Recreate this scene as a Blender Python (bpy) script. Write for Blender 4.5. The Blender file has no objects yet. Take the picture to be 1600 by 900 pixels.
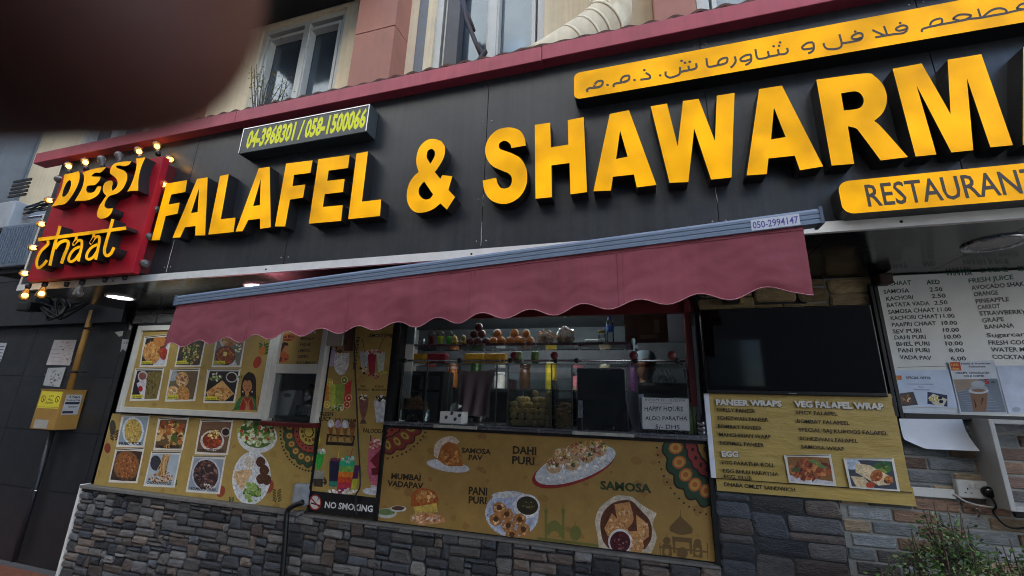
import bpy, bmesh, math, random
from mathutils import Vector, Matrix, noise
from math import sin, cos, pi, radians, sqrt

random.seed(7)
S = bpy.context.scene
C = S.collection

# ------------------------------------------------------------------ camera
YAW, PIT, ROLL, FPX = radians(16.842), radians(15.074), radians(1.680), 657.254
CAM = Vector((0, -3.0, 1.6))
fwd = Vector((-sin(YAW)*cos(PIT), cos(YAW)*cos(PIT), sin(PIT)))
r0 = Vector((cos(YAW), sin(YAW), 0)); u0 = r0.cross(fwd)
RT = r0*cos(ROLL)+u0*sin(ROLL); UP = -r0*sin(ROLL)+u0*cos(ROLL)
cam = bpy.data.objects.new('camera', bpy.data.cameras.new('camera'))
C.objects.link(cam); S.camera = cam
cam.matrix_world = Matrix(((RT.x, UP.x, -fwd.x, CAM.x), (RT.y, UP.y, -fwd.y, CAM.y), (RT.z, UP.z, -fwd.z, CAM.z), (0, 0, 0, 1)))
cam.data.sensor_width = 36; cam.data.lens = FPX/1600*36
cam.data.clip_start = 0.002; cam.data.clip_end = 500
cam.data.dof.use_dof = True; cam.data.dof.focus_distance = 3.6
cam.data.dof.aperture_fstop = 14.788/1.3

# ------------------------------------------------------------------ world, sun, exposure
SUN_EL, SUN_AZ = radians(50), radians(-14)       # azimuth from +Y towards +X
W = bpy.data.worlds.new('World'); S.world = W; W.use_nodes = True
nt = W.node_tree; bg = nt.nodes['Background']
sky = nt.nodes.new('ShaderNodeTexSky'); sky.sky_type = 'NISHITA'; sky.sun_disc = False
sky.sun_elevation = SUN_EL; sky.sun_rotation = SUN_AZ
nt.links.new(sky.outputs[0], bg.inputs[0]); bg.inputs[1].default_value = 0.15
sd = bpy.data.lights.new('sun', 'SUN'); sd.energy = 4.0; sd.angle = radians(0.5); sd.color = (1, .97, .92)
sun = bpy.data.objects.new('sun', sd); C.objects.link(sun)
sv = Vector((cos(SUN_EL)*sin(SUN_AZ), cos(SUN_EL)*cos(SUN_AZ), sin(SUN_EL)))
sun.rotation_euler = sv.to_track_quat('Z', 'Y').to_euler(); sun.location = (0, 20, 30)
S.view_settings.view_transform = 'Standard'; S.view_settings.look = 'None'
S.view_settings.gamma = 1; S.view_settings.exposure = 2.3
S.render.engine = 'CYCLES'
S.cycles.use_denoising = True; S.cycles.filter_width = 1.0
S.cycles.max_bounces = 8; S.cycles.diffuse_bounces = 4; S.cycles.transparent_max_bounces = 16
S.cycles.sample_clamp_indirect = 4

# ------------------------------------------------------------------ helpers
def at(x, y, Y=0.0):
    """point of the plane y = Y seen at photograph pixel (x, y)"""
    d = fwd*FPX + RT*(x-800) - UP*(y-450)
    return CAM + d*((Y-CAM.y)/d.y)
def wx(x, y, Y=0.0): return at(x, y, Y).x
def wz(x, y, Y=0.0): return at(x, y, Y).z
def lin(c): return c/12.92 if c <= .04045 else ((c+.055)/1.055)**2.4
def K(r, g, b): return (lin(r/255), lin(g/255), lin(b/255))

def thing(name, label, cat, loc=(0, 0, 0), group=None):
    o = bpy.data.objects.new(name, None); C.objects.link(o); o.location = loc
    o.empty_display_size = .05
    return tag(o, label, cat, group)
def tag(o, label, cat, group=None):
    o['label'] = label; o['category'] = cat
    if group: o['group'] = group
    return o
def struct(o, kind='structure'):
    o['kind'] = kind; return o

class MB:
    """collects shapes in world coordinates and links them as ONE mesh object"""
    def __init__(s): s.v = []; s.f = []; s.m = []; s.c = []; s.smooth = []
    def add(s, vs, fs, m=0, col=None, sm=False):
        n = len(s.v); s.v += [tuple(p) for p in vs]
        for f in fs:
            s.f.append(tuple(i+n for i in f)); s.m.append(m); s.c.append(col or (1, 1, 1)); s.smooth.append(sm)
    def box(s, x0, x1, y0, y1, z0, z1, m=0, col=None, b=0.0):
        if x0 > x1: x0, x1 = x1, x0
        if y0 > y1: y0, y1 = y1, y0
        if z0 > z1: z0, z1 = z1, z0
        if b <= 0:
            vs = [(x, y, z) for x in (x0, x1) for y in (y0, y1) for z in (z0, z1)]
            s.add(vs, [(0, 1, 3, 2), (4, 6, 7, 5), (0, 4, 5, 1), (2, 3, 7, 6), (0, 2, 6, 4), (1, 5, 7, 3)], m, col)
        else:
            bm = bmesh.new(); r = bmesh.ops.create_cube(bm, size=1)
            for v in bm.verts: v.co = Vector(((x0+x1)/2+v.co.x*(x1-x0), (y0+y1)/2+v.co.y*(y1-y0), (z0+z1)/2+v.co.z*(z1-z0)))
            bmesh.ops.bevel(bm, geom=bm.edges[:], offset=b, segments=2, affect='EDGES', profile=.5)
            s.addbm(bm, m, col)
    def addbm(s, bm, m=0, col=None, sm=False):
        bm.verts.index_update()
        s.add([v.co.copy() for v in bm.verts], [[v.index for v in f.verts] for f in bm.faces], m, col, sm); bm.free()
    def hexa(s, p, m=0, col=None):
        """eight corners: front TL TR BR BL then back TL TR BR BL"""
        s.add(p, [(0, 3, 2, 1), (4, 5, 6, 7), (0, 1, 5, 4), (1, 2, 6, 5), (2, 3, 7, 6), (3, 0, 4, 7)], m, col)
    def tube(s, pts, r, n=8, m=0, col=None, cap=True):
        pts = [Vector(p) for p in pts]; k = len(pts)
        rr = r if isinstance(r, (list, tuple)) else [r]*k
        vs = []; a = None
        for i, p in enumerate(pts):
            t = (pts[min(i+1, k-1)]-pts[max(i-1, 0)]).normalized()
            if a is None: a = t.orthogonal().normalized()
            a = (a-t*a.dot(t)).normalized(); b = t.cross(a)
            vs += [p+(a*cos(2*pi*j/n)+b*sin(2*pi*j/n))*rr[i] for j in range(n)]
        fs = [(i*n+j, i*n+(j+1) % n, (i+1)*n+(j+1) % n, (i+1)*n+j) for i in range(k-1) for j in range(n)]
        if cap: fs += [tuple(range(n))[::-1], tuple((k-1)*n+j for j in range(n))]
        s.add(vs, fs, m, col, True)
    def lathe(s, prof, o=(0, 0, 0), ax=(0, 0, 1), n=16, m=0, col=None):
        """prof: list of (radius, distance along ax)"""
        ax = Vector(ax).normalized(); a = ax.orthogonal().normalized(); b = ax.cross(a); o = Vector(o)
        vs = []
        for r, h in prof: vs += [o+ax*h+(a*cos(2*pi*j/n)+b*sin(2*pi*j/n))*max(r, 1e-5) for j in range(n)]
        fs = [(i*n+j, i*n+(j+1) % n, (i+1)*n+(j+1) % n, (i+1)*n+j) for i in range(len(prof)-1) for j in range(n)]
        s.add(vs, fs, m, col, True)
    def ball(s, c, r, m=0, col=None, sx=1, sy=1, sz=1, rough=0.0, sub=2):
        bm = bmesh.new(); bmesh.ops.create_icosphere(bm, subdivisions=sub, radius=1)
        c = Vector(c); k = random.random()*50
        for v in bm.verts:
            q = 1+rough*noise.noise(v.co*2.2+Vector((k, k, k)))
            v.co = c+Vector((v.co.x*sx, v.co.y*sy, v.co.z*sz))*r*q
        s.addbm(bm, m, col, True)
    def build(s, name, mats, parent=None, color=False):
        me = bpy.data.meshes.new(name); me.from_pydata(s.v, [], s.f)
        if not isinstance(mats, (list, tuple)): mats = [mats]
        for x in mats: me.materials.append(x)
        me.polygons.foreach_set('material_index', s.m); me.polygons.foreach_set('use_smooth', s.smooth)
        if color:
            at_ = me.color_attributes.new('Col', 'FLOAT_COLOR', 'CORNER'); data = []
            for p in me.polygons:
                c = s.c[p.index]
                for _ in range(p.loop_total): data += [c[0], c[1], c[2], c[3] if len(c) > 3 else 0.0]
            at_.data.foreach_set('color', data)
        me.update()
        o = bpy.data.objects.new(name, me); C.objects.link(o)
        if parent is not None:
            o.parent = parent
            o.matrix_parent_inverse = Matrix.Translation(-Vector(parent.location))
        return o

# off-scene scratch collection used to turn text and outline curves into meshes
TMP = bpy.data.scenes.new('scratch')
def curve_mesh(cu):
    o = bpy.data.objects.new('scratch', cu); TMP.collection.objects.link(o)
    vl = TMP.view_layers[0]; vl.update()
    dg = vl.depsgraph; ev = o.evaluated_get(dg); me = ev.to_mesh()
    vs = [v.co.copy() for v in me.vertices]; fs = [tuple(p.vertices) for p in me.polygons]
    ev.to_mesh_clear(); TMP.collection.objects.unlink(o); bpy.data.objects.remove(o); bpy.data.curves.remove(cu)
    return vs, fs
_tc = {}
def text_mesh(s, bold=0.0, res=2):
    k = (s, bold, res)
    if k not in _tc:
        cu = bpy.data.curves.new('t', 'FONT'); cu.body = s; cu.size = 1; cu.offset = bold; cu.resolution_u = res
        cu.fill_mode = 'FRONT'
        _tc[k] = curve_mesh(cu)
    return _tc[k]
def smooth(pts, ang=48, n=4):
    """Catmull-Rom through the points, kept sharp at real corners"""
    P = [Vector(p) for p in pts]; N = len(P); out = []
    def corner(i):
        a = P[i]-P[i-1]; b = P[(i+1) % N]-P[i]
        return a.length < 1e-6 or b.length < 1e-6 or a.angle(b) > radians(ang)
    cor = [corner(i) for i in range(N)]
    for i in range(N):
        p1, p2 = P[i], P[(i+1) % N]
        p0 = p1-(p2-p1) if cor[i] else P[i-1]
        p3 = p2+(p2-p1) if cor[(i+1) % N] else P[(i+2) % N]
        if cor[i] and cor[(i+1) % N]: out.append(p1); continue
        for k in range(n):
            t = k/n
            out.append(.5*((2*p1)+(-p0+p2)*t+(2*p0-5*p1+4*p2-p3)*t*t+(-p0+3*p1-3*p2+p3)*t**3))
    return out
def openspline(pts, n=4):
    P = [Vector(p) for p in pts]
    if len(P) < 3: return P
    Q = [2*P[0]-P[1]]+P+[2*P[-1]-P[-2]]; out = []
    for i in range(1, len(Q)-2):
        p0, p1, p2, p3 = Q[i-1:i+3]
        for k in range(n):
            t = k/n
            out.append(.5*((2*p1)+(-p0+p2)*t+(2*p0-5*p1+4*p2-p3)*t*t+(-p0+3*p1-3*p2+p3)*t**3))
    out.append(P[-1]); return out
def ribbon(pts, w, taper=False):
    P = [Vector(p) for p in pts]; L = []; R_ = []
    for i, p in enumerate(P):
        t = P[min(i+1, len(P)-1)]-P[max(i-1, 0)]
        t = t.normalized() if t.length > 1e-9 else Vector((1, 0)); nn = Vector((-t.y, t.x))
        ww = w*(.5 if not taper else .5*(1-.6*i/(len(P)-1)))
        L.append(p+nn*ww); R_.append(p-nn*ww)
    return L, R_

def solid(mb, loops, y0, y1, mface=0, mside=1):
    """loops: outlines in (x, z) world (holes by even-odd); plate from y0 (front) to y1 (back)"""
    cu = bpy.data.curves.new('c', 'CURVE'); cu.dimensions = '2D'; cu.fill_mode = 'BOTH'
    cu.extrude = abs(y1-y0)/2
    for L in loops:
        sp = cu.splines.new('POLY'); sp.points.add(len(L)-1)
        for q, p in zip(sp.points, L): q.co = (p[0], p[1], 0, 1)
        sp.use_cyclic_u = True
    vs, fs = curve_mesh(cu); ym = (y0+y1)/2; h = abs(y1-y0)/2
    V = [(v.x, ym-v.z, v.y) for v in vs]
    front = [f for f in fs if all(vs[i].z > h*.99 for i in f)]
    rest = [f for f in fs if not all(vs[i].z > h*.99 for i in f)]
    n = len(mb.v); mb.add(V, front, mface); 
    mb.f += [tuple(i+n for i in f) for f in rest]; mb.m += [mside]*len(rest); mb.c += [(1, 1, 1)]*len(rest); mb.smooth += [False]*len(rest)

class Art:
    """a flat printed sheet: coloured shapes laid in thin layers on the plane y = Y; input in photograph pixels"""
    def __init__(s, Y, clip=None): s.Y = Y; s.g = {}; s.tex = 0.0; s.mb = MB(); s.clip = clip; s.step = .00003
    def lay(s, P):
        """next free printing layer over the area of P"""
        c = .006; xs = [p[0] for p in P]; zs = [p[1] for p in P]
        cells = [(i, j) for i in range(int(min(xs)//c), int(max(xs)//c)+1) for j in range(int(min(zs)//c), int(max(zs)//c)+1)]
        k = 1+max(s.g.get(q, 0) for q in cells)
        for q in cells: s.g[q] = k
        return s.Y-k*s.step
    def P(s, p): q = at(p[0], p[1], s.Y); return Vector((q.x, q.z))
    def raw(s, P, col):
        if s.clip:
            x0, x1, z0, z1 = s.clip
            for ax, lim, sg in ((0, x0, 1), (0, x1, -1), (1, z0, 1), (1, z1, -1)):
                out = []
                for i in range(len(P)):
                    a, b = P[i-1], P[i]; da, db = sg*(a[ax]-lim), sg*(b[ax]-lim)
                    if (da < 0) != (db < 0): out.append(a+(b-a)*(da/(da-db)))
                    if db >= 0: out.append(b)
                P = out
                if len(P) < 3: return
        y = s.lay(P)
        # orient towards the street
        ar = sum(P[i-1].x*P[i].y-P[i].x*P[i-1].y for i in range(len(P)))
        if ar < 0: P = P[::-1]
        s.mb.add([(p.x, y, p.y) for p in P], [tuple(range(len(P)))], 0, (*col[:3], s.tex))
    def poly(s, pts, col, sm=False):
        if sm: pts = smooth(pts)
        s.raw([s.P(p) for p in pts], col)
    def rect(s, x0, z0, x1, z1, col): s.raw([Vector(p) for p in ((x0, z0), (x1, z0), (x1, z1), (x0, z1))], col)
    def ell(s, cx, cy, rx, ry, col, rot=0, n=14, a0=0, a1=2*pi, jit=0):
        full = abs(a1-a0-2*pi) < 1e-6; pts = [] if full else [(cx, cy)]
        for i in range(n if full else n+1):
            a = a0+(a1-a0)*i/n; q = 1+random.uniform(-jit, jit); x, y = rx*q*cos(a), ry*q*sin(a)
            pts.append((cx+x*cos(rot)-y*sin(rot), cy+x*sin(rot)+y*cos(rot)))
        s.poly(pts, col)
    def line(s, pts, w, col, curve=True, taper=False):
        pts = openspline(pts) if curve else [Vector(p) for p in pts]
        L, R_ = ribbon(pts, w, taper); W_ = [s.P(p) for p in L+R_]; y = s.lay(W_); q = [(a.x, y, a.y) for a in W_]
        n = len(L)
        if s.clip:
            for i in range(n-1): s.raw([Vector((q[j][0], q[j][2])) for j in (i, i+1, n+i+1, n+i)], col)
        else: s.mb.add(q, [(i, n+i, n+i+1, i+1) for i in range(n-1)], 0, col)
    def text(s, t, x0, y0, x1, y1, h, col, bold=.02, shear=0.0, vert=False, jit=0):
        vs, fs = text_mesh(t, bold)
        if not vs: return
        a, b = s.P((x0, y0)), s.P((x1, y1)); hh = s.P((x0, y0-h)).y-a.y
        mx0 = min(v.x for v in vs); mx1 = max(v.x for v in vs); caps = .729
        if vert:
            a, b = s.P((x0, y0)), s.P((x1, y1)); d = b-a; hh = abs(s.P((x0+h, y0)).x-a.x)
        d = b-a; out = []
        for v in vs:
            u = (v.x-mx0)/(mx1-mx0); w = v.y/caps*hh
            if vert: n_ = Vector((-d.y, d.x)).normalized(); p = a+d*u+n_*w
            else: p = Vector((a.x+d.x*u+shear*w, a.y+d.y*u+w+(jit*hh*noise.noise(Vector((u*14+a.y*9, a.x, 0))) if jit else 0)))
            out.append(p)
        y = s.lay(out); s.mb.add([(p.x, y, p.y) for p in out], fs, 0, col)
    def build(s, name, mat, parent=None): return s.mb.build(name, mat, parent, True)

# ------------------------------------------------------------------ materials
def mat(name, col, rough=.55, metal=0.0, var=.12, scale=9.0, bump=.0, bscale=60.0, attr=False, spec=.5, streak=0.0, speck=0.0, emit=0.0, stretch=None, trans=0.0, alpha=1.0, dirt=None, fine=0.0, fa=.2):
    m = bpy.data.materials.new(name); m.use_nodes = True; t = m.node_tree; n = t.nodes; L = t.links
    b = n['Principled BSDF']; b.inputs['Roughness'].default_value = rough; b.inputs['Metallic'].default_value = metal
    b.inputs['Specular IOR Level'].default_value = spec
    tc = n.new('ShaderNodeTexCoord'); mp = n.new('ShaderNodeMapping'); L.new(tc.outputs['Object'], mp.inputs[0])
    if stretch: mp.inputs['Scale'].default_value = stretch
    if attr:
        src = n.new('ShaderNodeVertexColor'); src.layer_name = 'Col'; base = src.outputs[0]
    else:
        src = n.new('ShaderNodeRGB'); src.outputs[0].default_value = (*col, 1); base = src.outputs[0]
    def texd(base, sc, lo, hi):       # photographic grain of printed food: only where the print's mask says so
        x = n.new('ShaderNodeTexNoise'); x.inputs['Scale'].default_value = sc; x.inputs['Detail'].default_value = 5; L.new(mp.outputs[0], x.inputs['Vector'])
        r = n.new('ShaderNodeMapRange'); L.new(x.outputs[0], r.inputs[0]); r.inputs[1].default_value = .32; r.inputs[2].default_value = .68; r.inputs[3].default_value = lo; r.inputs[4].default_value = hi
        q = n.new('ShaderNodeMix'); q.inputs[2].default_value = 1.0; L.new(src.outputs[1], q.inputs[0]); L.new(r.outputs[0], q.inputs[3])
        y = n.new('ShaderNodeVectorMath'); y.operation = 'SCALE'; L.new(base, y.inputs[0]); L.new(q.outputs[0], y.inputs['Scale']); return y.outputs[0]
    def mul(base, fac_out, lo, hi):
        r = n.new('ShaderNodeMapRange'); L.new(fac_out, r.inputs[0]); r.inputs[1].default_value = .25; r.inputs[2].default_value = .75
        r.inputs[3].default_value = lo; r.inputs[4].default_value = hi
        x = n.new('ShaderNodeVectorMath'); x.operation = 'SCALE'; L.new(base, x.inputs[0]); L.new(r.outputs[0], x.inputs['Scale']); return x.outputs[0]
    def nz(sc, det=4, vec=None, rgh=.6):
        x = n.new('ShaderNodeTexNoise'); x.inputs['Scale'].default_value = sc; x.inputs['Detail'].default_value = det
        x.inputs['Roughness'].default_value = rgh; L.new(vec or mp.outputs[0], x.inputs['Vector']); return x.outputs[0]
    if attr and fine: base = texd(texd(base, 120, .74, 1.24), 40, .74, 1.22)
    if var: base = mul(base, nz(scale, 6), 1-var, 1+var)
    if streak:
        m2 = n.new('ShaderNodeMapping'); m2.inputs['Scale'].default_value = (26, 26, .7); L.new(tc.outputs['Object'], m2.inputs[0])
        base = mul(base, nz(1.0, 5, m2.outputs[0]), 1-streak, 1+streak)
    if speck: base = mul(base, nz(420, 2, None, .8), 1-speck, 1+speck)
    if fine: base = mul(base, nz(fine, 3, None, .75), 1-fa, 1+fa)
    if dirt:
        x = nz(dirt[1], 8, None, .7); r = n.new('ShaderNodeMapRange'); L.new(x, r.inputs[0]); r.inputs[1].default_value = dirt[2]; r.inputs[2].default_value = dirt[2]+.14
        mx = n.new('ShaderNodeMix'); mx.data_type = 'RGBA'; L.new(r.outputs[0], mx.inputs[0]); L.new(base, mx.inputs[6]); mx.inputs[7].default_value = (*dirt[0], 1); base = mx.outputs[2]
    L.new(base, b.inputs['Base Color'])
    if var:
        r = n.new('ShaderNodeMapRange'); L.new(nz(scale*3, 5), r.inputs[0]); r.inputs[3].default_value = max(.03, rough-.12); r.inputs[4].default_value = min(1, rough+.12); L.new(r.outputs[0], b.inputs['Roughness'])
    if bump:
        bp = n.new('ShaderNodeBump'); bp.inputs['Strength'].default_value = bump; bp.inputs['Distance'].default_value = .01
        L.new(nz(bscale, 6), bp.inputs['Height']); L.new(bp.outputs[0], b.inputs['Normal'])
    if emit:
        L.new(base, b.inputs['Emission Color']); b.inputs['Emission Strength'].default_value = emit
    if trans: b.inputs['Transmission Weight'].default_value = trans
    if alpha < 1: b.inputs['Alpha'].default_value = alpha
    return m
def glass(name, tint=(1, 1, 1), refl=.06, op=.06, dirtcol=(.5, .55, .55)):
    """thin pane: mostly clear, a little grime, mirror reflections by angle"""
    m = bpy.data.materials.new(name); m.use_nodes = True; t = m.node_tree; n = t.nodes; L = t.links; n.clear()
    out = n.new('ShaderNodeOutputMaterial'); tr = n.new('ShaderNodeBsdfTransparent'); tr.inputs[0].default_value = (*tint, 1)
    gl = n.new('ShaderNodeBsdfGlossy'); gl.inputs['Roughness'].default_value = .03
    df = n.new('ShaderNodeBsdfDiffuse'); df.inputs[0].default_value = (*dirtcol, 1)
    fr = n.new('ShaderNodeFresnel'); fr.inputs[0].default_value = 1.4
    m1 = n.new('ShaderNodeMixShader'); m2 = n.new('ShaderNodeMixShader')
    tc = n.new('ShaderNodeTexCoord'); nz = n.new('ShaderNodeTexNoise'); nz.inputs['Scale'].default_value = 14; nz.inputs['Detail'].default_value = 8
    L.new(tc.outputs['Object'], nz.inputs['Vector'])
    r = n.new('ShaderNodeMapRange'); r.inputs[1].default_value = .4; r.inputs[2].default_value = .8; r.inputs[3].default_value = op*.3; r.inputs[4].default_value = op*2; L.new(nz.outputs[0], r.inputs[0])
    L.new(r.outputs[0], m1.inputs[0]); L.new(tr.outputs[0], m1.inputs[1]); L.new(df.outputs[0], m1.inputs[2])
    L.new(fr.outputs[0], m2.inputs[0]); L.new(m1.outputs[0], m2.inputs[1]); L.new(gl.outputs[0], m2.inputs[2]); L.new(m2.outputs[0], out.inputs[0])
    return m

M = {}
M['beige'] = mat('beige_plaster', K(236, 218, 184), .85, var=.14, scale=3, bump=.25, bscale=120, streak=.10)
M['terra'] = mat('terracotta_panel', K(172, 114, 96), .6, var=.10, scale=4, streak=.06)
M['greypanel'] = mat('grey_cladding', K(120, 126, 132), .5, var=.1, streak=.1)
M['white_alu'] = mat('white_aluminium', K(205, 205, 198), .4, var=.08, scale=12, dirt=(K(110, 100, 85), 9, .66))
M['pane'] = mat('tinted_pane', K(96, 108, 118), .06, metal=.55, var=.15, scale=2.5)
M['black'] = mat('black_paint', K(22, 22, 24), .5, var=.2)
M['dark_metal'] = mat('dark_brown_metal', K(52, 38, 34), .5, metal=.3, var=.2, scale=20)
M['fascia'] = mat('dark_composite_panel', K(46, 49, 53), .38, var=.2, scale=1.6, streak=.30, fine=30, dirt=(K(96, 92, 84), 5, .68))
M['soffit'] = mat('black_gloss_panel', K(26, 26, 27), .16, var=.15)
M['trim'] = mat('white_trim', K(232, 230, 222), .45, var=.1, scale=15)
M['red_board'] = mat('dull_red_board', K(184, 72, 84), .5, var=.16, scale=5, streak=.12, dirt=(K(120, 60, 60), 12, .68))
M['rust'] = mat('rusty_sheet', K(96, 62, 50), .8, var=.4, scale=30)
def acrylic():
    m = mat('yellow_acrylic', K(252, 174, 3), .5, var=.10, scale=3, speck=.05, spec=.12); t = m.node_tree; n = t.nodes; L = t.links; b = n['Principled BSDF']
    old = b.inputs['Base Color'].links[0].from_socket; mp = [q for q in n if q.type == 'MAPPING'][0]
    def nz(sc, lo, hi):
        x = n.new('ShaderNodeTexNoise'); x.inputs['Scale'].default_value = sc; x.inputs['Detail'].default_value = 3; L.new(mp.outputs[0], x.inputs['Vector'])
        r = n.new('ShaderNodeMapRange'); L.new(x.outputs[0], r.inputs[0]); r.inputs[1].default_value = lo; r.inputs[2].default_value = hi; return r.outputs[0]
    mx = n.new('ShaderNodeMix'); mx.data_type = 'RGBA'; L.new(nz(6.5, .48, .78), mx.inputs[0]); L.new(old, mx.inputs[6]); mx.inputs[7].default_value = (*K(232, 156, 26), 1)
    L.new(mx.outputs[2], b.inputs['Base Color'])
    e = n.new('ShaderNodeMath'); e.operation = 'MULTIPLY'; L.new(nz(5, .20, .80), e.inputs[0]); e.inputs[1].default_value = .16      # weak glow of the LEDs behind the face
    b.inputs['Emission Color'].default_value = (1, .47, .0, 1); L.new(e.outputs[0], b.inputs['Emission Strength'])
    return m
M['yellow'] = acrylic()
M['letter_side'] = mat('black_letter_return', K(36, 33, 32), .42, var=.2)
M['print'] = mat('printed_sheet', (1, 1, 1), .5, attr=True, var=.13, scale=9, bump=.10, bscale=14, fine=95, fa=.07)
M['vinyl'] = mat('bright_vinyl', (1, 1, 1), .4, attr=True, var=.04, spec=.3)
M['creased'] = mat('creased_print', (1, 1, 1), .45, attr=True, var=.12, scale=9, bump=.7, bscale=9, stretch=(1, 1, 3.2), fine=60, fa=.07)
M['sign_red'] = mat('red_sign_panel', K(178, 30, 44), .5, var=.1, scale=6, spec=.2)
M['sign_green'] = mat('dark_sign_box', K(64, 70, 68), .4, var=.2, scale=8, streak=.12)
M['stone'] = mat('stone_veneer', (1, 1, 1), .75, attr=True, var=.32, scale=16, bump=1.0, bscale=48, stretch=(1, 1, 2.6), fine=70)
M['grout'] = mat('grey_grout', K(58, 60, 63), .9, var=.2, scale=30, bump=.3)
M['grout_pale'] = mat('pale_grout', K(150, 150, 145), .9, var=.2, scale=30, bump=.3)
M['granite'] = mat('black_granite', K(40, 42, 46), .42, var=.25, scale=3, speck=.5, streak=.14)
M['steel'] = mat('brushed_steel', K(170, 172, 175), .25, metal=1, var=.15)
M['alu_blue'] = mat('awning_bar_paint', K(120, 134, 152), .4, metal=.2, var=.08, streak=0)
M['cloth'] = mat('maroon_canvas', K(140, 66, 75), .8, var=.12, scale=2.2, speck=.05, bump=.45, bscale=5, streak=.10, dirt=(K(118, 66, 76), 2.5, .66), stretch=(1, 1, .6))
M['piping'] = mat('pale_piping', K(190, 130, 135), .7)
M['ochre'] = mat('ochre_paint', K(168, 128, 62), .55, var=.15, scale=10, dirt=(K(90, 66, 40), 9, .68))
M['hose'] = mat('black_rubber', K(16, 16, 17), .5)
M['tv'] = mat('screen_glass', K(6, 7, 9), .04, spec=.4, var=0)
M['plastic_black'] = mat('black_plastic', K(14, 14, 15), .35, var=.1)
M['plastic_white'] = mat('white_plastic', K(222, 222, 218), .35, var=.05)
M['paper'] = mat('white_paper', K(232, 238, 248), .7, var=.05, bump=.15, bscale=12)
M['glass'] = glass('clear_glass', (.86, .9, .9), op=.02, dirtcol=(.25, .28, .28))
M['glass_clean'] = glass('jar_glass', (.95, .97, .97), op=.012)
M['dark_wall'] = mat('grey_kitchen_wall', K(112, 116, 120), .7, var=.2)
M['dark_red'] = mat('dark_red_frame', K(96, 24, 26), .4, var=.15)
M['wood'] = mat('brown_board', K(84, 56, 42), .6, var=.25)
M['concrete'] = mat('street_paving', K(62, 61, 60), .9, var=.2, scale=2, bump=.3, bscale=40)
M['far'] = mat('pale_render', K(200, 198, 194), .9, var=.08, scale=.6)
M['attr'] = mat('painted_item', (1, 1, 1), .45, attr=True, var=.12, scale=25)
M['attr_rough'] = mat('food_item', (1, 1, 1), .7, attr=True, var=.3, scale=60, bump=.5, bscale=90)

FY, LY, RY = -0.85, -0.935, -0.922      # fascia face, letter faces, red board face
# ------------------------------------------------------------------ the street
g = MB(); g.add([(-60, -60, -.14), (60, -60, -.14), (60, 40, -.14), (-60, 40, -.14)], [(0, 1, 2, 3)])
struct(g.build('ground', M['concrete']))
g = MB(); g.box(-14, 6, -1.15, -.02, -.136, -.02, 0, None, .01)
struct(g.build('pavement', mat('brown_pavers', K(124, 74, 50), .85, var=.3, scale=14, bump=.4)))
# block across the street (seen in the panes and the screen, and throwing light back)
ob = thing('offcamera_building', 'pale rendered block of flats across the street with dark windows', 'building', (0, -15, 0))
g = MB(); g.box(-34, 9, -24, -15, 10, 28); g.build('wall', M['far'], ob)
g = MB(); g.box(-34, 9, -24, -15, 0, 10); g.build('lower_wall', mat('unseen_dark_wall', K(66, 64, 66), .7, var=.1, scale=.5), ob)  # unseen lower floors, made dark so little low light reaches the shopfront
ob3 = thing('offcamera_building', 'unseen grey building added to block light from the far end of the street', 'building', (-28, -8, 0))  # added out of view to cut grazing sky light along the street
g = MB(); g.box(-40, -27, -15, .2, 0, 20); g.build('wall', mat('grey_render', K(150, 150, 150), .9), ob3)
ob2 = thing('offcamera_building', 'unseen pale building added to bounce sunlight from the open end of the street', 'building', (20, -14, 0))  # added out of view; its sunlit face brightens the menu boards
g = MB(); g.box(13, 34, -26, -14, 0, 8); g.build('wall', M['far'], ob2)
for i in range(8):
    for k in range(6):
        g = MB(); x = -31+i*4.8; z = 2.4+k*3.4
        g.box(x, x+1.8, -15.04, -14.96, z, z+1.7); g.build('window', M['pane'], ob)

# ------------------------------------------------------------------ upper storeys of the shop building
ub = thing('upper_storey', 'beige plastered upper storey with terracotta pilasters above the shop sign', 'building', (-2, 0, 2.6))
WINS = [(-4.10, -2.915, 4.25, 5.78), (-1.80, -.675, 4.2, 6.6), (.62, 2.2, 4.2, 6.6), (-6.9, -5.66, 4.25, 5.78)]
g = MB()
xs = [-14]
for a, b, c, d in sorted(WINS): xs += [a, b]
xs.append(7)
for i in range(0, len(xs), 2): g.box(xs[i], xs[i+1], 0, .25, 2.42, 8.5)
for a, b, c, d in WINS:
    g.box(a, b, 0, .25, 2.42, c); g.box(a, b, 0, .25, d, 8.5)
g.box(-30, 6.6, .25, 9, 8.5, 32); g.box(-14, 7, 0, .25, 8.5, 32); g.box(-30, -14, 0, 9, 0, 8.5)  # unseen storeys above, made this tall so their shadow covers the street
g.box(-14, 7, 1.6, 1.9, 2.42, 8.5)
g.build('wall', M['beige'], ub)
def pilaster(x0, x1, d, seams):
    g = MB(); zs = [2.7]+seams+[8.5]
    for a, b in zip(zs, zs[1:]): g.box(x0, x1, -d, 0.004, a+.006, b-.006)
    g.box(x0+.004, x1-.004, -d+.006, 0.002, 2.7, 8.5)
    g.build('pilaster', M['terra'], ub)
pilaster(-2.54, -2.09, .23, [5.06, 6.4]); pilaster(.25, .555, .16, [6.2]); pilaster(-5.12, -4.70, .2, [5.4])
g = MB(); g.box(-2.80, -2.53, -.03, .005, 2.7, 5.98); g.build('jamb_trim', M['beige'], ub)
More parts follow.
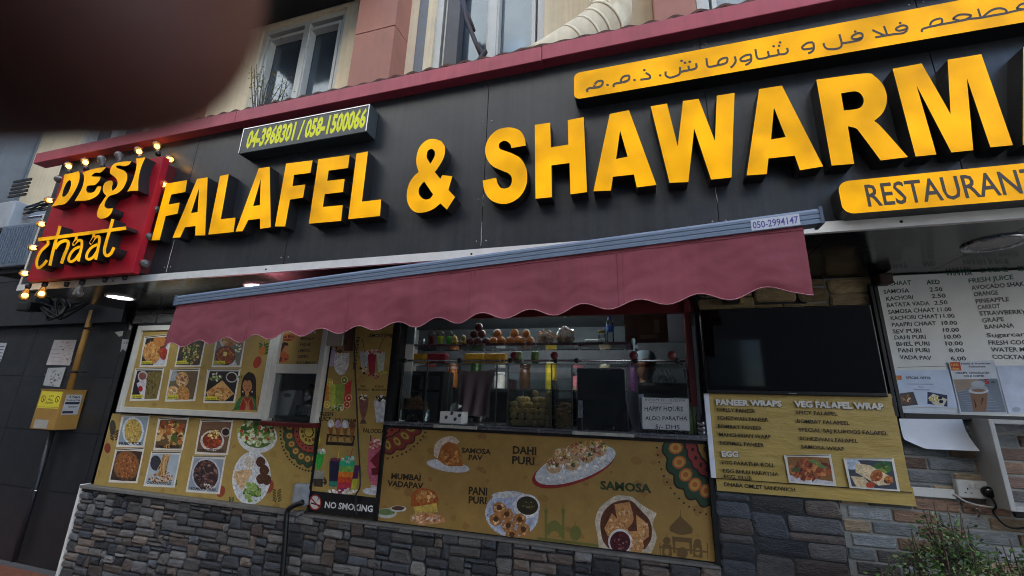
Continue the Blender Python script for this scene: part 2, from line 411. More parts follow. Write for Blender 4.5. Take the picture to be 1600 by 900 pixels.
def window(x0, x1, z0, z1, mull, rec=.09, w=.06):
    f = MB(); y0, y1 = rec-.06, rec+.02
    f.box(x0, x0+w, y0, y1, z0, z1); f.box(x1-w, x1, y0, y1, z0, z1); f.box(x0+w, x1-w, y0, y1, z1-w, z1); f.box(x0+w, x1-w, y0, y1, z0, z0+w)
    for m_ in mull: f.box(m_-w*.6, m_+w*.6, y0-.004, y1-.004, z0+w, z1-w)
    edges = [x0+w]+mull+[x1-w]
    for a, b in zip(edges, edges[1:]):          # sash frames
        a2, b2 = a+w*.35, b-w*.35
        f.box(a2, a2+.035, y0+.01, y1+.006, z0+w, z1-w-.05); f.box(b2-.035, b2, y0+.01, y1+.006, z0+w, z1-w-.05); f.box(a2+.035, b2-.035, y0+.01, y1+.006, z1-w-.09, z1-w-.05)
    fr = f.build('window', M['white_alu'], ub)
    p = MB(); p.box(x0+w*.5, x1-w*.5, rec+.03, rec+.04, z0+w*.5, z1-w*.5); p.build('pane', M['pane'], fr)
window(*WINS[0], [-3.46]); window(*WINS[1], [-1.19], w=.07); window(*WINS[2], [1.3], w=.07); window(*WINS[3], [-6.3])
g = MB(); g.box(-1.665, -1.525, -.01, .1, 2.7, 6.55, 0, None, .006); g.build('window_post', mat('dark_grey_post', K(72, 72, 74), .5), ub)
g = MB(); g.box(-1.99, -1.89, -.006, .004, 2.7, 6.6); g.build('jamb_trim', M['greypanel'], ub)
g = MB(); g.box(.585, .64, -.04, .0, 2.7, 7); g.build('jamb_trim', M['white_alu'], ub)
# grey clad bay at the far end
g = MB(); g.box(-10.5, -7.75, -.02, .0, 3.0, 8); g.box(-10.5, -7.78, -.28, -.021, 3.35, 8)
g.build('cladding', M['greypanel'], ub)
g = MB(); v0 = at(30, 296, -.285)
for i in range(5): g.box(v0.x-.16, v0.x+.18, -.295, -.281, v0.z-.10+i*.05, v0.z-.07+i*.05)
g.build('vent_grille', M['black'], ub)
# hood over the first window
hd = MB(); z = 5.83
hd.box(-4.5, -2.5, -.62, -.01, z, z+.10); hd.box(-4.5, -2.5, -.66, -.62, z-.07, z+.14)
tag(hd.build('window_hood', M['black']), 'black hood jutting out over the double white framed window', 'hood')
# metal strut in front of the second window
st = MB(); p = [at(722, -8, -.18), at(729, 30, -.2), at(743, 66, -.24), at(757, 98, -.28)]
st.tube(p, [.028, .028, .026, .026], 4); st.tube([at(716, -6, -.16), at(732, 24, -.2), at(741, 48, -.23)], .014, 5)
st.tube([at(745, 100, -.3), at(759, 80, -.26)], .022, 4)
tag(st.build('metal_strut', M['dark_metal']), 'brown metal strut slanting down across the upper window', 'bracket')
# duct elbow
dd = MB(); a = at(956, -60, -.34)
pts = [Vector((a.x, -.34, 6.2)), Vector((a.x, -.34, 5.4)), at(954, 10, -.34), at(948, 30, -.34), at(925, 52, -.36), at(893, 75, -.42), at(840, 108, -.5)]
pts = openspline(pts, 5); R_d = .16
dd.tube(pts, R_d, 28)
for i in (4, 7, 10, 13, 16, 19, 22, 25):
    if i < len(pts)-1:
        t = (pts[i+1]-pts[i-1]).normalized(); dd.tube([pts[i]-t*.012, pts[i]+t*.012], R_d+.0025, 28)
tag(dd.build('ventilation_duct', M['beige']), 'fat round beige duct elbow dropping behind the red board', 'duct')

# ------------------------------------------------------------------ red board and corrugated sheet on top of the sign
XL, XR = -5.08, 4.2
zb = 3.629; zt = 3.735
cb = thing('canopy_edge', 'long dull red board with ragged corrugated sheet along its top, above the shop sign', 'canopy', (0, RY, zb))
g = MB(); x = -5.36
while x < XR:
    x2 = min(x+2.44, XR); dz = random.uniform(-.004, .004)
    g.box(x, x2-.003, RY, FY+.02, zb+dz, zt+dz, b=.004); x = x2
g.build('board', M['red_board'], cb)
g = MB(); n = 460; V = []; F = []
for i in range(n+1):
    x = -3.9+(XR+3.9)*i/n; amp = .016*sin(x*2*pi/.13)*(0.55+.45*noise.noise(Vector((x*1.3, 0, 0))))+.014*noise.noise(Vector((x*3, 2, 0)))
    V += [(x, RY+.012, zt+.022+amp), (x, -.02, zt+.13+amp), (x, RY+.012, zt+.004+amp), (x, -.02, zt+.118+amp)]
for i in range(n):
    a = i*4; b = a+4; F += [(a, b, b+1, a+1), (a+2, a+3, b+3, b+2), (a, a+2, b+2, b)]
g.add(V, F); g.build('corrugated_sheet', M['rust'], cb)

# ------------------------------------------------------------------ the big sign: panel, soffit, trim, letters
sb = thing('shop_sign', 'huge dark sign panel with raised yellow letters reading FALAFEL & SHAWARMA', 'sign', (0, FY, 2.4))
seams = [XL, -4.16, -3.36, -2.27, wx(760, 212, FY), .42, wx(1480, 180, FY), 2.4, 3.4, XR]
g = MB()
for a, b in zip(seams, seams[1:]): g.box(a+.0022, b-.0022, FY, FY+.02, 2.449, zb+.03)
g.box(XL, XR, FY+.008, FY+.1, 2.46, zb+.02)
g.box(XL-.005, XL+.03, FY+.004, 0, 2.44, zb)
g.build('panel', M['fascia'], sb)
random.seed(12); scr = None               # screw heads along the panel joints, drips of old sealant
for sx in seams[2:-2]:
    for k in range(5):
        for d_ in (-.03, .03):
            if scr is None: g = MB(); g.lathe([(.005, 0), (.004, .002), (.001, .0025)], (0, 0, 0), (0, -1, 0), 8, 0); scr = g.build('screw', M['steel'], sb); o = scr
            else: o = scr.copy(); C.objects.link(o); o.parent = sb; o.matrix_parent_inverse = scr.matrix_parent_inverse.copy()
            o.location = (sx+d_, FY, 2.5+k*.27)
for sx, za, zb_ in ((seams[4], 2.47, 2.62), (seams[4]+.0, 2.72, 2.80), (seams[5], 2.6, 2.78), (seams[2], 2.46, 2.72)):
    g = MB(); g.tube([(sx+random.uniform(-.002, .002), FY-.0005, za+(zb_-za)*i/6) for i in range(7)], [.0016*random.uniform(.4, 1.4) for _ in range(7)], 5); g.build('sealant_drip', M['trim'], sb)
g = MB(); ss = [XL, -3.9, -2.7, -1.5, -.3, .9, wx(1450, 400, -.4)+.18, 3.1, XR]
for a, b in zip(ss, ss[1:]): g.box(a+.002, b-.002, FY+.012, 0, 2.40, 2.43)
g.box(XL, XR, FY+.02, -.01, 2.408, 2.45)
g.build('soffit', M['soffit'], sb)
g = MB(); g.box(XL-.012, XR, FY-.010, FY+.012, 2.396, 2.448)
g.box(XL-.014, XL-.001, FY-.006, FY+.01, 2.44, 3.1)
for x in (-3.9, -2.4, -.9, .55, 1.15, 1.95): g.lathe([(.008, 0), (.006, .004), (0, .005)], (x, FY-.008, 2.42), (0, -1, 0), 8, 1)
g.build('trim_strip', [M['trim'], M['dark_metal']], sb)

def zp(ox, oy, s, pts): return [(ox+x/s, oy+y/s) for x, y in pts]
def onplane(pts, Y): return [(lambda q: (q.x, q.z))(at(p[0], p[1], Y)) for p in pts]
Z4 = lambda p: zp(230, 220, 4, p)
ZS = lambda p: zp(620, 130, 4.0909, p)
ZA = lambda p: zp(900, 60, 3.6, p)
ZR = lambda p: zp(1180, 60, 3.75, p)
LET = [
 ('F', [Z4([(120,268),(250,245),(238,320),(150,336),(134,398),(203,386),(190,455),(116,470),(78,620),(26,622)])]),
 ('A', [Z4([(312,238),(378,228),(362,590),(300,592),(302,532),(236,540),(206,604),(158,606)]), Z4([(325,292),(315,445),(274,452)])]),
 ('L', [Z4([(455,220),(510,208),(460,490),(552,480),(540,570),(382,586)])]),
 ('A', [Z4([(697,172),(766,162),(772,540),(706,550),(706,487),(632,495),(596,565),(552,567)]), Z4([(710,240),(704,402),(662,408)])]),
 ('F', [Z4([(868,142),(1034,122),(1020,200),(918,213),(908,283),(988,273),(974,355),(893,367),(862,535),(798,535)])]),
 ('E', [Z4([(1070,115),(1265,88),(1255,170),(1134,186),(1126,250),(1234,238),(1224,320),(1110,333),(1098,413),(1222,402),(1212,500),(1010,518)])]),
 ('L', [Z4([(1308,80),(1380,66),(1342,380),(1462,366),(1455,470),(1256,490)])]),
 ('ampersand', [smooth(ZS([(290,588),(355,594),(330,682),(372,728),(320,808),(278,768),(235,803),(180,824),(125,826),(88,800),(66,750),(66,690),(82,635),(112,592),(140,568),(126,520),(126,470),(145,410),(190,365),(240,356),(285,370),(308,410),(303,465),(280,515),(243,568),(278,612)]), 40),
   smooth(ZS([(220,420),(240,432),(242,465),(215,515),(192,475),(197,435)]), 80), smooth(ZS([(175,628),(232,712),(210,738),(175,742),(145,715),(140,680),(155,650)]), 60)]),
 ('S', [smooth(ZS([(825,398),(815,345),(785,302),(735,284),(690,285),(640,300),(592,345),(568,400),(566,450),(585,500),(620,535),(680,562),(715,577),(733,600),(735,632),(722,660),(695,673),(665,668),(645,640),(635,604),(548,622),(558,680),(580,725),(620,758),(680,772),(740,758),(795,715),(828,650),(833,580),(822,530),(790,480),(740,450),(690,432),(660,420),(652,400),(660,380),(685,368),(710,375),(728,395),(732,415)]), 52)]),
 ('H', [ZS([(882,266),(980,252),(985,410),(1097,392),(1093,236),(1195,217),(1216,696),(1110,710),(1104,510),(988,525),(992,728),(887,738)])]),
 ('A', [ZA([(190,425),(298,403),(452,824),(342,838),(326,765),(208,778),(196,856),(98,860)]), ZA([(248,518),(290,665),(226,678)])]),
 ('W', [ZA([(420,382),(512,366),(572,606),(602,352),(690,340),(782,578),(792,322),(892,306),(875,782),(760,794),(665,508),(632,808),(526,812)])]),
 ('A', [[(1186.1,139.2),(1221.7,133.6),(1286.1,260),(1249.9,265.9),(1241.9,243.2),(1200.8,247.5),(1198.1,272),(1166.7,274)], [(1209.3,168),(1227.5,214.1),(1204.8,217.9)]]),
 ('R', [smooth(ZR([(358,242),(640,205),(700,222),(750,275),(772,340),(765,400),(740,445),(697,484),(740,520),(895,695),(735,715),(620,560),(590,527),(543,515),(580,735),(448,745)]), 36), smooth(ZR([(503,322),(580,310),(615,322),(635,355),(630,390),(600,412),(520,422)]), 50)]),
 ('M', [ZR([(805,178),(975,146),(1145,443),(1128,125),(1325,92),(1510,625),(1378,638),(1240,232),(1278,655),(1150,668),(945,275),(1062,680),(940,692)])]),
]
for nm, loops in LET:
    g = MB(); solid(g, [onplane(L, LY) for L in loops], LY, FY-.0005)
    o = g.build('letter', [M['yellow'], M['letter_side']], sb); o['label'] = 'raised yellow '+('ampersand' if nm == 'ampersand' else 'letter '+nm)
a4 = [onplane(L, LY) for L in LET[12][1]]                # the last A runs out of the picture
dx = wx(1598, 226, LY)-a4[0][7][0]-.0; 
g = MB(); solid(g, [[(x+dx, z) for x, z in L] for L in a4], LY, FY-.0005)
g.build('letter', [M['yellow'], M['letter_side']], sb)['label'] = 'raised yellow letter A'
# ------------------------------------------------------------------ box signs on the panel
def rbox(x0, x1, z0, z1, r):
    P = []
    for cx, cz, a in ((x1-r, z1-r, 0), (x0+r, z1-r, 90), (x0+r, z0+r, 180), (x1-r, z0+r, 270)):
        P += [(cx+r*cos(radians(a+i*15)), cz+r*sin(radians(a+i*15))) for i in range(7)]
    return P
AY = LY-.006
ar = thing('arabic_sign', 'long rounded yellow box sign with dark Arabic lettering near the top of the panel', 'sign', (1.2, AY, 3.3))
x0 = wx(897, 135, AY); zt_ = (wz(1085, 80, AY)+wz(1280, 41.5, AY)+wz(940, 106, AY))/3; zb_ = (wz(1140, 114, AY)+wz(1370, 74.5, AY)+wz(940, 148, AY))/3
g = MB(); solid(g, [rbox(x0, x0+2.42, zb_, zt_, .035)], AY, FY-.0005); g.build('box', [M['yellow'], M['letter_side']], ar)
A = Art(AY-.0006); INK = K(66, 52, 30); w = 2.5
A1 = lambda p: zp(900, 80, 6.667, p); A2 = lambda p: zp(1130, 40, 6.667, p); A3 = lambda p: zp(1360, 0, 6.667, p)
for f, ls in ((A1, [[(195,345),(225,315),(275,310),(272,350),(235,375),(195,372),(192,348)], [(270,360),(200,380),(140,385),(115,405),(122,425)],
     [(470,290),(500,262),(552,255),(550,295),(510,320),(470,318),(468,292)], [(550,300),(480,325),(420,335),(392,350),(395,375)],
     [(725,225),(765,250),(770,280),(720,290),(670,297)], [(935,210),(935,250),(975,275),(1030,262),(1080,235),(1085,165)], [(1085,220),(1130,205),(1175,195),(1170,150)],
     [(1175,195),(1215,190),(1255,170),(1250,125)], [(1358,72),(1370,150),(1400,162),(1480,145)], [(1480,140),(1490,100),(1530,75),(1575,70),(1570,115),(1530,135),(1480,145)]]),
   (A2, [[(120,320),(130,370),(105,415),(75,437)], [(290,300),(235,310),(185,340),(185,365),(225,370),(285,350)], [(290,300),(292,360),(265,395),(230,410)],
     [(335,245),(352,330),(385,345),(470,325),(465,265)], [(470,325),(520,315),(575,300),(570,245)], [(575,300),(640,295),(672,270),(665,230)],
     [(935,175),(880,180),(825,220),(835,245),(870,245),(935,235)], [(938,175),(945,235),(925,270),(885,290)], [(1210,90),(1235,190),(1215,230),(1150,245),(1080,240),(1050,205),(1048,180)],
     [(1235,185),(1330,170),(1420,150),(1450,120),(1445,85),(1400,80),(1345,110),(1345,135),(1390,140),(1440,125)]]),
   (A3, [[(20,312),(80,340),(150,370)], [(140,270),(170,350),(165,370)], [(50,390),(160,370),(250,355),(340,345),(385,315)], [(385,310),(380,275),(330,265),(270,295),(275,315),(320,318),(380,300)],
     [(535,335),(540,305),(580,290),(640,275),(760,250),(860,232),(940,215),(1040,195)], [(620,265),(640,225),(690,200),(740,195),(745,240),(700,262),(640,275)], [(860,195),(910,160),(970,150),(1050,160),(1000,200),(940,215),(890,205),(855,195)],
     [(1120,90),(1150,180)], [(1040,195),(1150,185),(1280,160),(1400,140),(1480,120),(1600,95)], [(1170,180),(1240,120),(1310,90),(1380,90),(1420,115),(1400,140)], [(1520,90),(1560,50),(1600,35),(1640,30),(1640,80),(1600,95),(1520,90)]])):
    for l in ls: A.line(f(l), 3.4, INK)
for f, ds in ((A1, [(328,352),(610,300),(712,197),(877,252),(1100,100),(1135,120),(1185,110)]), (A2, [(525,215),(582,210),(592,175),(1375,62)]), (A3, [(310,240)])):
    for d in ds: q = f([d])[0]; A.ell(q[0], q[1], 2.3, 1.9, INK, n=10)
A.build('lettering', M['print'], ar)

rs = thing('restaurant_sign', 'rounded yellow box sign with dark letters reading RESTAURANT, low on the panel', 'sign', (1.6, AY, 2.6))
x0 = wx(1311, 300, AY); zt_ = (wz(1340, 280, AY)+wz(1600, 256, AY))/2; zb_ = (wz(1340, 333, AY)+wz(1600, 312, AY))/2
g = MB(); solid(g, [rbox(x0, x0+1.5, zb_, zt_, .045)], AY, FY-.0005); g.build('box', [M['yellow'], M['letter_side']], rs)
A = Art(AY-.0006); A.text('RESTAURAN', 1357, 322.5, 1599, 301.5, 36, INK, .012)
A.text('T', 1603, 301, 1632, 298.3, 39, INK, .012); A.build('lettering', M['print'], rs)

PY = FY-.10
ps = thing('phone_sign', 'slim dark box sign with bright yellow telephone numbers below the red board', 'sign', (-2.4, PY, 3.3))
zt_ = (wz(381, 199, PY)+wz(578.5, 164, PY))/2; zb_ = (wz(374, 240, PY)+wz(572.5, 206, PY))/2; x0, x1 = wx(377, 220, PY), wx(575.5, 185, PY)
g = MB(); g.box(x0, x1, PY, FY-.0005, zb_, zt_, b=.004); g.build('box', M['sign_green'], ps)
g = MB(); 
for a in (x0, x1-.008): g.box(a, a+.008, PY-.003, PY+.0, zb_+.004, zt_-.004)
g.box(x0+.008, x1-.008, PY-.003, PY, zt_-.012, zt_-.004); g.build('edge_trim', M['steel'], ps)
A = Art(PY-.0006); A.text('04-3968301 / 058-1500066', 383, 231, 569.5, 197.5, 25.5, K(252, 250, 24), .042, .06); A.build('lettering', M['vinyl'], ps)

# ------------------------------------------------------------------ the red bulb sign
DY = FY-.13; DL = DY-.075
ds = thing('chaat_sign', 'red box sign with raised yellow letters reading DESI chaat, ringed by bulbs', 'sign', (-4.4, DY, 2.5))
dx0 = (wx(43, 440, DY)+wx(97, 272, DY))/2; dx1 = (wx(208, 425, DY)+wx(255, 240, DY))/2
dz0 = (wz(43, 440, DY)+wz(208, 425, DY))/2; dz1 = (wz(255, 240, DY)+wz(97, 277, DY))/2
g = MB(); g.box(dx0, dx1, DY, DY+.05, dz0, dz1, b=.003); g.box(dx0+.03, dx1-.03, DY+.05, FY-.0005, dz0+.03, dz1-.03, 1)
g.build('panel', [M['sign_red'], M['dark_red']], ds)
D1 = lambda p: zp(70, 230, 7.5, p); D2 = lambda p: zp(40, 330, 7.5, p)
for nm, loops in (('D', [[(240,318),(330,300),(395,280),(408,310),(405,380),(375,470),(310,580),(240,660),(150,680),(75,697),(120,640),(180,520),(215,400),(225,345)], [(290,385),(305,400),(305,450),(275,530),(235,575),(210,580),(205,555),(225,480),(260,410)]]),
  ('E', [[(440,300),(530,265),(640,240),(720,232),(690,265),(650,297),(590,300),(550,330),(560,345),(600,345),(655,345),(640,390),(590,440),(540,445),(495,455),(485,500),(500,530),(540,535),(580,520),(600,490),(620,460),(660,455),(655,500),(620,560),(560,600),(480,625),(350,630),(380,580),(430,490),(455,410),(460,340)]]),
  ('S', [[(1015,165),(985,205),(930,222),(890,215),(840,215),(835,225),(850,245),(920,270),(960,310),(965,370),(945,430),(910,490),(850,540),(790,560),(755,575),(720,620),(700,670),(705,700),(740,720),(800,712),(780,770),(730,820),(660,838),(615,815),(612,770),(640,690),(690,610),(720,570),(690,535),(680,490),(695,430),(740,395),(790,392),(797,430),(785,470),(790,510),(830,480),(850,440),(850,395),(825,355),(785,325),(765,300),(770,255),(800,205),(850,180),(930,168)]]),
  ('I', [[(1070,130),(1180,118),(1135,220),(1105,330),(1095,420),(1095,510),(1020,512),(965,520),(1010,440),(1050,330),(1075,220)]])):
    g = MB(); solid(g, [onplane(smooth(D1(L), 55), DL) for L in loops], DL, DY-.0005)
    g.build('letter', [M['yellow'], M['letter_side']], ds)['label'] = 'raised yellow letter '+nm
kk = 0
for nm, sts in (('c', [([(262,335),(262,385),(235,415),(180,470),(138,560),(132,630),(152,665),(200,635),(252,575)], 33)]),
  ('h', [([(405,172),(385,250),(360,330),(320,480),(285,638)], 36), ([(345,440),(400,372),(470,345),(503,372),(488,440),(450,530),(422,614)], 38)]),
  ('a', [([(600,285),(590,340),(560,395),(610,350),(655,345),(662,400),(640,500),(620,588)], 32), ([(640,415),(570,450),(520,520),(510,575),(540,592),(590,560),(640,490)], 32)]),
  ('a', [([(805,265),(795,320),(760,385),(815,315),(862,298),(868,350),(850,450),(825,570)], 32), ([(848,390),(780,425),(730,490),(720,548),(750,565),(800,535),(848,465)], 32)]),
  ('t', [([(1028,95),(1000,200),(960,330),(930,450),(940,510),(970,522),(1010,490),(1042,425)], 36)]),
  ('bar', [([(155,335),(500,290),(850,243),(1185,200)], 40)])):
    g = MB()
    for pts, w in sts:
        kk += 1; L, R_ = ribbon(openspline(pts, 4), w)
        solid(g, [onplane(D2([tuple(p) for p in L+R_[::-1]]), DL)], DL-.0004*kk, DY-.0005-.0001*kk)
    o = g.build('letter' if nm != 'bar' else 'letter_bar', [M['yellow'], M['letter_side']], ds)
    if nm != 'bar': o['label'] = 'raised yellow letter '+nm
# bulbs
M['bulb_on'] = mat('lit_amber_bulb', K(255, 170, 60), .2, var=.55, scale=45, emit=.32)
M['filament'] = mat('glowing_filament', (1, .70, .28), .5, var=0, emit=1.7)
M['bulb_on'] = glass('amber_glass', (1, .80, .42), op=.30, dirtcol=(1, .50, .12))
M['bulb_off'] = mat('unlit_smoked_bulb', K(120, 112, 104), .08, var=.3, scale=40, trans=.35)
BY = FY-.075
def bulb(px_, py_, dpx, dpy, on, label):
    tip = at(px_, py_, BY); c = at(px_-dpx, py_-dpy, BY); ax = (tip-c).normalized(); L_ = .125
    t = thing('light_bulb', label, 'light bulb', c, 'bulbs around the red sign')
    g = MB(); g.lathe([(.012, .03), (.014, .04), (.021, .06), (.030, .085), (.033, .10), (.030, .116), (.020, .127), (.001, .132)], c, ax, 16)
    g.build('glass_bulb', M['bulb_on' if on else 'bulb_off'], t)
    if on: g = MB(); g.ball(c+ax*.09, .020, 0, None, 1, 1, 1); g.build('filament', M['filament'], t)
    g = MB(); g.lathe([(.001, -.01), (.018, -.01), (.018, .02), (.014, .034), (.001, .034)], c, ax, 12); g.build('socket', M['letter_side'], t)
for i, (x, y, on) in enumerate([(106,249,1),(132,243,1),(158,240,0),(185,234,0),(216,227,1),(244,219,1)]):
    bulb(x, y, -3, -22, on, ('lit amber' if on else 'dark unlit')+' bulb, %s from the wall end along the top of the red sign' % ['first', 'second', 'third', 'fourth', 'fifth', 'last'][i])
for i, (x, y, on) in enumerate([(276,249,1),(266,288,1),(253,327,0),(243,370,0),(236,412,0)]):
    bulb(x, y, 24, 0, on, ('lit amber' if on else 'dark unlit')+' bulb beside the yellow F, %s down that edge of the red sign' % ['first', 'second', 'third', 'fourth', 'last'][i])
for i, (x, y, on) in enumerate([(79,280,0),(64,313,1),(52,350,1),(39,387,1),(26,427,1)]):
    bulb(x, y, -24, 0, on, ('lit amber' if on else 'dark unlit')+' bulb on the wall side edge of the red sign, %s from the top' % ['first', 'second', 'third', 'fourth', 'last'][i])
for i, (x, y, on) in enumerate([(38,464,1),(64,461,1),(122,458,0)]):
    bulb(x, y, -7, 19, on, ['lit amber bulb hanging at the bottom corner of the red sign', 'lit amber bulb hanging second along the bottom of the red sign', 'dark unlit bulb hanging alone below the red sign'][i])
for x, y in ((105, 441), (165, 434), (196, 430)):
    g = MB(); q = at(x, y, BY); g.lathe([(.001, 0), (.017, 0), (.014, .035), (.001, .04)], q, (0, 0, -1), 10); g.build('empty_socket', M['letter_side'], ds)

# ------------------------------------------------------------------ dark granite wall beyond the shop
gw = thing('granite_wall', 'tall black granite tiled wall beside the snack shop', 'wall', (-7, .06, 0))
g = MB(); jz = sorted([-.03] + [wz(20, y, .06) for y in ()] + [.62, 1.17, 1.72, 2.27, 2.82, 3.3]); jx = [-14, -11.4, -9.6, -7.8, -6.62, -5.15, -4.7]
for i in range(len(jx)-1):
    for k in range(len(jz)-1): g.box(jx[i]+.003, jx[i+1]-.003, .06, .1, jz[k]+.003, jz[k+1]-.003)
g.build('tile_facing', M['granite'], gw)
g = MB()
for a, b in zip([-14, -11.4, -9.6, -7.8, -6.62], [-11.4, -9.6, -7.8, -6.62, -5.11]): g.box(a+.003, b-.003, -.03, .003, 2.28, 2.82); g.box(a+.003, b-.003, -.03, .003, 2.826, 3.34)
g.build('tile_facing', M['granite'], gw)
g = MB(); g.box(-14, -4.7, .068, .2, 0, 3.3); g.build('backing', M['grout'], gw)

# ------------------------------------------------------------------ masonry generators
STONE = [K(86, 85, 84), K(104, 102, 100), K(68, 71, 76), K(114, 114, 112), K(96, 86, 80), K(80, 79, 78), K(110, 100, 92), K(74, 78, 84), K(58, 60, 64), K(92, 92, 94)]
def stone_piece(mb, x0, x1, z0, z1, Y, h, col, rnd=.3, jit=.12, ch=.012):
    w_, t_ = x1-x0, z1-z0; r = min(w_, t_)*rnd*random.uniform(.5, 1); P = []
    for cx, cz, a in ((x1-r, z1-r, 0), (x0+r, z1-r, 90), (x0+r, z0+r, 180), (x1-r, z0+r, 270)):
        dx, dz = random.uniform(-1, 1)*jit*t_, random.uniform(-1, 1)*jit*t_*.5
        P += [(cx+dx+r*cos(radians(a+i*30)), cz+dz+r*sin(radians(a+i*30))) for i in range(4)]
    n = len(P); cx, cz = (x0+x1)/2, (z0+z1)/2; V = []
    for s_, y in ((0, Y), (.0, Y-h*.6), (ch, Y-h), ):
        for x, z in P:
            k = 1 if s_ == 0 else 1-s_*2/max(t_, .02)*1.0
            kx = 1 if s_ == 0 else 1-s_*2/max(w_, .02)
            V.append((cx+(x-cx)*kx, y-(.25*h*noise.noise(Vector((x*21, z*21, 1))) if s_ else 0), cz+(z-cz)*k))
    V.append((cx+random.uniform(-.2, .2)*w_, Y-h*random.uniform(.85, 1.35), cz+random.uniform(-.2, .2)*t_))
    F = []
    for k in range(2): F += [(k*n+i, k*n+(i+1) % n, (k+1)*n+(i+1) % n, (k+1)*n+i) for i in range(n)]
    F += [(2*n+i, 2*n+(i+1) % n, 3*n) for i in range(n)]
    mb.add(V, F, 0, col)
def ashlar(mb, x0, x1, z0, z1, Y, cw=.056, chh=.030, h=.024, pal=STONE):
    nx, nz_ = int(round((x1-x0)/cw)), max(1, int(round((z1-z0)/chh))); cw = (x1-x0)/nx; chh = (z1-z0)/nz_
    used = [[0]*nz_ for _ in range(nx)]
    for k in range(nz_):
        for i in range(nx):
            if used[i][k]: continue
            w_, t_ = random.choice([(2, 2), (3, 2), (3, 1), (4, 2), (2, 3), (3, 3), (2, 2), (4, 2), (2, 1), (3, 2)])
            w_ = min(w_, nx-i); t_ = min(t_, nz_-k); m_ = 0
            while m_ < w_ and not used[i+m_][k]: m_ += 1
            w_ = m_
            if nx-i-w_ == 1 and not used[nx-1][k]: w_ += 1
            for a in range(w_):
                for b in range(t_):
                    if used[i+a][k+b]: t_ = min(t_, b)
            t_ = max(1, t_)
            for a in range(w_):
                for b in range(t_): used[i+a][k+b] = 1
            c = random.choice(pal); q = random.uniform(.55, 1.35); c = tuple(v*q for v in c)
            gp = .0042
            stone_piece(mb, x0+i*cw+gp, x0+(i+w_)*cw-gp, z0+k*chh+gp, z0+(k+t_)*chh-gp, Y, h*random.uniform(.6, 1.3), c)
BRICK = [K(140, 112, 94), K(116, 120, 122), K(84, 86, 90), K(156, 136, 112), K(122, 100, 88), K(146, 150, 152), K(96, 92, 90), K(162, 144, 120), K(132, 136, 138)]
def bricks(mb, x0, x1, z0, z1, Y, bw=.205, bh=.068, gp=.011, pal=BRICK, off=0):
    k = 0; z = z0
    while z < z1-.01:
        x = x0-(bw/2 if k % 2 else 0)+off
        while x < x1:
            a, b = max(x, x0), min(x+bw, x1)
            if b-a > .03:
                c = random.choice(pal); q = random.uniform(.75, 1.2)
                stone_piece(mb, a+gp/2, b-gp/2, z+gp/2, min(z+bh, z1)-gp/2, Y, .009, tuple(v*q for v in c), .12, .03, .005)
            x += bw
        z += bh; k += 1

# counter front: stone clad wall
SX0, SX1 = -4.985, 1.03
sw = thing('stone_wall', 'low grey stone clad wall running under the food posters', 'wall', (-2, 0, 0))
g = MB(); ashlar(g, SX0, .40, -.02, .715, -.035); ashlar(g, .40, SX1, -.02, 1.16, -.035, .085, .044, .012)
g.build('stone_facing', M['stone'], sw, True)
g = MB(); g.box(SX0, SX1, -.036, .0, -.03, .715); g.box(.405, SX1-.002, -.0362, .0, .715, 1.6); g.build('backing', M['grout'], sw)
g = MB(); g.box(SX0-.03, SX0-.002, -.06, .05, 0, .745, b=.003); g.build('corner_trim', M['trim'], sw)
g = MB(); g.box(SX0, -2.53, -.075, 0, .716, .742, b=.003); g.box(-2.50, .392, -.06, 0, .714, .728, b=.002); g.build('ledge', mat('weathered_ledge', K(112, 110, 106), .7, var=.3, scale=16), sw)

# shop wall behind the posters, with the two openings left free
KX0, KX1, KZ0, KZ1 = -1.885, .385, 1.40, 2.40       # counter opening
TX0, TX1, TZ0, TZ1 = -3.05, -2.60, 1.43, 1.83        # tea hatch
pw = thing('shop_wall', 'plain shop wall carrying the menu boards and posters', 'wall', (-2, 0, 0))
g = MB()
g.box(-4.97, TX0, 0, .12, .7, 2.42); g.box(TX1, KX0, 0, .12, .7, 2.42); g.box(TX0, TX1, 0, .12, .7, TZ0); g.box(TX0, TX1, 0, .12, TZ1, 2.42)
g.box(KX0, KX1, 0, .12, .7, KZ0-.02); g.box(KX1, 4.5, .0, .12, .06, 2.42)
g.box(-4.972, -4.9, .0, .2, 0, 2.42)
g.build('wall', M['grout'], pw)
g = MB(); ashlar(g, -4.965, -1.9, 2.26, 2.40, -.002, .08, .045, .014); g.build('stone_facing', M['stone'], pw, True)
TAN_LIT = [K(176, 152, 108), K(160, 136, 96), K(150, 130, 98), K(190, 166, 120)]  # warm light on the stones above the television, put into their colours
bw = thing('brick_wall', 'multicoloured brick slip wall with pale joints around the screen and socket', 'wall', (2, 0, 0))
g = MB(); bricks(g, SX1+.004, 3.6, .08, 1.62, -.012, off=.03); bricks(g, 1.36, 3.6, 1.62, 2.40, -.012)
ashlar(g, .40, 1.40, 2.20, 2.40, -.012, .085, .048, .016, TAN_LIT)
g.build('brick_facing', M['stone'], bw, True)
g = MB(); g.box(SX1+.002, 4.4, -.013, -.002, .06, 2.40); g.build('joints', M['grout_pale'], bw)

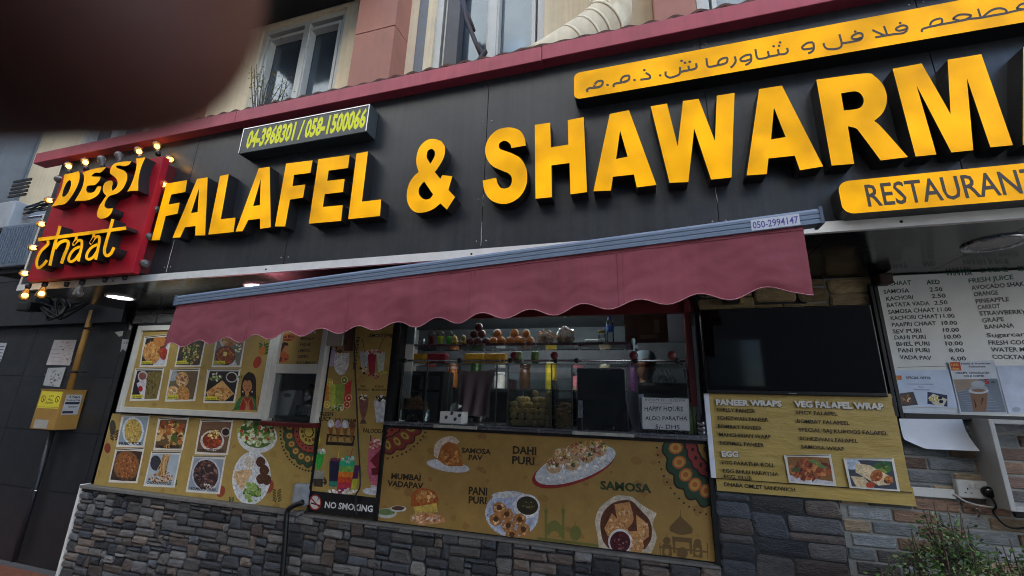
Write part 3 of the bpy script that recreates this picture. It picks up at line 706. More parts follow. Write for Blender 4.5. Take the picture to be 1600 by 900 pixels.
# ------------------------------------------------------------------ awning
aw = thing('awning', 'maroon canvas awning with a scalloped valance and blue grey front bar', 'awning', (-1, -1.1, 2.25))
bl, br = at(279, 470, -1.0), at(1278, 339, -1.2)
d = (br-bl).normalized(); upv = Vector((0, 0, 1)); outv = d.cross(upv).normalized()
if outv.y > 0: outv = -outv
def pr(t, o, u): return bl+(br-bl)*t+outv*o+upv*u
g = MB(); prof = [(.012, .030), (.022, .018), (.022, .008), (.0195, .006), (.0195, .003), (.022, .001), (.022, -.012), (.0195, -.014), (.0195, -.017), (.022, -.019), (.022, -.034), (-.03, -.034), (-.04, -.01), (-.03, .03)]
V = [pr(0, a, b) for a, b in prof]+[pr(1, a, b) for a, b in prof]; n = len(prof)
g.add(V, [(i, (i+1) % n, n+(i+1) % n, n+i) for i in range(n)]+[tuple(range(n))[::-1], tuple(range(n, 2*n))])
for t in (-.0012, 1.0012):
    p = pr(t, 0, 0); g.box(p.x-.006, p.x+.006, p.y-.024, p.y+.044, p.z-.037, p.z+.034, 1)
g.build('front_bar', [M['alu_blue'], mat('bar_end_cap', K(84, 94, 108), .5)], aw)
# sticker with a phone number
p0, p1 = at(1173, 352, -1.2), at(1247, 342, -1.2)
A = Art(-1.0); 
t0 = (p0.x-bl.x)/(br.x-bl.x); t1 = (p1.x-bl.x)/(br.x-bl.x)
g = MB(); q = [pr(t0, .0229, -.031), pr(t1, .0229, -.031), pr(t1, .0229, .016), pr(t0, .0229, .016)]
g.add(q, [(0, 1, 2, 3)], 0, K(200, 204, 210))
vs, fs = text_mesh('050-2994147', .012); mx = max(v.x for v in vs)
g.add([pr(t0+(t1-t0)*(.03+.94*v.x/mx), .0234, -.023+v.y/.729*.031) for v in vs], fs, 0, K(92, 74, 150))
g.build('number_sticker', M['print'], aw, True)
# canvas: sloping top and hanging valance
TB = [pr(0, -.03, .022), pr(1, -.03, .022)]
g = MB(); nx, ny = 60, 8; V = []
for j in range(ny+1):
    for i in range(nx+1):
        t = .004+.992*i/nx; s_ = j/ny; p = pr(t, -.03, .022); q = Vector((bl.x+.16+(br.x-bl.x-.34)*t, -.06, 2.355))
        w_ = p.lerp(q, s_); w_.z -= .03*sin(pi*s_); V.append(w_)
g.add(V, [(j*(nx+1)+i, j*(nx+1)+i+1, (j+1)*(nx+1)+i+1, (j+1)*(nx+1)+i) for j in range(ny) for i in range(nx)], 0, None, True)
g.build('canopy_fabric', M['cloth'], aw)
NS = 15.1; nx, ny = 300, 14; V = []; bot = []
L0, L1 = .275, .255
for j in range(ny+1):
    for i in range(nx+1):
        t = .004+i/nx*(.984-.004); s_ = j/ny
        ph = (t-.05)*NS*1.003
        ln = L0+(L1-L0)*t+.019*cos(2*pi*ph)*(1 if t > .06 else 1)+.006*noise.noise(Vector((t*23, 5, 0)))
        if t < .012: ln += .03*(1-t/.012)
        if t > .973: ln += .02*(t-.973)/.011
        x = t*3.4
        fold = .022*s_*noise.noise(Vector((x*2.1, s_*.8, 3)))+.012*s_*noise.noise(Vector((x*6, s_*1.5, 8)))+.004*noise.noise(Vector((x*11+s_*5, s_*6, 1)))+.010*max(0, .35-abs(noise.noise(Vector((x*2.6+s_*1.1, s_*1.6-x*.5, 14)))))*s_+.007*max(0, .25-abs(noise.noise(Vector((x*5-s_*2.2, s_*2.5, 31)))))+.006*s_*sin(x*40+s_*2)*max(0, noise.noise(Vector((x*1.4, 9, 0))))
        sw_ = .010*s_*noise.noise(Vector((x*1.3, 20, 0)))
        p = pr(t, .012+fold, -.03-ln*s_); p.x += sw_-(.012*s_ if t < .02 else 0)
        V.append(p)
        if j == ny: bot.append(p+outv*.002)
g.v = []; g = MB(); g.add(V, [(j*(nx+1)+i, j*(nx+1)+i+1, (j+1)*(nx+1)+i+1, (j+1)*(nx+1)+i) for j in range(ny) for i in range(nx)], 0, None, True)
va = g.build('valance', M['cloth'], aw)
g = MB(); g.tube(bot[::2], .0022, 5); g.build('edge_piping', M['piping'], va)
g = MB()
hem = [V[1*(nx+1)+i]+outv*.0015 for i in range(0, nx+1, 3)]
g.tube(hem, .0012, 4); g.build('hem_seam', M['cloth'], va)
for t in (.19, .395, .60, .80):       # stitched joins between the canvas widths
    i = int(t*nx); g = MB(); g.tube([V[j*(nx+1)+i]+outv*.001 for j in range(ny+1)], .0016, 4); g.tube([V[j*(nx+1)+i+2]+outv*.0005 for j in range(ny+1)], .0010, 4); g.build('panel_seam', M['cloth'], va)
# folding arms and roller under the soffit
g = MB(); g.tube([Vector((bl.x+.1, -.06, 2.35)), Vector((br.x-.12, -.06, 2.35))], .035, 12); g.build('roller', M['plastic_black'], aw)
for t, xa in ((.12, .5), (.93, -.45)):
    g = MB(); a = Vector((bl.x+(br.x-bl.x)*t, -.05, 2.32)); b = pr(t, -.04, -.005); e = (a+b)/2+Vector((xa*.7, .05, -.02))
    g.tube([a, e], .016, 8); g.tube([e, b], .014, 8); g.build('folding_arm', M['plastic_black'], aw)
g = MB(); a = at(1135, 470, -.06); g.box(a.x-.02, a.x+.075, -.1, -.02, a.z-.02, a.z+.02, 0, None, .004); g.box(a.x+.075, a.x+.1, -.05, -.013, a.z-.02, a.z+.06, 1)
g.build('wall_bracket', [M['plastic_black'], M['ochre']], aw)

# ------------------------------------------------------------------ downlights in the soffit
def atz(x, y, z):
    d = fwd*FPX+RT*(x-800)-UP*(y-450); return CAM+d*((z-CAM.z)/d.z)
M['lamp_on'] = mat('lit_diffuser', (.9, .97, 1), .4, var=0, emit=9)
M['lamp_off'] = mat('unlit_diffuser', K(150, 150, 146), .25, var=.1)
for (x, y, on, lb) in ((188, 464, 1, 'round lit white downlight above the yellow pipe'), (404, 447, 1, 'round lit downlight half hidden behind the awning bar'), (1553, 380, 0, 'large round unlit downlight in the black soffit above the white menu board')):
    p = atz(x, y, 2.4); p.z = 2.4; r = .105 if on else .115
    t = thing('downlight', lb, 'ceiling light', p, 'round lights in the soffit')
    g = MB(); g.lathe([(r, .0), (r, -.008), (r-.004, -.012), (r-.018, -.009), (r-.02, -.004)], p, (0, 0, 1), 32); g.build('rim', M['steel'] if not on else M['plastic_white'], t)
    g = MB(); g.lathe([(r-.02, -.004), (.001, -.006)], p, (0, 0, 1), 32); g.build('diffuser', M['lamp_on' if on else 'lamp_off'], t)

# ------------------------------------------------------------------ pipe, gas box, papers, cables, air conditioners on the granite
PYp = -.02
pp = thing('gas_pipe', 'ochre painted pipe running down the granite wall into the yellow box', 'pipe', at(129, 541, PYp))
a, b = at(153, 460, PYp), at(108, 606, PYp)
g = MB(); xp = (a.x+b.x)/2; g.tube([(xp, PYp, 2.42), (xp, PYp, b.z-.02)], .026, 14); g.build('pipe', M['ochre'], pp)
for y in (.42, .93):
    p = Vector((xp, PYp, a.z+(b.z-a.z)*y*.9)); g = MB(); g.lathe([(.03, -.012), (.032, -.012), (.032, .012), (.03, .012)], p, (0, 0, 1), 14); g.tube([p+Vector((.02, 0, 0)), p+Vector((.09, .05, 0))], .008, 6); g.build('clamp', M['dark_metal'], pp)
p1 = thing('drain_pipe', 'thin dark pipe below the yellow box running to the ground', 'pipe', (xp-.12, .02, 0))
g = MB(); q0, q1 = at(80, 676, .02), at(22, 882, .02); xq = (q0.x+q1.x)/2
g.tube([(xq, .02, 0), (xq, .02, q0.z+.03)], .022, 12); g.build('pipe', M['granite'], p1)
g = MB(); pk = Vector((xq, .02, wz(53, 766, .02))); g.tube([pk+Vector((-.03, -.01, 0)), pk+Vector((.05, -.01, .0))], .01, 6); g.build('clamp', M['steel'], p1)
GY = -.26
for _ in range(60):
    if wx(92, 640, GY) > wx(126, 640, .055): break
    GY += .005
GY = -.02
while GY > -.6 and wx(92, 640, GY) < wx(127, 640, .055): GY -= .004
gb = thing('gas_box', 'ochre metal gas box with yellow fill point label and white flyer', 'box', at(85, 640, GY))
x0, x1 = wx(55, 640, GY), wx(92, 640, GY); z1, z0 = wz(75, 609, GY), wz(66, 671, GY)
g = MB(); g.box(x0, x1, GY, .055, z0, z1, 0, None, .004); g.box(x0-.004, x1+.006, GY-.006, .055, z1, z1+.008)
g.build('housing', M['ochre'], gb)
def wtext(A, t, x0, z0, w_, h, col, bold=.02, cent=False, jit=0):
    vs, fs = text_mesh(t, bold); mx = max(v.x for v in vs); mn = min(v.x for v in vs)
    k = w_/(mx-mn)
    P_ = [(x0+(v.x-mn)*k, z0+v.y/.729*h+(jit*h*noise.noise(Vector((v.x*1.6, z0*9, 0))) if jit else 0)) for v in vs]
    y = A.lay(P_); A.mb.add([(p[0], y, p[1]) for p in P_], fs, 0, col)
def ring(A, cx, cz, r, w_, col, bar=True, n=20):
    for i in range(n):
        a, b = 2*pi*i/n, 2*pi*(i+1)/n
        A.raw([Vector((cx+q*cos(t), cz+q*sin(t))) for q, t in ((r, a), (r, b), (r-w_, b), (r-w_, a))], col)
    if bar: d_ = Vector((r*.7, -r*.7)); nn = Vector((w_*.5, w_*.5))*.7; c = Vector((cx, cz)); A.raw([c-d_-nn, c+d_-nn, c+d_+nn, c-d_+nn], col)
A = Art(GY-.0008); xa, xb = x0+.02, x1-.015; zt_, zm_ = z1-.015, z1-(z1-z0)*.47; w_ = xb-xa; h_ = zt_-zm_
A.rect(xa, zm_, xb, zt_, K(226, 210, 60))
wtext(A, 'LPG', xa+w_*.42, zt_-h_*.34, w_*.2, h_*.12, K(40, 40, 20)); wtext(A, 'FILL', xa+w_*.40, zt_-h_*.54, w_*.24, h_*.12, K(40, 40, 20)); wtext(A, 'POINT', xa+w_*.34, zt_-h_*.74, w_*.36, h_*.13, K(40, 40, 20))
ring(A, xa+w_*.17, zt_-h_*.45, w_*.1, w_*.025, K(60, 50, 20)); ring(A, xa+w_*.84, zt_-h_*.45, w_*.1, w_*.025, K(60, 50, 20))
A.rect(xa, zm_+h_*.06, xb, zm_+h_*.075, K(70, 60, 20)); A.rect(x0+.05, z0+.01, x1-.1, z0+.09, K(170, 168, 160))
A.build('warning_label', M['print'], gb)
# flyer on the side face: drawn flat, then turned onto the side
dpt = .055-GY
A = Art(0); xa, xb, zt_, zm_ = dpt*.14, dpt*.86, z1-.04, z1-(z1-z0)*.62; w_ = xb-xa; h_ = zt_-zm_
A.rect(xa, zm_, xb, zt_, K(190, 192, 196)); wtext(A, '2 Years', xa+w_*.2, zt_-h_*.17, w_*.66, h_*.12, K(20, 20, 24), .03); wtext(A, 'Freelance Visa', xa+w_*.08, zt_-h_*.31, w_*.84, h_*.09, K(20, 20, 24))
A.rect(xa+w_*.06, zt_-h_*.49, xb-w_*.06, zt_-h_*.37, K(40, 38, 60)); A.rect(xa+w_*.3, zt_-h_*.6, xb-w_*.12, zt_-h_*.58, K(60, 60, 70)); A.rect(xa+w_*.3, zt_-h_*.66, xb-w_*.2, zt_-h_*.645, K(60, 60, 70))
A.rect(xa+w_*.05, zm_+h_*.06, xb-w_*.3, zm_+h_*.18, K(50, 48, 70))
A.mb.v = [(x1+.0008-y, GY+x, z) for x, y, z in A.mb.v]; A.build('flyer', M['print'], gb)

def flyer(name, label, corners, col, marks, Y=.055, cat='paper'):
    A = Art(Y-.001); A.poly(corners, col); marks(A); 
    return tag(A.build(name, M['paper_print'], None), label, cat)
M['paper_print'] = mat('weathered_paper', (1, 1, 1), .75, attr=True, var=.12, scale=16)
def m1(A):
    for i in range(26): A.ell(random.uniform(94, 116), random.uniform(534, 566), random.uniform(.6, 2), random.uniform(.4, 1.2), random.choice([K(150, 110, 100), K(120, 80, 70), K(176, 150, 146)]), n=6)
    for i in range(5): A.line([(80, 546+i*6), (96, 546.5+i*6)], .6, K(160, 140, 140), False)
flyer('paper_notice', 'square rain stained white notice on the granite wall beside the pipe', [(85, 531), (120, 531), (109, 571), (72, 570)], K(196, 190, 190), m1)
def m2(A):
    for i in range(34): A.ell(random.gauss(85, 7), random.gauss(588, 7), random.uniform(.6, 2.2), random.uniform(.5, 1.6), random.choice([K(96, 90, 84), K(120, 100, 80), K(150, 150, 150)]), n=6)
flyer('paper_notice', 'smaller blotched notice just above the ochre gas box', [(75, 575), (103, 574), (93, 605), (67, 602)], K(178, 182, 184), m2)
def m3(A):
    for i in range(5): A.line([(-8, 541+i*5), (7-i*1.4, 541.5+i*5)], 1.4, K(70, 72, 90), False)
flyer('paper_notice', 'printed flyer at the far edge of the granite wall', [(-12, 535), (11, 536), (1, 565), (-22, 563)], K(186, 190, 196), m3)
def m4(A): A.text('2 Years', 193, 537, 206, 537, 3.5, K(40, 40, 44))
flyer('torn_flyer', 'torn remains of a flyer beside the white framed food board', [(191, 530), (207, 531), (203, 549), (199, 543), (196, 549), (192, 545), (188, 550)], K(176, 178, 182), m4)
flyer('torn_flyer', 'scrap of torn white paper high beside the food board', [(179, 519), (193, 517), (191, 525), (186, 526)], K(196, 196, 192), lambda A: A.poly([(203, 507), (206, 511), (204, 516), (201, 514)], K(190, 190, 186)))
# cctv camera and wiring under the sign
cv = thing('security_camera', 'small black security camera under the corner of the red sign', 'camera', at(47, 478, -.3))
c = at(47, 480, -.3); g = MB(); g.box(c.x-.1, c.x+.1, -.36, -.24, c.z-.045, c.z+.045, 0, None, .012); g.build('body', M['plastic_black'], cv)
g = MB(); g.lathe([(.001, -.012), (.03, -.012), (.034, 0)], (c.x+.02, -.36, c.z), (0, -1, 0), 16); g.build('lens', M['tv'], cv)
g = MB(); g.box(c.x-.03, c.x+.05, -.3, .06, c.z+.045, c.z+.10); g.build('bracket', M['grout'], cv)
g = MB(); random.seed(3)
for k in range(4):
    base = at(84+k*5, 474, -.2); P_ = [base+Vector((random.uniform(-.12, .12), random.uniform(-.04, .04), -.05-.13*sin(i*1.3+k))) for i in range(5)]
    g.tube(openspline([at(52, 470, -.28)]+P_+[at(150, 466, -.1)], 5), .011, 6)
tag(g.build('cable_bundle', M['hose']), 'tangled black cables looping under the red sign', 'cables')
# outdoor units and wires left of the red sign
def ac(name, label, tl, tr, br_, Y, dep, mt, ribs):
    t = thing(name, label, 'outdoor unit', at(*tl, Y)); x0, x1 = (wx(*tl, Y)), (wx(*tr, Y)+wx(*br_, Y))/2; z1 = (wz(*tl, Y)+wz(*tr, Y))/2; z0 = wz(*br_, Y)
    g = MB(); g.box(x0, x1, Y, Y+dep, z0, z1, 0, None, .015); g.build('casing', mt, t)
    if ribs:
        g = MB(); n = 13
        for i in range(n): a = x0+.05+(x1-x0-.1)*i/(n-1); g.box(a-.006, a+.006, Y-.008, Y+.003, z0+.04, z1-.04)
        g.build('front_grille', mt, t)
    g = MB(); g.box(x0+.02, x1-.02, Y+.05, .06, z0-.05, z0-.002); g.build('bracket', M['black'], t)
ac('outdoor_unit', 'ribbed grey air conditioner unit beside the red sign', (5, 351), (60, 347), (38, 414), -.55, .5, mat('ac_grey', K(112, 124, 136), .5, streak=.1), True)
ac('meter_box', 'rounded pale box at the picture edge above the ribbed unit', (-25, 318), (19, 316), (13, 355), -.5, .3, mat('meter_box_grey', K(176, 180, 182), .45), False)
g = MB(); random.seed(5)
for k in range(7):
    a = at(-10, 318+k*2.4, -.3); b = at(78, 313+k*2.2, -.45)
    pts = [a.lerp(b, i/8)+Vector((0, .02*random.uniform(-1, 1), -.05*sin(pi*i/8)+random.uniform(-.02, .02))) for i in range(9)]
    g.tube(openspline(pts, 3), .009, 5)
tag(g.build('cable_bundle', M['hose']), 'sagging bundle of dark cables behind the red sign', 'cables')
g = MB(); q = [at(18, 334, -.35), at(38, 341, -.4), at(72, 337, -.5)]; g.tube(q, .016, 5); tag(g.build('wall_bracket', M['steel']), 'bent pale steel arm between the outdoor units and the red sign', 'bracket')

# ------------------------------------------------------------------ printed food
random.seed(11)
OCH = K(176, 148, 82); OCH2 = K(166, 134, 70); DK = K(44, 32, 18)
def blobs(A, cx, cy, rx, ry, pal, n, s, rot=0, el=.6):
    A.tex = 1.0
    for i in range(n):
        a = random.uniform(0, 2*pi); q = sqrt(random.random()); x, y = rx*q*cos(a), ry*q*sin(a)
        c = random.choice(pal); k = random.uniform(.75, 1.2); r = s*random.uniform(.5, 1.2)
        A.ell(cx+x*cos(rot)-y*sin(rot), cy+x*sin(rot)+y*cos(rot), r, r*random.uniform(el*.6, 1), tuple(v*k for v in c), random.uniform(0, pi), n=7, jit=.25)
def grime(A, x0, x1, z0, z1, n, col=OCH2):
    for i in range(n):
        x, z, r = random.uniform(x0, x1), random.uniform(z0, z1), random.uniform(.01, .05)
        A.raw([Vector((x+r*random.uniform(.4, 1)*cos(a), z+r*random.uniform(.3, .8)*sin(a))) for a in [i_*pi/4 for i_ in range(8)]], tuple(v*random.uniform(.9, 1.1) for v in col))
CURRY = [K(150, 74, 34), K(176, 96, 44), K(120, 52, 28), K(196, 130, 62)]
RICE = [K(220, 190, 110), K(200, 168, 84), K(180, 140, 66), K(232, 210, 150), K(120, 120, 50)]
GREEN = [K(86, 120, 44), K(120, 150, 60), K(60, 90, 34), K(160, 176, 90)]
WHITE_ = [K(230, 226, 216), K(214, 206, 192), K(240, 238, 232)]
BREAD = [K(206, 148, 82), K(190, 124, 62), K(222, 172, 108), K(168, 100, 50)]
DARKF = [K(60, 42, 44), K(90, 60, 60), K(40, 30, 34), K(130, 100, 100), K(150, 120, 110)]
def photo(A, tl, tr, br_, bl_, kind, cap=None, capcol=K(216, 206, 60)):
    """one glossy food print with its white border; corners in pixels"""
    B = lambda u, v: tuple((tl[i]*(1-u)+tr[i]*u)*(1-v)+(bl_[i]*(1-u)+br_[i]*u)*v for i in (0, 1))
    A.poly([B(-.055, -.075), B(1.055, -.075), B(1.055, 1.06), B(-.055, 1.06)], K(224, 220, 210))
    A.poly([B(-.02, -.06), B(1.02, -.06), B(1.02, -.03), B(-.02, -.03)], K(70, 66, 60))
    cs = [A.P(B(u, v)) for u in (0, 1) for v in (0, 1)]; old = A.clip
    A.clip = (min(cs[0].x, cs[1].x)*.5+max(cs[0].x, cs[1].x)*.5, (cs[2].x+cs[3].x)/2, (cs[1].y+cs[3].y)/2, (cs[0].y+cs[2].y)/2)
    bgc = {'poori': K(40, 36, 44), 'poha': K(44, 38, 36), 'bhaji': K(120, 116, 108), 'paratha': K(36, 32, 38), 'roll': K(120, 104, 84), 'bhature': K(40, 34, 36), 'rice': K(150, 166, 176), 'chilli': K(110, 84, 56), 'curry': K(120, 88, 64), 'schez': K(70, 48, 36), 'noodle': K(176, 190, 200), 'manch': K(150, 160, 176), 'spicy': K(140, 96, 50), 'wrap': K(60, 66, 80)}[kind]
    A.poly([B(0, 0), B(1, 0), B(1, 1), B(0, 1)], bgc)
    W_, H_ = tr[0]-tl[0], bl_[1]-tl[1]; A.tex = .8
    def E(u, v, ru, rv, col, rot=0, n=16, jit=0): p = B(u, v); A.ell(p[0], p[1], ru*W_, rv*H_, col, rot, n, jit=jit)
    def Bl(u, v, ru, rv, pal, n, s, rot=0): p = B(u, v); blobs(A, p[0], p[1], ru*W_, rv*H_, pal, n, s*W_, rot)
    if kind == 'poori':
        A.poly([B(.5, 1), B(1, .2), B(1, 1)], K(206, 206, 214)); E(.38, .55, .36, .42, BREAD[0], 0, 18, .05); E(.6, .14, .26, .22, BREAD[1], 0, 14, .05); Bl(.38, .5, .32, .38, BREAD, 50, .06); E(.85, .6, .17, .24, K(170, 60, 40)); Bl(.85, .6, .14, .2, [K(150, 40, 30), K(190, 90, 60)], 16, .05)
    elif kind == 'poha':
        E(.5, .52, .55, .55, K(74, 62, 52)); Bl(.5, .5, .42, .46, RICE+GREEN, 120, .05)
    elif kind == 'bhaji':
        A.poly([B(0, 0), B(.3, 0), B(.9, 1), B(.6, 1)], K(200, 200, 196)); Bl(.6, .12, .4, .2, BREAD, 30, .1); E(.4, .66, .38, .34, K(90, 56, 40)); E(.4, .66, .34, .3, CURRY[0]); Bl(.4, .66, .32, .28, CURRY, 60, .045); A.poly([B(.32, .52), B(.46, .54), B(.44, .68), B(.3, .66)], K(236, 216, 130))
        Bl(.85, .4, .12, .14, WHITE_+GREEN, 16, .06)
    elif kind == 'paratha':
        A.poly([B(.1, .45), B(.5, .2), B(.5, 1), B(.4, 1)], K(214, 208, 214)); E(.3, .22, .2, .2, K(200, 196, 200)); E(.28, .2, .14, .13, K(140, 80, 66)); E(.28, .64, .09, .1, K(170, 30, 36)); A.poly([B(.45, .05), B(1, .05), B(1, 1), B(.5, 1)], K(124, 108, 58)); Bl(.74, .5, .26, .48, [K(110, 96, 46), K(140, 120, 64), K(90, 70, 40)], 80, .05)
    elif kind == 'roll':
        A.poly([B(.6, 0), B(1, 0), B(1, 1), B(.3, 1)], K(110, 90, 66)); E(.05, .15, .22, .2, K(170, 176, 180)); E(.45, .3, .24, .27, BREAD[2]); Bl(.45, .3, .2, .22, [K(180, 110, 90), K(120, 60, 50), K(230, 200, 150)], 40, .05); E(.2, .75, .22, .24, BREAD[2]); Bl(.2, .75, .18, .2, [K(180, 120, 90), K(230, 206, 160)], 24, .05); E(.58, .82, .24, .3, BREAD[0]); Bl(.58, .82, .2, .26, BREAD, 30, .05)
    elif kind == 'bhature':
        E(.8, .2, .2, .18, K(200, 198, 196)); E(.8, .2, .16, .14, K(56, 40, 32)); Bl(.25, .2, .2, .14, WHITE_+GREEN, 22, .06); A.poly([B(.0, .7), B(.5, .3), B(.98, .75), B(.7, .98), B(.15, .95)], BREAD[2]); Bl(.5, .75, .36, .2, BREAD+[K(232, 200, 130)], 60, .07)
    elif kind == 'rice':
        E(.5, .5, .42, .52, K(214, 222, 228)); E(.5, .5, .34, .44, RICE[1]); Bl(.5, .48, .32, .42, RICE, 120, .035)
    elif kind == 'chilli':
        Bl(.5, .5, .5, .48, [K(190, 120, 60), K(160, 80, 40), K(214, 160, 90), K(110, 60, 34), K(90, 110, 50), K(220, 190, 130)], 90, .11)
    elif kind == 'curry':
        for i in range(6): A.line([B(0, .1+i*.16), B(1, .08+i*.16)], .6, K(96, 66, 48), False)
        E(.46, .62, .4, .34, K(214, 210, 204)); E(.46, .6, .33, .27, CURRY[2]); Bl(.46, .66, .3, .2, [K(190, 90, 50), K(160, 60, 36)], 50, .05); Bl(.48, .4, .2, .14, RICE, 40, .045); E(.86, .34, .15, .15, K(200, 196, 190)); E(.86, .34, .12, .12, K(50, 36, 30))
    elif kind == 'schez':
        E(.5, .5, .5, .52, K(120, 96, 66)); E(.5, .5, .45, .47, K(150, 92, 50)); Bl(.5, .5, .42, .44, [K(176, 110, 60), K(140, 76, 40), K(196, 140, 84), K(110, 60, 36)], 150, .035)
    elif kind == 'noodle':
        E(.2, .3, .2, .25, K(60, 60, 70)); Bl(.5, .75, .44, .2, [K(200, 150, 90), K(170, 110, 60), K(130, 80, 44), K(220, 180, 120)], 80, .05)
        for i in range(26): a = .38+.24*random.random(); p = [B(a+random.uniform(-.06, .06), v) for v in (.02, .25, .5, .7)]; A.line(p, .9, random.choice([K(206, 156, 96), K(180, 124, 70), K(226, 188, 130)]))
    elif kind == 'manch':
        E(.5, .5, .47, .52, K(196, 200, 210)); E(.5, .5, .42, .47, DARKF[0]); Bl(.5, .5, .38, .43, DARKF+[K(120, 76, 60)], 100, .06); Bl(.6, .85, .2, .08, WHITE_, 12, .04)
    elif kind == 'spicy':
        A.poly([B(0, .75), B(1, .9), B(1, 1), B(0, 1)], K(206, 204, 210)); Bl(.5, .5, .46, .38, [K(140, 60, 36), K(176, 90, 50), K(110, 44, 30), K(200, 130, 70)], 90, .08); A.poly([B(.45, .12), B(.62, .1), B(.95, .42), B(.8, .45)], K(110, 130, 70)); A.poly([B(.05, .45), B(.28, .4), B(.25, .6), B(.08, .6)], K(90, 104, 60))
    elif kind == 'wrap':
        E(.78, .28, .2, .18, K(44, 110, 50)); Bl(.78, .26, .18, .14, GREEN+[K(40, 130, 60)], 24, .06); E(.12, .16, .18, .2, K(190, 204, 220)); A.poly([B(.2, .1), B(.5, .18), B(.95, .6), B(.85, .85), B(.6, .9), B(.15, .45)], K(222, 200, 160)); A.poly([B(.02, .6), B(.3, .62), B(.5, 1), B(.1, 1)], K(214, 190, 150)); E(.6, .55, .14, .22, K(190, 110, 60), -.4); Bl(.6, .55, .11, .18, CURRY+[K(210, 80, 40)], 30, .05); E(.84, .68, .1, .16, K(190, 120, 60), -.4); Bl(.84, .68, .08, .12, CURRY, 16, .05); E(.42, .9, .1, .12, K(180, 70, 40))
    A.tex = 0.0
    if cap:
        if capcol: A.poly([B(0, .84), B(.42, .84), B(.42, .96), B(0, .96)], capcol); p, q = B(.04, .94), B(.38, .94); A.text(cap, *p, *q, 2.6, DK, .02)
        else: p, q = B(.04, .97), B(.9, .97); A.text(cap, *p, *q, 4.2, K(30, 30, 34), .03); 
    A.clip = old
def mandala(A, cx, cy, rx, ry, cols, dots=True, n=20):
    """ornament of concentric scalloped rings; clipped by the sheet"""
    g_, g2, r_, o_ = cols
    if dots:
        for i in range(64):
            a = 2*pi*i/64; A.ell(cx+rx*1.09*cos(a), cy+ry*1.09*sin(a), 1.6, 1.6, DK, n=8)
    def scal(f, m, amp, col):
        A.poly([(cx+rx*f*(1+amp*abs(sin(m*t/2)))*cos(t), cy+ry*f*(1+amp*abs(sin(m*t/2)))*sin(t)) for t in [2*pi*i/144 for i in range(144)]], col) if not A.clip else [A.poly([(cx, cy)]+[(cx+rx*f*(1+amp*abs(sin(m*t/2)))*cos(t), cy+ry*f*(1+amp*abs(sin(m*t/2)))*sin(t)) for t in (2*pi*i/144, 2*pi*(i+1)/144)], col) for i in range(144)]
    scal(.94, n, .08, DK); scal(.91, n, .08, g_)
    for i in range(n):
        a = 2*pi*(i+.5)/n; x, y = cx+rx*.76*cos(a), cy+ry*.76*sin(a); an = math.atan2(ry*sin(a), rx*cos(a))
        A.ell(x, y, rx*.13, ry*.095, o_, an, 10); A.ell(x, y, rx*.10, ry*.07, g2, an, 10); A.ell(x, y, rx*.05, ry*.04, o_, an, 8)
    scal(.58, n, .05, DK); scal(.55, n, .05, r_)
    for i in range(n):
        a = 2*pi*i/n; A.ell(cx+rx*.47*cos(a), cy+ry*.47*sin(a), rx*.03, ry*.03, DK, n=8)
    scal(.39, n, .04, DK); scal(.36, n, .03, g2)
    for i in range(12):
        a = 2*pi*i/12; A.ell(cx+rx*.25*cos(a), cy+ry*.25*sin(a), rx*.045, ry*.045, DK, n=8); A.ell(cx+rx*.25*cos(a), cy+ry*.25*sin(a), rx*.03, ry*.03, o_, n=8)
    scal(.16, 12, .05, DK); scal(.13, 12, .05, g2)
def leafs(A, x, y, s, col, n=4):
    A.line([(x, y), (x+s*.4, y-s*1.2), (x+s*.5, y-s*2.4)], s*.12, col)
    for i in range(n):
        for d in (-1, 1): A.ell(x+s*.35+d*s*.5, y-s*(.5+i*.5), s*.45, s*.2, col, -d*.6, 8)

# upper food board in its white frame
BYo = -.07
mb_ = thing('food_board', 'white framed ochre board with six food prints and a drawn woman', 'menu board', (-4, BYo, 1.4))
bx0, bx1, bz0, bz1 = -4.845+.07, -3.06+.05, 1.455, 2.20
bx0 = (wx(217, 509, BYo)+wx(180, 641, BYo))/2; bx1 = (wx(433, 515, BYo)+wx(406, 655, BYo))/2; bz0 = (wz(180, 641, BYo)+wz(405, 658, BYo))/2; bz1 = wz(217, 509, BYo)
fw = .05
g = MB(); g.box(bx0, bx0+fw, BYo, -.003, bz0, bz1, 0, None, .004); g.box(bx1-fw, bx1, BYo, -.003, bz0, bz1, 0, None, .004); g.box(bx0+fw, bx1-fw, BYo+.002, -.003, bz1-fw, bz1, 0, None, .004); g.box(bx0+fw, bx1-fw, BYo+.002, -.003, bz0, bz0+fw, 0, None, .004)
g.build('frame', M['white_alu'], mb_)
A = Art(BYo+.028, (bx0+fw*.8, bx1-fw*.8, bz0+fw*.8, bz1-fw*.8)); A.rect(bx0, bz0, bx1, bz1, OCH); grime(A, bx0, bx1, bz0, bz1, 40)
A.line([(222, 518), (188, 640)], 4, K(222, 208, 80), False)
for k, (cn, kind, cap) in enumerate([([(227,529),(266,525),(258,570),(220,571)],'poori','Puri Bhaji'), ([(284,526),(321,526),(312,570),(275,571)],'poha','Poha'), ([(340,526),(382,526),(375,571),(333,571)],'bhaji','Pav Bhaji'),
   ([(213,579),(254,578),(246,623),(205,624)],'paratha','Alu Paratha'), ([(268,580),(310,579),(303,624),(260,625)],'roll','Kathi Roll'), ([(326,580),(373,580),(365,627),(320,627)],'bhature','Chole Bhature')]): photo(A, *cn, kind, cap)
A.tex = 0.0
HAIR = K(44, 28, 26); SKIN = K(190, 128, 84); GRN = K(52, 110, 56); RD = K(150, 40, 36)
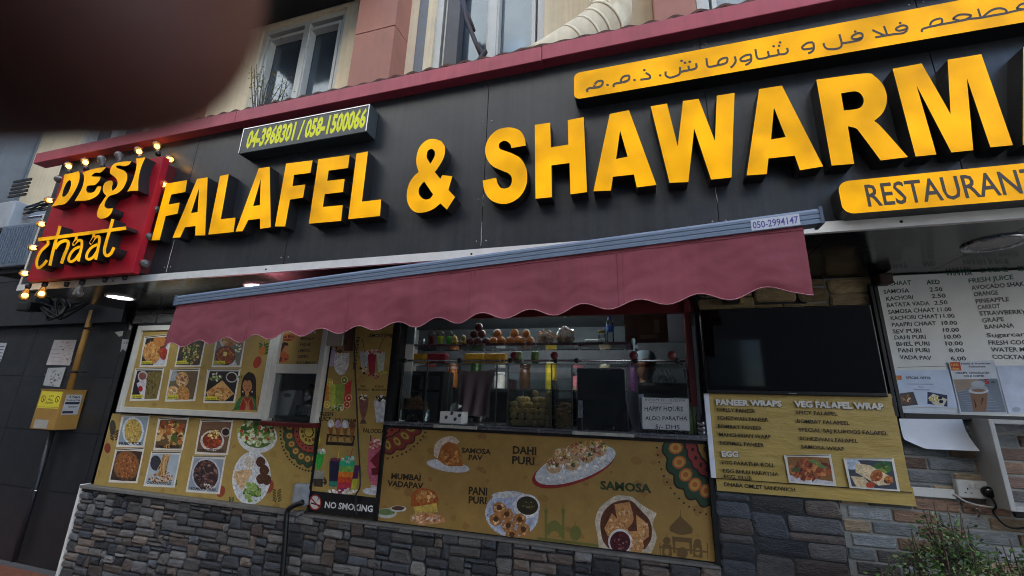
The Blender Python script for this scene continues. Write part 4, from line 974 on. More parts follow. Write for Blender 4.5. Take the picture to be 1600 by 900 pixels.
A.poly([(378,640),(376,610),(380,590),(388,581),(396,584),(400,594),(400,612),(401,641)], HAIR, True); A.poly([(364,641),(372,624),(380,619),(394,619),(400,626),(400,641)], GRN, True); A.poly([(374,641),(379,621),(394,621),(396,641)], RD)
A.ell(386.5, 603, 7.4, 10.5, SKIN); A.ell(386, 615, 3.2, 5, SKIN); A.poly([(378,600),(380,590),(386,592),(393,590),(395,600),(391,594),(386,595),(382,594)], HAIR)
A.ell(386.5, 609.2, 2, .9, K(120, 36, 30)); A.ell(383, 603, 1.7, .6, HAIR, .2); A.ell(390, 603, 1.7, .6, HAIR, -.2); A.ell(386.6, 596.6, .7, .8, RD); A.poly([(383,641),(385.5,625),(388,641)], SKIN); A.poly([(387,641),(388,625),(391,641)], tuple(v*.85 for v in SKIN))
for p in ((379.4, 612), (394, 612)): A.ell(p[0], p[1], 1, 1.4, K(240, 236, 220))
A.line([(375,634),(380,622),(386,631),(393,622),(398,634)], .8, OCH)
leafs(A, 409, 556, 9, K(58, 92, 40), 4); A.ell(402, 566, 6, 10, K(170, 60, 36), .4); A.ell(410, 548, 5, 7, K(186, 110, 40), .3); A.line([(376, 634), (362, 642)], .8, DK); leafs(A, 404, 636, 4, K(170, 110, 40), 8); leafs(A, 374, 592, 4, GRN, 2)
A.build('food_prints', M['print'], mb_)

# lower food banner
fb = thing('food_banner', 'ochre banner of six food prints, a salad bowl and an oval falafel platter', 'banner', (-3.7, -.02, .75))
x0, x1, z0, z1 = -4.90, -2.50, .745, 1.378
A = Art(-.022, (x0, x1, z0, z1)); A.rect(x0, z0, x1, z1, OCH); grime(A, x0, x1, z0, z1, 60)
for x, y, s in ((420,760,7),(182,742,6),(345,768,6),(330,760,5)): A.ell(x, y, s*1.1, s*1.6, K(150, 66, 44), .3, 12)
leafs(A, 430, 786, 8, K(92, 84, 40), 5); leafs(A, 270, 760, 6, K(60, 90, 40), 3); leafs(A, 176, 690, 8, K(80, 60, 40), 4); leafs(A, 360, 785, 5, K(60, 84, 40), 3)
A.ell(176, 668, 5, 12, K(70, 66, 50)); A.ell(168, 700, 5, 8, K(140, 60, 46))
for cn, kind, cap in [([(192,652),(232,651),(224,696),(184,696)],'rice','FRIED RICE'), ([(249,656),(293,654),(284,701),(242,701)],'chilli','CHILLI PANEER'), ([(315,659),(362,658),(354,708),(307,707)],'curry','CHICKEN TIKKA'),
   ([(182,705),(223,703),(213,752),(172,751)],'schez','SCHEZWAN RICE'), ([(238,709),(281,709),(271,759),(227,757)],'noodle','CHICKEN NOODLES'), ([(303,716),(350,716),(341,769),(293,766)],'manch','VEG MANCHURIAN')]: photo(A, *cn, kind, cap, None)
A.tex = .6; A.ell(402, 682, 31, 26, K(226, 228, 228), .1, 28); A.ell(402, 679, 27, 21, K(90, 120, 50), .1, 22); blobs(A, 402, 676, 30, 19, GREEN+[K(196, 210, 150), K(220, 226, 200)], 150, 4.2, .1, .35); blobs(A, 402, 676, 26, 15, [K(186, 60, 50), K(220, 190, 150), K(200, 120, 80)], 16, 3)
A.ell(393, 747, 30, 42, K(226, 230, 232), .12, 30); A.ell(393, 747, 27, 38, K(214, 218, 222), .12, 30); A.ell(389, 722, 10, 12, K(236, 232, 226)); A.ell(389, 722, 7.5, 9, K(216, 206, 190)); 
A.poly([(368,736),(394,733),(392,742),(378,766),(366,748)], K(222, 186, 140), True); blobs(A, 377, 746, 8, 9, [K(206, 160, 108), K(230, 200, 160)], 20, 3)
for c in ((407,722),(413,735),(408,748),(417,750)): A.ell(c[0], c[1], 7.5, 8.5, K(84, 52, 36), 0, 12, jit=.08); blobs(A, c[0], c[1], 6, 7, [K(70, 42, 30), K(110, 70, 46)], 18, 1.5)
blobs(A, 394, 770, 14, 14, GREEN, 40, 3.4); 
for i in range(7): A.ell(random.uniform(386, 404), random.uniform(756, 782), 4.6, 4.2, K(150, 176, 96)); A.ell(random.uniform(388, 400), 770, .5, .5, K(200, 214, 160))
A.tex = 0.0; mandala(A, 487, 674, 45, 57, (K(54, 84, 58), K(200, 176, 84), K(170, 74, 62), K(150, 96, 50)))
A.build('food_prints', M['print'], fb)

# tea hatch: white aluminium frame, tea sign above, opening below
th = thing('tea_hatch', 'white framed serving hatch under an ochre tea sign', 'serving hatch', (-2.8, -.06, 1.42))
Y = -.065; hx0, hx1 = bx1-.001, (wx(507, 545, Y)+wx(493, 655, Y))/2; hz0, hz1 = bz0-.01, 2.22; hm0, hm1 = wz(455, 581, Y), wz(460, 572, Y)
g = MB(); g.box(hx0+.001, hx0+.055, Y, -.003, hz0, hz1, 0, None, .004); g.box(hx1-.05, hx1, Y, -.003, hz0, hz1, 0, None, .004); g.box(hx0+.055, hx1-.05, Y+.002, -.003, hm0-.012, hm1+.018, 0, None, .004)
g.box(hx0+.055, hx0+.07, Y+.02, -.003, hz0+.02, hm0-.012, 1); g.build('frame', [M['white_alu'], M['greypanel']], th)
g = MB(); g.box(hx0+.02, hx1+.01, Y-.03, .05, hz0-.035, hz0-.001, 0, None, .004); g.build('sill', M['dark_red'], th)
A = Art(Y+.03); A.rect(hx0+.05, hm1, hx1-.045, hz1, OCH); A.text('TEA', 473, 521.5, 494, 521, 9.5, K(236, 236, 230), .05)
for s_, y in (('MASALA', 531), ('KADAK', 540.5), ('LEMON', 550), ('GREEN', 559.5), ('SULAIMANI', 569)):
    w_ = {'MASALA': 21, 'KADAK': 18, 'LEMON': 18, 'GREEN': 17, 'SULAIMANI': 30}[s_]; x = 470-(y-531)*.2; A.text(s_, x, y, x+w_, y-.2, 4.6, K(50, 40, 24), .02)
A.poly([(435,524),(459,521),(462,526),(458,533),(440,533)], K(186, 100, 60), True); A.text('Chai Bina', 438, 528.5, 459, 527, 4, K(60, 26, 20), .03); A.text('Chain', 440, 533, 454, 532.5, 4, K(60, 26, 20), .03)
A.poly([(430,566),(432,550),(438,548),(446,550),(452,556),(450,562),(443,566)], K(190, 96, 60), True); A.ell(446, 543, 4.5, 7, SKIN, .25); A.poly([(438,552),(438,540),(444,534),(450,536),(451,540),(445,540),(442,546)], HAIR, True); A.rect(A.P((432, 558)).x, A.P((432, 565)).y, A.P((441, 558)).x, A.P((432, 558)).y, K(86, 60, 50)); A.ell(446.5, 561, 2.4, 1.7, RD)
A.build('tea_sign', M['print'], th)

# drinks banner and no smoking sign
db = thing('drinks_banner', 'tall ochre banner of juices, ice cream, smoothies and falooda beside the display counter', 'banner', (-2.2, -.015, .73))
x0, x1, z0, z1 = -2.478, -1.905, .735, 2.24
A = Art(-.017, (x0, x1, z0, z1)); A.rect(x0, z0, x1, z1, OCH); grime(A, x0, x1, z0, z1, 40)
A.line([(488, 662), (469, 800)], 2.6, K(214, 214, 210), False)
INKb = K(36, 28, 18)
A.text('FRESH', 498, 650.5, 520, 650, 6.4, INKb, .03); A.text('JUICE', 497, 657.5, 517, 657.5, 6.4, INKb, .03); A.text('ICE CREAM', 523, 659, 556, 660, 5.6, INKb, .03)
A.text('SMOOTHIES', 577, 527, 618, 527.5, 6, INKb, .025); A.text('FALOODA', 567, 675.5, 601, 677, 6.6, INKb, .03); A.text('FRESH LASSI', 557, 527, 551, 577, 5.2, INKb, .025, vert=True)
A.text('OREO', 562, 605, 572, 605.5, 3.4, INKb, .02); A.text('MILKSHAKE', 559, 610, 576, 611, 3.4, INKb, .02); A.text('KITKAT', 586, 605.5, 600, 606, 3.4, INKb, .02); A.text('MILKSHAKE', 581, 610.5, 604, 611, 3.4, INKb, .02)
A.tex = .6
def cup(c, x, y0, y1, w0, w1, base=None): A.poly([(x-w0, y0), (x+w0, y0), (x+w1, y1), (x-w1, y1)], c)
A.poly([(510,545),(525,545),(524,570),(518,573),(512,568)], K(196, 176, 206), True); blobs(A, 517, 543, 8, 3, [K(220, 200, 220), K(120, 80, 110)], 10, 2)
A.poly([(523,553),(546,551),(545,570),(538,585),(530,586),(522,574)], K(232, 230, 226), True); blobs(A, 535, 553, 9, 2.5, [K(180, 90, 60), K(230, 220, 200)], 12, 1.8); blobs(A, 532, 547, 10, 4, [K(70, 40, 50), K(110, 60, 80), K(60, 90, 50)], 18, 2.2)
cup(K(196, 206, 84), 522, 600, 640, 8, 7); cup(K(150, 176, 70), 530, 600, 640, 6, 5); A.poly([(540,598),(550,594),(545,636),(536,640)], K(206, 60, 50)); A.poly([(509,600),(514,600),(513,634),(507,634)], K(224, 140, 50))
for x, y, c in ((515,597,K(230,196,60)),(511,632,K(236,200,60)),(542,632,K(220,70,60)),(538,594,K(110,150,60)),(532,637,K(100,140,60)),(545,622,K(210,50,46))): A.ell(x, y, 5.4, 6, K(240, 226, 170)); A.ell(x, y, 4.4, 5, c); A.ell(x, y, 1.4, 1.5, K(240, 230, 190))
blobs(A, 527, 638, 12, 4, WHITE_+GREEN, 20, 2)
for i, c in enumerate((K(220, 226, 232), K(190, 160, 190), K(206, 210, 222), K(110, 66, 50))):
    x = 517+i*11.2; A.poly([(x-4.4, 667+i*.6), (x+4.4, 667+i*.6), (x, 692+i*.6)], K(150, 96, 50)); A.ell(x, 663+i*.6, 5.4, 5, c); A.ell(x, 659+i*.6, 3.8, 3.6, c)
A.poly([(511,678),(555,681),(552,697),(509,695)], K(50, 36, 26)); A.poly([(514,681),(552,684),(550,692),(512,690)], OCH)
for i in range(4): x = 517+i*10.6; A.poly([(x-3, 680+i*.6), (x+3, 680+i*.6), (x, 692+i*.4)], K(150, 96, 50))
A.ell(495, 688, 6, 8, K(214, 196, 50)); A.ell(495, 690, 2.6, 4, OCH); A.poly([(485,699),(497,697),(496,712),(485,714)], K(40, 100, 180)); A.poly([(484,716),(492,716),(490,740),(481,740)], K(170, 40, 90)); A.poly([(481,740),(489,740),(488,752),(479,752)], K(70, 140, 60))
A.poly([(492,705),(508,706),(504,724),(499,735),(495,732)], K(60, 180, 70), True); blobs(A, 502, 706, 6, 4, WHITE_, 12, 2.4); A.poly([(488,735),(507,736),(504,758),(490,757)], K(150, 150, 140)); A.poly([(489,748),(505,748),(504,761),(490,760)], K(60, 50, 40)); blobs(A, 508, 752, 2.5, 8, [K(50, 40, 36)], 10, 2.2)
A.poly([(515,720),(532,719),(530,760),(514,760)], K(36, 34, 66)); A.ell(524, 718, 8.6, 3, K(110, 50, 80)); A.poly([(514,752),(530,752),(530,761),(514,760)], K(40, 130, 110)); A.line([(528,718),(530,702)], 1, K(226, 196, 60), False)
A.poly([(551,727),(562,727),(556,766),(546,766)], K(90, 40, 90)); A.poly([(551,748),(559,748),(556,766),(547,766)], K(200, 196, 60))
for i, c in enumerate((K(50, 176, 130), K(120, 180, 80), K(230, 130, 40), K(220, 80, 40), K(190, 50, 70), K(150, 40, 90))): y = 720+i*8.4; A.poly([(531-i*.9, y), (555-i*1.4, y+.6), (553.6-i*1.4, y+9), (530-i*.9, y+8.6)], c)
blobs(A, 543, 718, 10, 4, [K(60, 190, 150), K(180, 226, 210)], 14, 3); A.line([(547,716),(551,701)], 1, K(190, 40, 50), False); blobs(A, 536, 768, 24, 3, WHITE_, 24, 3)
cup(K(176, 186, 190), 569, 549, 580, 7, 4); cup(K(160, 40, 66), 581, 551, 586, 7, 4); cup(K(196, 204, 190), 595, 550, 582, 7, 4); blobs(A, 582, 550, 14, 3.4, [K(180, 60, 80), K(210, 200, 200)], 20, 2.6); A.line([(569,545),(566,530)], .9, DK, False); A.line([(592,545),(600,528)], .9, DK, False); blobs(A, 569, 580, 8, 7, [K(40, 36, 60), K(210, 170, 100), K(230, 220, 190)], 22, 2.4); blobs(A, 583, 587, 10, 3, [K(150, 40, 60), K(220, 190, 190)], 14, 2); blobs(A, 599, 582, 5, 4, [K(210, 200, 80)], 10, 2.4)
A.poly([(561,622),(576,622),(574,640),(569,656),(566,656),(562,640)], K(130, 84, 74), True); A.poly([(565,656),(570,656),(573,662),(562,662)], K(90, 66, 60)); blobs(A, 568, 620, 7, 4, [K(230, 224, 216), K(50, 34, 32)], 20, 2.2)
A.poly([(584,626),(604,626),(602,660),(588,660)], K(206, 208, 214)); A.poly([(600,650),(604,628),(598,660)], K(150, 156, 170)); blobs(A, 593, 622, 9, 4, [K(236, 232, 228), K(40, 30, 30)], 22, 2.6)
A.poly([(576,700),(596,698),(593,740),(588,758),(580,758),(574,735)], K(196, 100, 120), True); A.poly([(578,720),(596,700),(592,735)], K(120, 30, 40), True); blobs(A, 587, 694, 9, 8, [K(230, 170, 170), K(200, 90, 100), K(240, 210, 200)], 30, 3); A.line([(580,690),(579,680)], 2.2, K(110, 40, 34), False); A.poly([(580,732),(594,730),(592,742),(581,742)], K(110, 24, 36)); A.poly([(580,758),(588,758),(590,766),(578,766)], K(200, 196, 200)); A.ell(581, 768, 15, 5.4, K(206, 208, 214), .08)
A.build('drink_prints', M['print'], db)
ns = thing('no_smoking_sign', 'black NO SMOKING strip with a crossed out cigarette below the drinks', 'sign', (-2.2, -.02, .76))
zs0, zs1 = .738, (wz(478, 766, -.02)+wz(594, 778, -.02))/2
A = Art(-.021); A.rect(-2.475, zs0, -1.90, zs1, K(26, 24, 26)); A.text('NO SMOKING', 507, 793, 582, 800, 10, K(226, 226, 224), .03)
A.ell(492.5, 785, 9.6, 12.5, K(170, 50, 46), 0, 24); A.ell(492.5, 785, 7.8, 10.4, K(220, 212, 206), 0, 24); A.line([(486,786),(500,790)], 2.2, K(30, 26, 26), False); A.line([(496,782),(498,777),(495,774)], 1, K(30, 26, 26)); A.line([(485,777),(500,794)], 2, K(170, 50, 46), False)
A.build('lettering', M['print'], ns)

# big snack banner under the counter
nb = thing('snack_banner', 'wide ochre banner of pani puri, samosa and dahi puri below the display counter', 'banner', (-.7, -.015, .73))
x0, x1, z0, z1 = -1.868, .372, .738, 1.378
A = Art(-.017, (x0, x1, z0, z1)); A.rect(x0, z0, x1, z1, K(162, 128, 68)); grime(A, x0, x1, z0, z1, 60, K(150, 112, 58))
A.text('SAMOSA', 721, 707, 767, 710, 8, INKb, .035); A.text('PAV', 732, 718, 754, 719, 8, INKb, .035); A.text('DAHI', 801, 708.5, 838, 710.5, 12, INKb, .035); A.text('PURI', 800, 724, 835, 726.5, 12, INKb, .035)
A.text('MUMBAI', 611, 748, 657, 751, 9, INKb, .035); A.text('VADAPAV', 605, 759, 661, 764, 9, INKb, .035); A.text('PANI', 732, 772, 761, 774, 12, INKb, .035); A.text('SAMOSA', 938, 764, 1018, 770, 13, K(40, 62, 36), .04)
mandala(A, 590, 650, 74, 62, (K(130, 50, 44), K(190, 150, 70), K(150, 66, 54), K(110, 90, 46)), n=22)
mandala(A, 1122, 688, 88, 108, (K(46, 74, 50), K(190, 150, 70), K(150, 60, 54), K(180, 96, 50)), n=22)
A.tex = .8
A.ell(700, 728, 34, 9, K(206, 204, 204), .16, 22); A.poly([(681,716),(690,692),(704,690),(716,700),(724,728),(700,728)], K(170, 100, 44), True); blobs(A, 704, 714, 15, 12, BREAD[:2]+[K(150, 84, 40)], 50, 3.4); A.poly([(678,712),(680,694),(692,684),(708,682),(718,690),(714,694),(700,690),(690,698),(684,716)], K(216, 196, 176), True)
A.tex = .8
A.ell(604, 802, 16, 8, K(190, 196, 190)); A.ell(604, 800, 14, 5, K(110, 130, 80)); A.ell(622, 795, 13, 5, K(196, 200, 200)); A.ell(622, 794, 10, 3.4, K(90, 60, 50)); A.poly([(642,790),(644,772),(656,763),(676,766),(686,780),(682,792),(660,794)], K(176, 92, 40), True); blobs(A, 664, 776, 18, 9, BREAD, 40, 4); A.poly([(646,792),(682,786),(684,800),(650,804)], K(206, 176, 84), True); A.poly([(640,806),(660,800),(690,806),(696,816),(660,820),(642,816)], K(206, 150, 100), True); blobs(A, 668, 811, 24, 6, [K(226, 190, 160), K(190, 120, 70), K(220, 210, 200)], 34, 3.4)
# pani puri plate
A.ell(800, 803, 42, 36, K(196, 202, 214), .15, 30); A.ell(800, 803, 37, 31, K(170, 178, 200), .15, 30); blobs(A, 790, 790, 34, 26, [K(120, 130, 180), K(210, 214, 224)], 40, 2); A.ell(790, 773, 22, 5, K(206, 204, 200), -.05); A.ell(823, 791, 21, 19, K(222, 222, 220), .2, 22); A.ell(824, 790, 17, 14.5, K(52, 46, 28), .2, 22); blobs(A, 826, 790, 9, 7, [K(150, 130, 60), K(90, 80, 40)], 16, 1.6)
for c in ((780,794),(775,812),(792,804),(794,822),(812,812),(818,828),(800,836)): A.ell(c[0], c[1], 10.5, 10, K(176, 120, 66), 0, 14, jit=.05); blobs(A, c[0], c[1], 7, 7, [K(206, 160, 100), K(150, 96, 50), K(226, 190, 140)], 14, 2.6); A.ell(c[0], c[1]-1, 4.4, 4.4, K(90, 54, 34))
A.tex = 0.0; A.text('PURI', 732, 786, 760, 787.5, 11, INKb, .035); A.tex = .8
A.ell(896, 731, 68, 25, K(150, 44, 40), -.33, 34); A.ell(899, 727, 66, 23.5, K(206, 206, 204), -.33, 34); blobs(A, 902, 730, 52, 12, WHITE_, 60, 4, -.33)
for x, y in ((866,727),(893,722),(917,711),(935,701),(878,712),(903,704)): A.ell(x, y, 13, 13, K(196, 160, 120), 0, 14, jit=.06); blobs(A, x, y-2, 12, 10, [K(226, 214, 196), K(206, 150, 100), K(90, 96, 50), K(220, 196, 130), K(180, 80, 60)], 34, 3)
for i in range(46): t = random.random(); x, y = 862+t*78, 712-t*24+random.uniform(-8, 6); a = random.uniform(0, pi); A.line([(x, y), (x+7*cos(a), y+5*sin(a))], .9, random.choice([K(220, 186, 110), K(196, 150, 80)]), False)
# samosa basket
A.poly([(934,840),(930,815),(936,795),(950,782),(964,774),(985,776),(990,778),(1005,790),(1026,802),(1020,820),(1026,840),(1018,864),(936,860)], K(206, 192, 168), True); A.poly([(941,842),(938,815),(946,796),(962,784),(985,782),(1000,796),(1016,815),(1018,840),(1008,858),(950,856)], K(96, 52, 34), True)
for P_ in ([(944,826),(956,802),(966,812),(962,836),(950,838)], [(960,788),(984,784),(990,812),(980,826),(966,814)], [(958,812),(976,820),(984,832),(962,836)], [(994,804),(1012,820),(1014,838),(1004,846),(996,830)], [(982,830),(996,830),(1006,852),(1000,866),(986,862)]):
    A.poly(P_, random.choice([K(196, 140, 84), K(206, 152, 96)]), True); cx, cy = sum(p[0] for p in P_)/len(P_), sum(p[1] for p in P_)/len(P_); blobs(A, cx, cy, 9, 10, [K(214, 166, 112), K(180, 120, 66), K(226, 186, 136)], 22, 3)
A.ell(969, 846, 19, 20, K(216, 210, 204), 0, 24); A.ell(969, 847, 16, 17, K(74, 24, 30), 0, 24); blobs(A, 969, 846, 11, 12, [K(150, 110, 110), K(120, 40, 46), K(60, 18, 24)], 26, 2)
A.tex = 0.0
SK1, SK2 = K(112, 112, 56), K(108, 84, 48)
A.rect(A.P((852, 836)).x, A.P((852, 836)).y, A.P((882, 836)).x, A.P((860, 818)).y, SK1); A.ell(866, 822, 10, 9, SK1)
for x in (853, 880): A.poly([(x-2, 842), (x-2, 800), (x+2, 800), (x+2, 842)], SK1); A.ell(x, 799, 3, 5, SK1); A.line([(x, 796), (x, 788)], .8, SK1, False)
A.ell(866, 838, 8, 8, K(162, 128, 68), 0, 16, pi, 2*pi); A.ell(899, 833, 9, 12, SK1, 0, 16); A.line([(899, 822), (899, 815)], .8, SK1, False); A.rect(A.P((840, 840)).x, A.P((840, 843)).y, A.P((935, 848)).x, A.P((840, 839)).y, SK1)
A.poly([(1047,830),(1047,823),(1056,813),(1063,806),(1070,813),(1081,824),(1082,833),(1064,836)], SK2, True); A.line([(1063, 807), (1063, 797)], 1, SK2, False); A.poly([(1050,838),(1081,841),(1082,866),(1052,864)], SK2); A.poly([(1055,846),(1077,848),(1078,868),(1056,866)], K(162, 128, 68)); A.ell(1066, 864, 9, 9, SK2)
for x in (1042, 1090): A.ell(x, 845+(x-1042)*.06, 6, 6, SK2); A.line([(x, 840), (x, 834)], .8, SK2, False); A.poly([(x-7, 850), (x+7, 851), (x+8, 872), (x-7, 870)], SK2); A.ell(x, 862, 4, 6, K(162, 128, 68))
for x in (1032, 1106): A.line([(x, 874), (x-1, 848)], 1.4, SK2, False)
A.poly([(1030,853),(1106,861),(1106,864),(1030,856)], SK2)
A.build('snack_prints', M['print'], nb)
g = MB(); g.box(.374, .402, -.04, -.0, .728, 1.385); g.box(-1.887, -1.869, -.03, 0, .74, 1.39); g.box(-1.869, .374, -.03, 0, 1.379, 1.398); g.build('frame', M['black'], nb)

# ------------------------------------------------------------------ inside of the kiosk
random.seed(23)
kr = thing('kitchen_room', 'dim kitchen room seen through the display counter', 'room', (-1, 1, 0))
g = MB(); g.box(-5, 2.2, 1.55, 1.6, 0, 2.42); g.box(2.15, 2.2, .12, 1.55, 0, 2.42); g.box(-4.9, -4.85, .12, 1.55, 0, 2.42); g.build('wall', M['dark_wall'], kr)
g = MB(); g.box(-4.9, 2.2, .12, 1.6, 2.40, 2.5); g.build('ceiling', M['dark_wall'], kr)
g = MB(); g.box(-4.9, 2.2, -.0, 1.6, 0, .05); g.build('floor', M['dark_wall'], kr)
g = MB(); g.box(-2.6, -2.54, .13, 1.55, 0, 2.4); g.build('partition', M['plastic_white'], kr)
g = MB(); z = 2.4
for i, (a, b, c, d, y) in enumerate([(-2.3, -1.2, 1.25, 1.9, 1.5), (-.2, .7, 1.3, 1.75, 1.5)]): g.box(a, b, y-.01, y+.04, c, d)
g.build('wall_tiles', mat('grey_tiles', K(128, 134, 140), .3, var=.15, scale=6), kr)
M['dull_steel'] = mat('dull_steel', K(96, 100, 104), .35, metal=.8, var=.2)
tl = thing('added_tube_light', 'unseen white tube light added to brighten the goods behind the counter', 'ceiling light', (-.9, .50, 2.36))  # hidden lamp added so the goods behind the counter are not black
g = MB(); g.tube([(-1.5, .50, 2.352), (-.3, .50, 2.352)], .014, 10); g.build('tube', mat('added_lit_tube', (.86, .95, 1), .4, var=0, emit=8.0), tl)
g = MB(); g.box(-1.55, -.25, .47, .53, 2.368, 2.3995); g.build('batten', M['plastic_white'], tl)
# counter carcass
dc = thing('display_counter', 'steel and glass display counter full of snacks and fruit', 'counter', (-.75, .2, 1.4))
g = MB(); g.box(KX0+.002, KX1-.002, -.055, .62, KZ0, KZ0+.018, 0, None, .003); g.box(KX0+.002, KX1-.002, -.05, -.035, KZ0+.018, KZ0+.03)
g.build('worktop', M['steel'], dc)
M['sill'] = mat('pale_sill', K(170, 168, 156), .35, var=.35, scale=20)
for a, b in ((-1.45, -1.12), (-.44, -.05)): g = MB(); g.box(a, b, -.075, -.0555, KZ0+.001, KZ0+.021); g.build('tile_edge', M['sill'], dc)
UP_S = wz(640, 541, .2)
g = MB(); g.box(KX0+.02, .0, .1, .42, UP_S-.012, UP_S, 0); g.build('glass_shelf', M['glass_clean'], dc)
g = MB(); g.box(KX0+.02, .0, .095, .1, UP_S-.016, UP_S+.002); g.box(KX0+.02, .0, .42, .425, UP_S-.016, UP_S+.002); g.build('shelf_edge', M['steel'], dc)
g = MB(); g.box(KX0+.02, .3, .12, .4, UP_S-.16, UP_S-.148); g.build('lower_shelf', M['glass_clean'], dc)
# uprights
g = MB(); g.box(KX0+.004, KX0+.045, -.02, .1, KZ0+.018, 2.38); g.build('side_post', M['black'], dc)
g = MB(); g.box(KX0+.047, KX0+.12, .09, .11, KZ0+.2, 2.3); g.build('side_panel', M['plastic_white'], dc)
for a, b in ((KX1-.075, KX1-.035),):
    g = MB(); g.box(a, b, -.01, .09, KZ0+.2, 2.38, 0, None, .003); g.build('side_post', M['dark_red'], dc)
g = MB(); g.box(KX0, KX1, .02, .08, 2.22, 2.40); g.build('header', M['dark_red'], dc)
g = MB(); zr = wz(840, 563.5, .0); g.tube([(KX0+.05, .0, zr), (KX1-.09, .0, zr)], .008, 10)
g.build('rail', M['steel'], dc)
for x in (632, 718, 797, 868, 901, 993, 1058):
    c = Vector((wx(x, 563, -.005), -.005, zr)); g = MB(); g.lathe([(.001, -.012), (.017, -.012), (.019, 0), (.017, .012), (.001, .012)], c, (0, -1, 0), 16); g.build('rail_knob', M['plastic_black'], dc)
g = MB()
xs = [wx(x, 620, .02) for x in (626, 665, 700, 716, 775, 793, 862, 894, 980, 997, 1080)]
for x in xs: g = MB(); g.box(x-.003, x+.003, .012, .03, KZ0+.02, zr-.02); g.build('glass_mullion', M['dull_steel'], dc)
for a, b, z in ((626, 716, 582), (791, 863, 582), (864, 894, 590), (899, 980, 577), (996, 1078, 575)):
    x0, x1 = wx(a, 640, .02), wx(b, 640, .02); g = MB(); g.box(x0+.005, x1-.005, .018, .023, KZ0+.02, wz(840, z, .02)); g.build('glass_pane', M['glass'], dc)
g = MB(); g.box(KX0+.05, .0, .085, .089, UP_S+.0, UP_S+.2); g.build('upper_glass', M['glass'], dc)

# things on the upper shelf
def onshelf(x, Y=.2): return Vector((wx(x, 541, Y), Y, UP_S+.001))
for x, col, nm in ((673, K(150, 26, 30), 'red'), (687, K(226, 226, 30), 'yellow'), (701, K(90, 200, 50), 'green')):
    p = onshelf(x); t = thing('drink_cup', 'clear domed cup of bright %s drink on the glass shelf' % nm, 'drink', p, 'cups of coloured drink')
    g = MB(); g.lathe([(.001, .003), (.020, .003), (.027, .080), (.001, .080)], p, (0, 0, 1), 18); g.build('drink', mat(nm+'_drink', col, .25, var=.05), t)
    g = MB(); g.lathe([(.021, .0), (.029, .092), (.031, .094), (.029, .097)], p, (0, 0, 1), 18); g.build('cup', M['glass_clean'], t)
    g = MB(); g.lathe([(.030, .097), (.027, .112), (.018, .124), (.008, .128)], p, (0, 0, 1), 18); g.build('domed_lid', M['glass_clean'], t)
p = onshelf(659); g = MB(); g.lathe([(.001, 0), (.020, 0), (.024, .065), (.022, .065), (.018, .006), (.001, .006)], p, (0, 0, 1), 18); tag(g.build('steel_tumbler', M['steel']), 'small steel tumbler beside the red drink cup', 'cup')
M['fruit_gold'] = mat('yellow_fruit', K(176, 138, 60), .5, var=.2, scale=30, bump=.2); M['fruit_red'] = mat('dark_red_fruit', K(96, 28, 26), .4, var=.3, scale=20); M['fruit_or'] = mat('orange_peel', K(196, 112, 40), .5, var=.15, scale=40, bump=.3, bscale=200)
for cx, r, mt, nm, lay in ((708, .024, 'fruit_gold', 'pear', [(0, 0), (1, 0), (.5, 1)]), (722.5, .024, 'fruit_gold', 'pear', [(0, 0), (1, 0), (.5, 1)]), (739, .035, 'fruit_red', 'pomegranate', [(0, 0), (1, 0), (2, 0), (.5, 1), (1.5, 1), (1, 2)]), (776, .036, 'fruit_or', 'orange', [(0, 0), (1, 0), (.5, 1)]), (803, .036, 'fruit_or', 'orange', [(0, 0), (1, 0), (.5, 1)]), (821, .034, 'fruit_or', 'orange', [(0, 0), (1, 0), (.5, 1)])):
    for i, k in lay:
        p = onshelf(cx)+Vector(((i-.5)*r*1.95, random.uniform(0, .03), r+k*r*1.7)); g = MB(); g.ball(p, r, 0, None, 1, 1, random.uniform(.92, 1.02), .08)
        g.lathe([(.004, 0), (.003, .008)], p+Vector((.0, -.3*r, r*.93)), (0, 0, 1), 6)
        tag(g.build(nm, M[mt]), {'pear': 'small golden fruit stacked beside the green drink', 'pomegranate': 'dark red pomegranate in the tall stack on the glass shelf', 'orange': 'orange stacked in a small pyramid on the glass shelf'}[nm], 'fruit', {'pear': 'golden fruit on the shelf', 'pomegranate': 'pomegranates on the shelf', 'orange': 'oranges on the shelf'}[nm])
M['bagplastic'] = glass('bag_plastic', (.92, .9, .88), op=.35, dirtcol=(.7, .68, .66))
for cx, sz, nm in ((852, .062, 'smaller'), (882, .07, 'larger')):
    p = onshelf(cx)+Vector((0, .02, sz*.95)); t = thing('bag_of_buns', nm+' clear plastic bag of buns at the end of the glass shelf', 'bag', p)
    for k in range(4):
        g = MB(); q = p+Vector((sz*.42*cos(k*1.57), sz*.3*sin(k*1.57), -.012+(.02 if k % 2 else -.01))); g.ball(q, sz*.52, 0, None, 1, .9, .85, .1); g.build('bun', M['attr_bun'] if 'attr_bun' in M else M.setdefault('attr_bun', mat('brown_bun', K(150, 96, 58), .6, var=.25, scale=25)), t)
    g = MB(); g.ball(p, sz*1.05, 0, None, 1, .9, .92, .35, 3); g.build('plastic_bag', M['bagplastic'], t)
p = onshelf(925); g = MB(); g.box(p.x-.06, p.x+.075, p.y, p.y+.08, p.z, p.z+.04, 0, None, .012); tag(g.build('takeaway_box', M['plastic_white']), 'white takeaway box on the end of the glass shelf', 'box')
p = onshelf(941, .17); t = thing('spice_jar', 'clear jar with a yellowish lid beside the water bottle', 'jar', p)
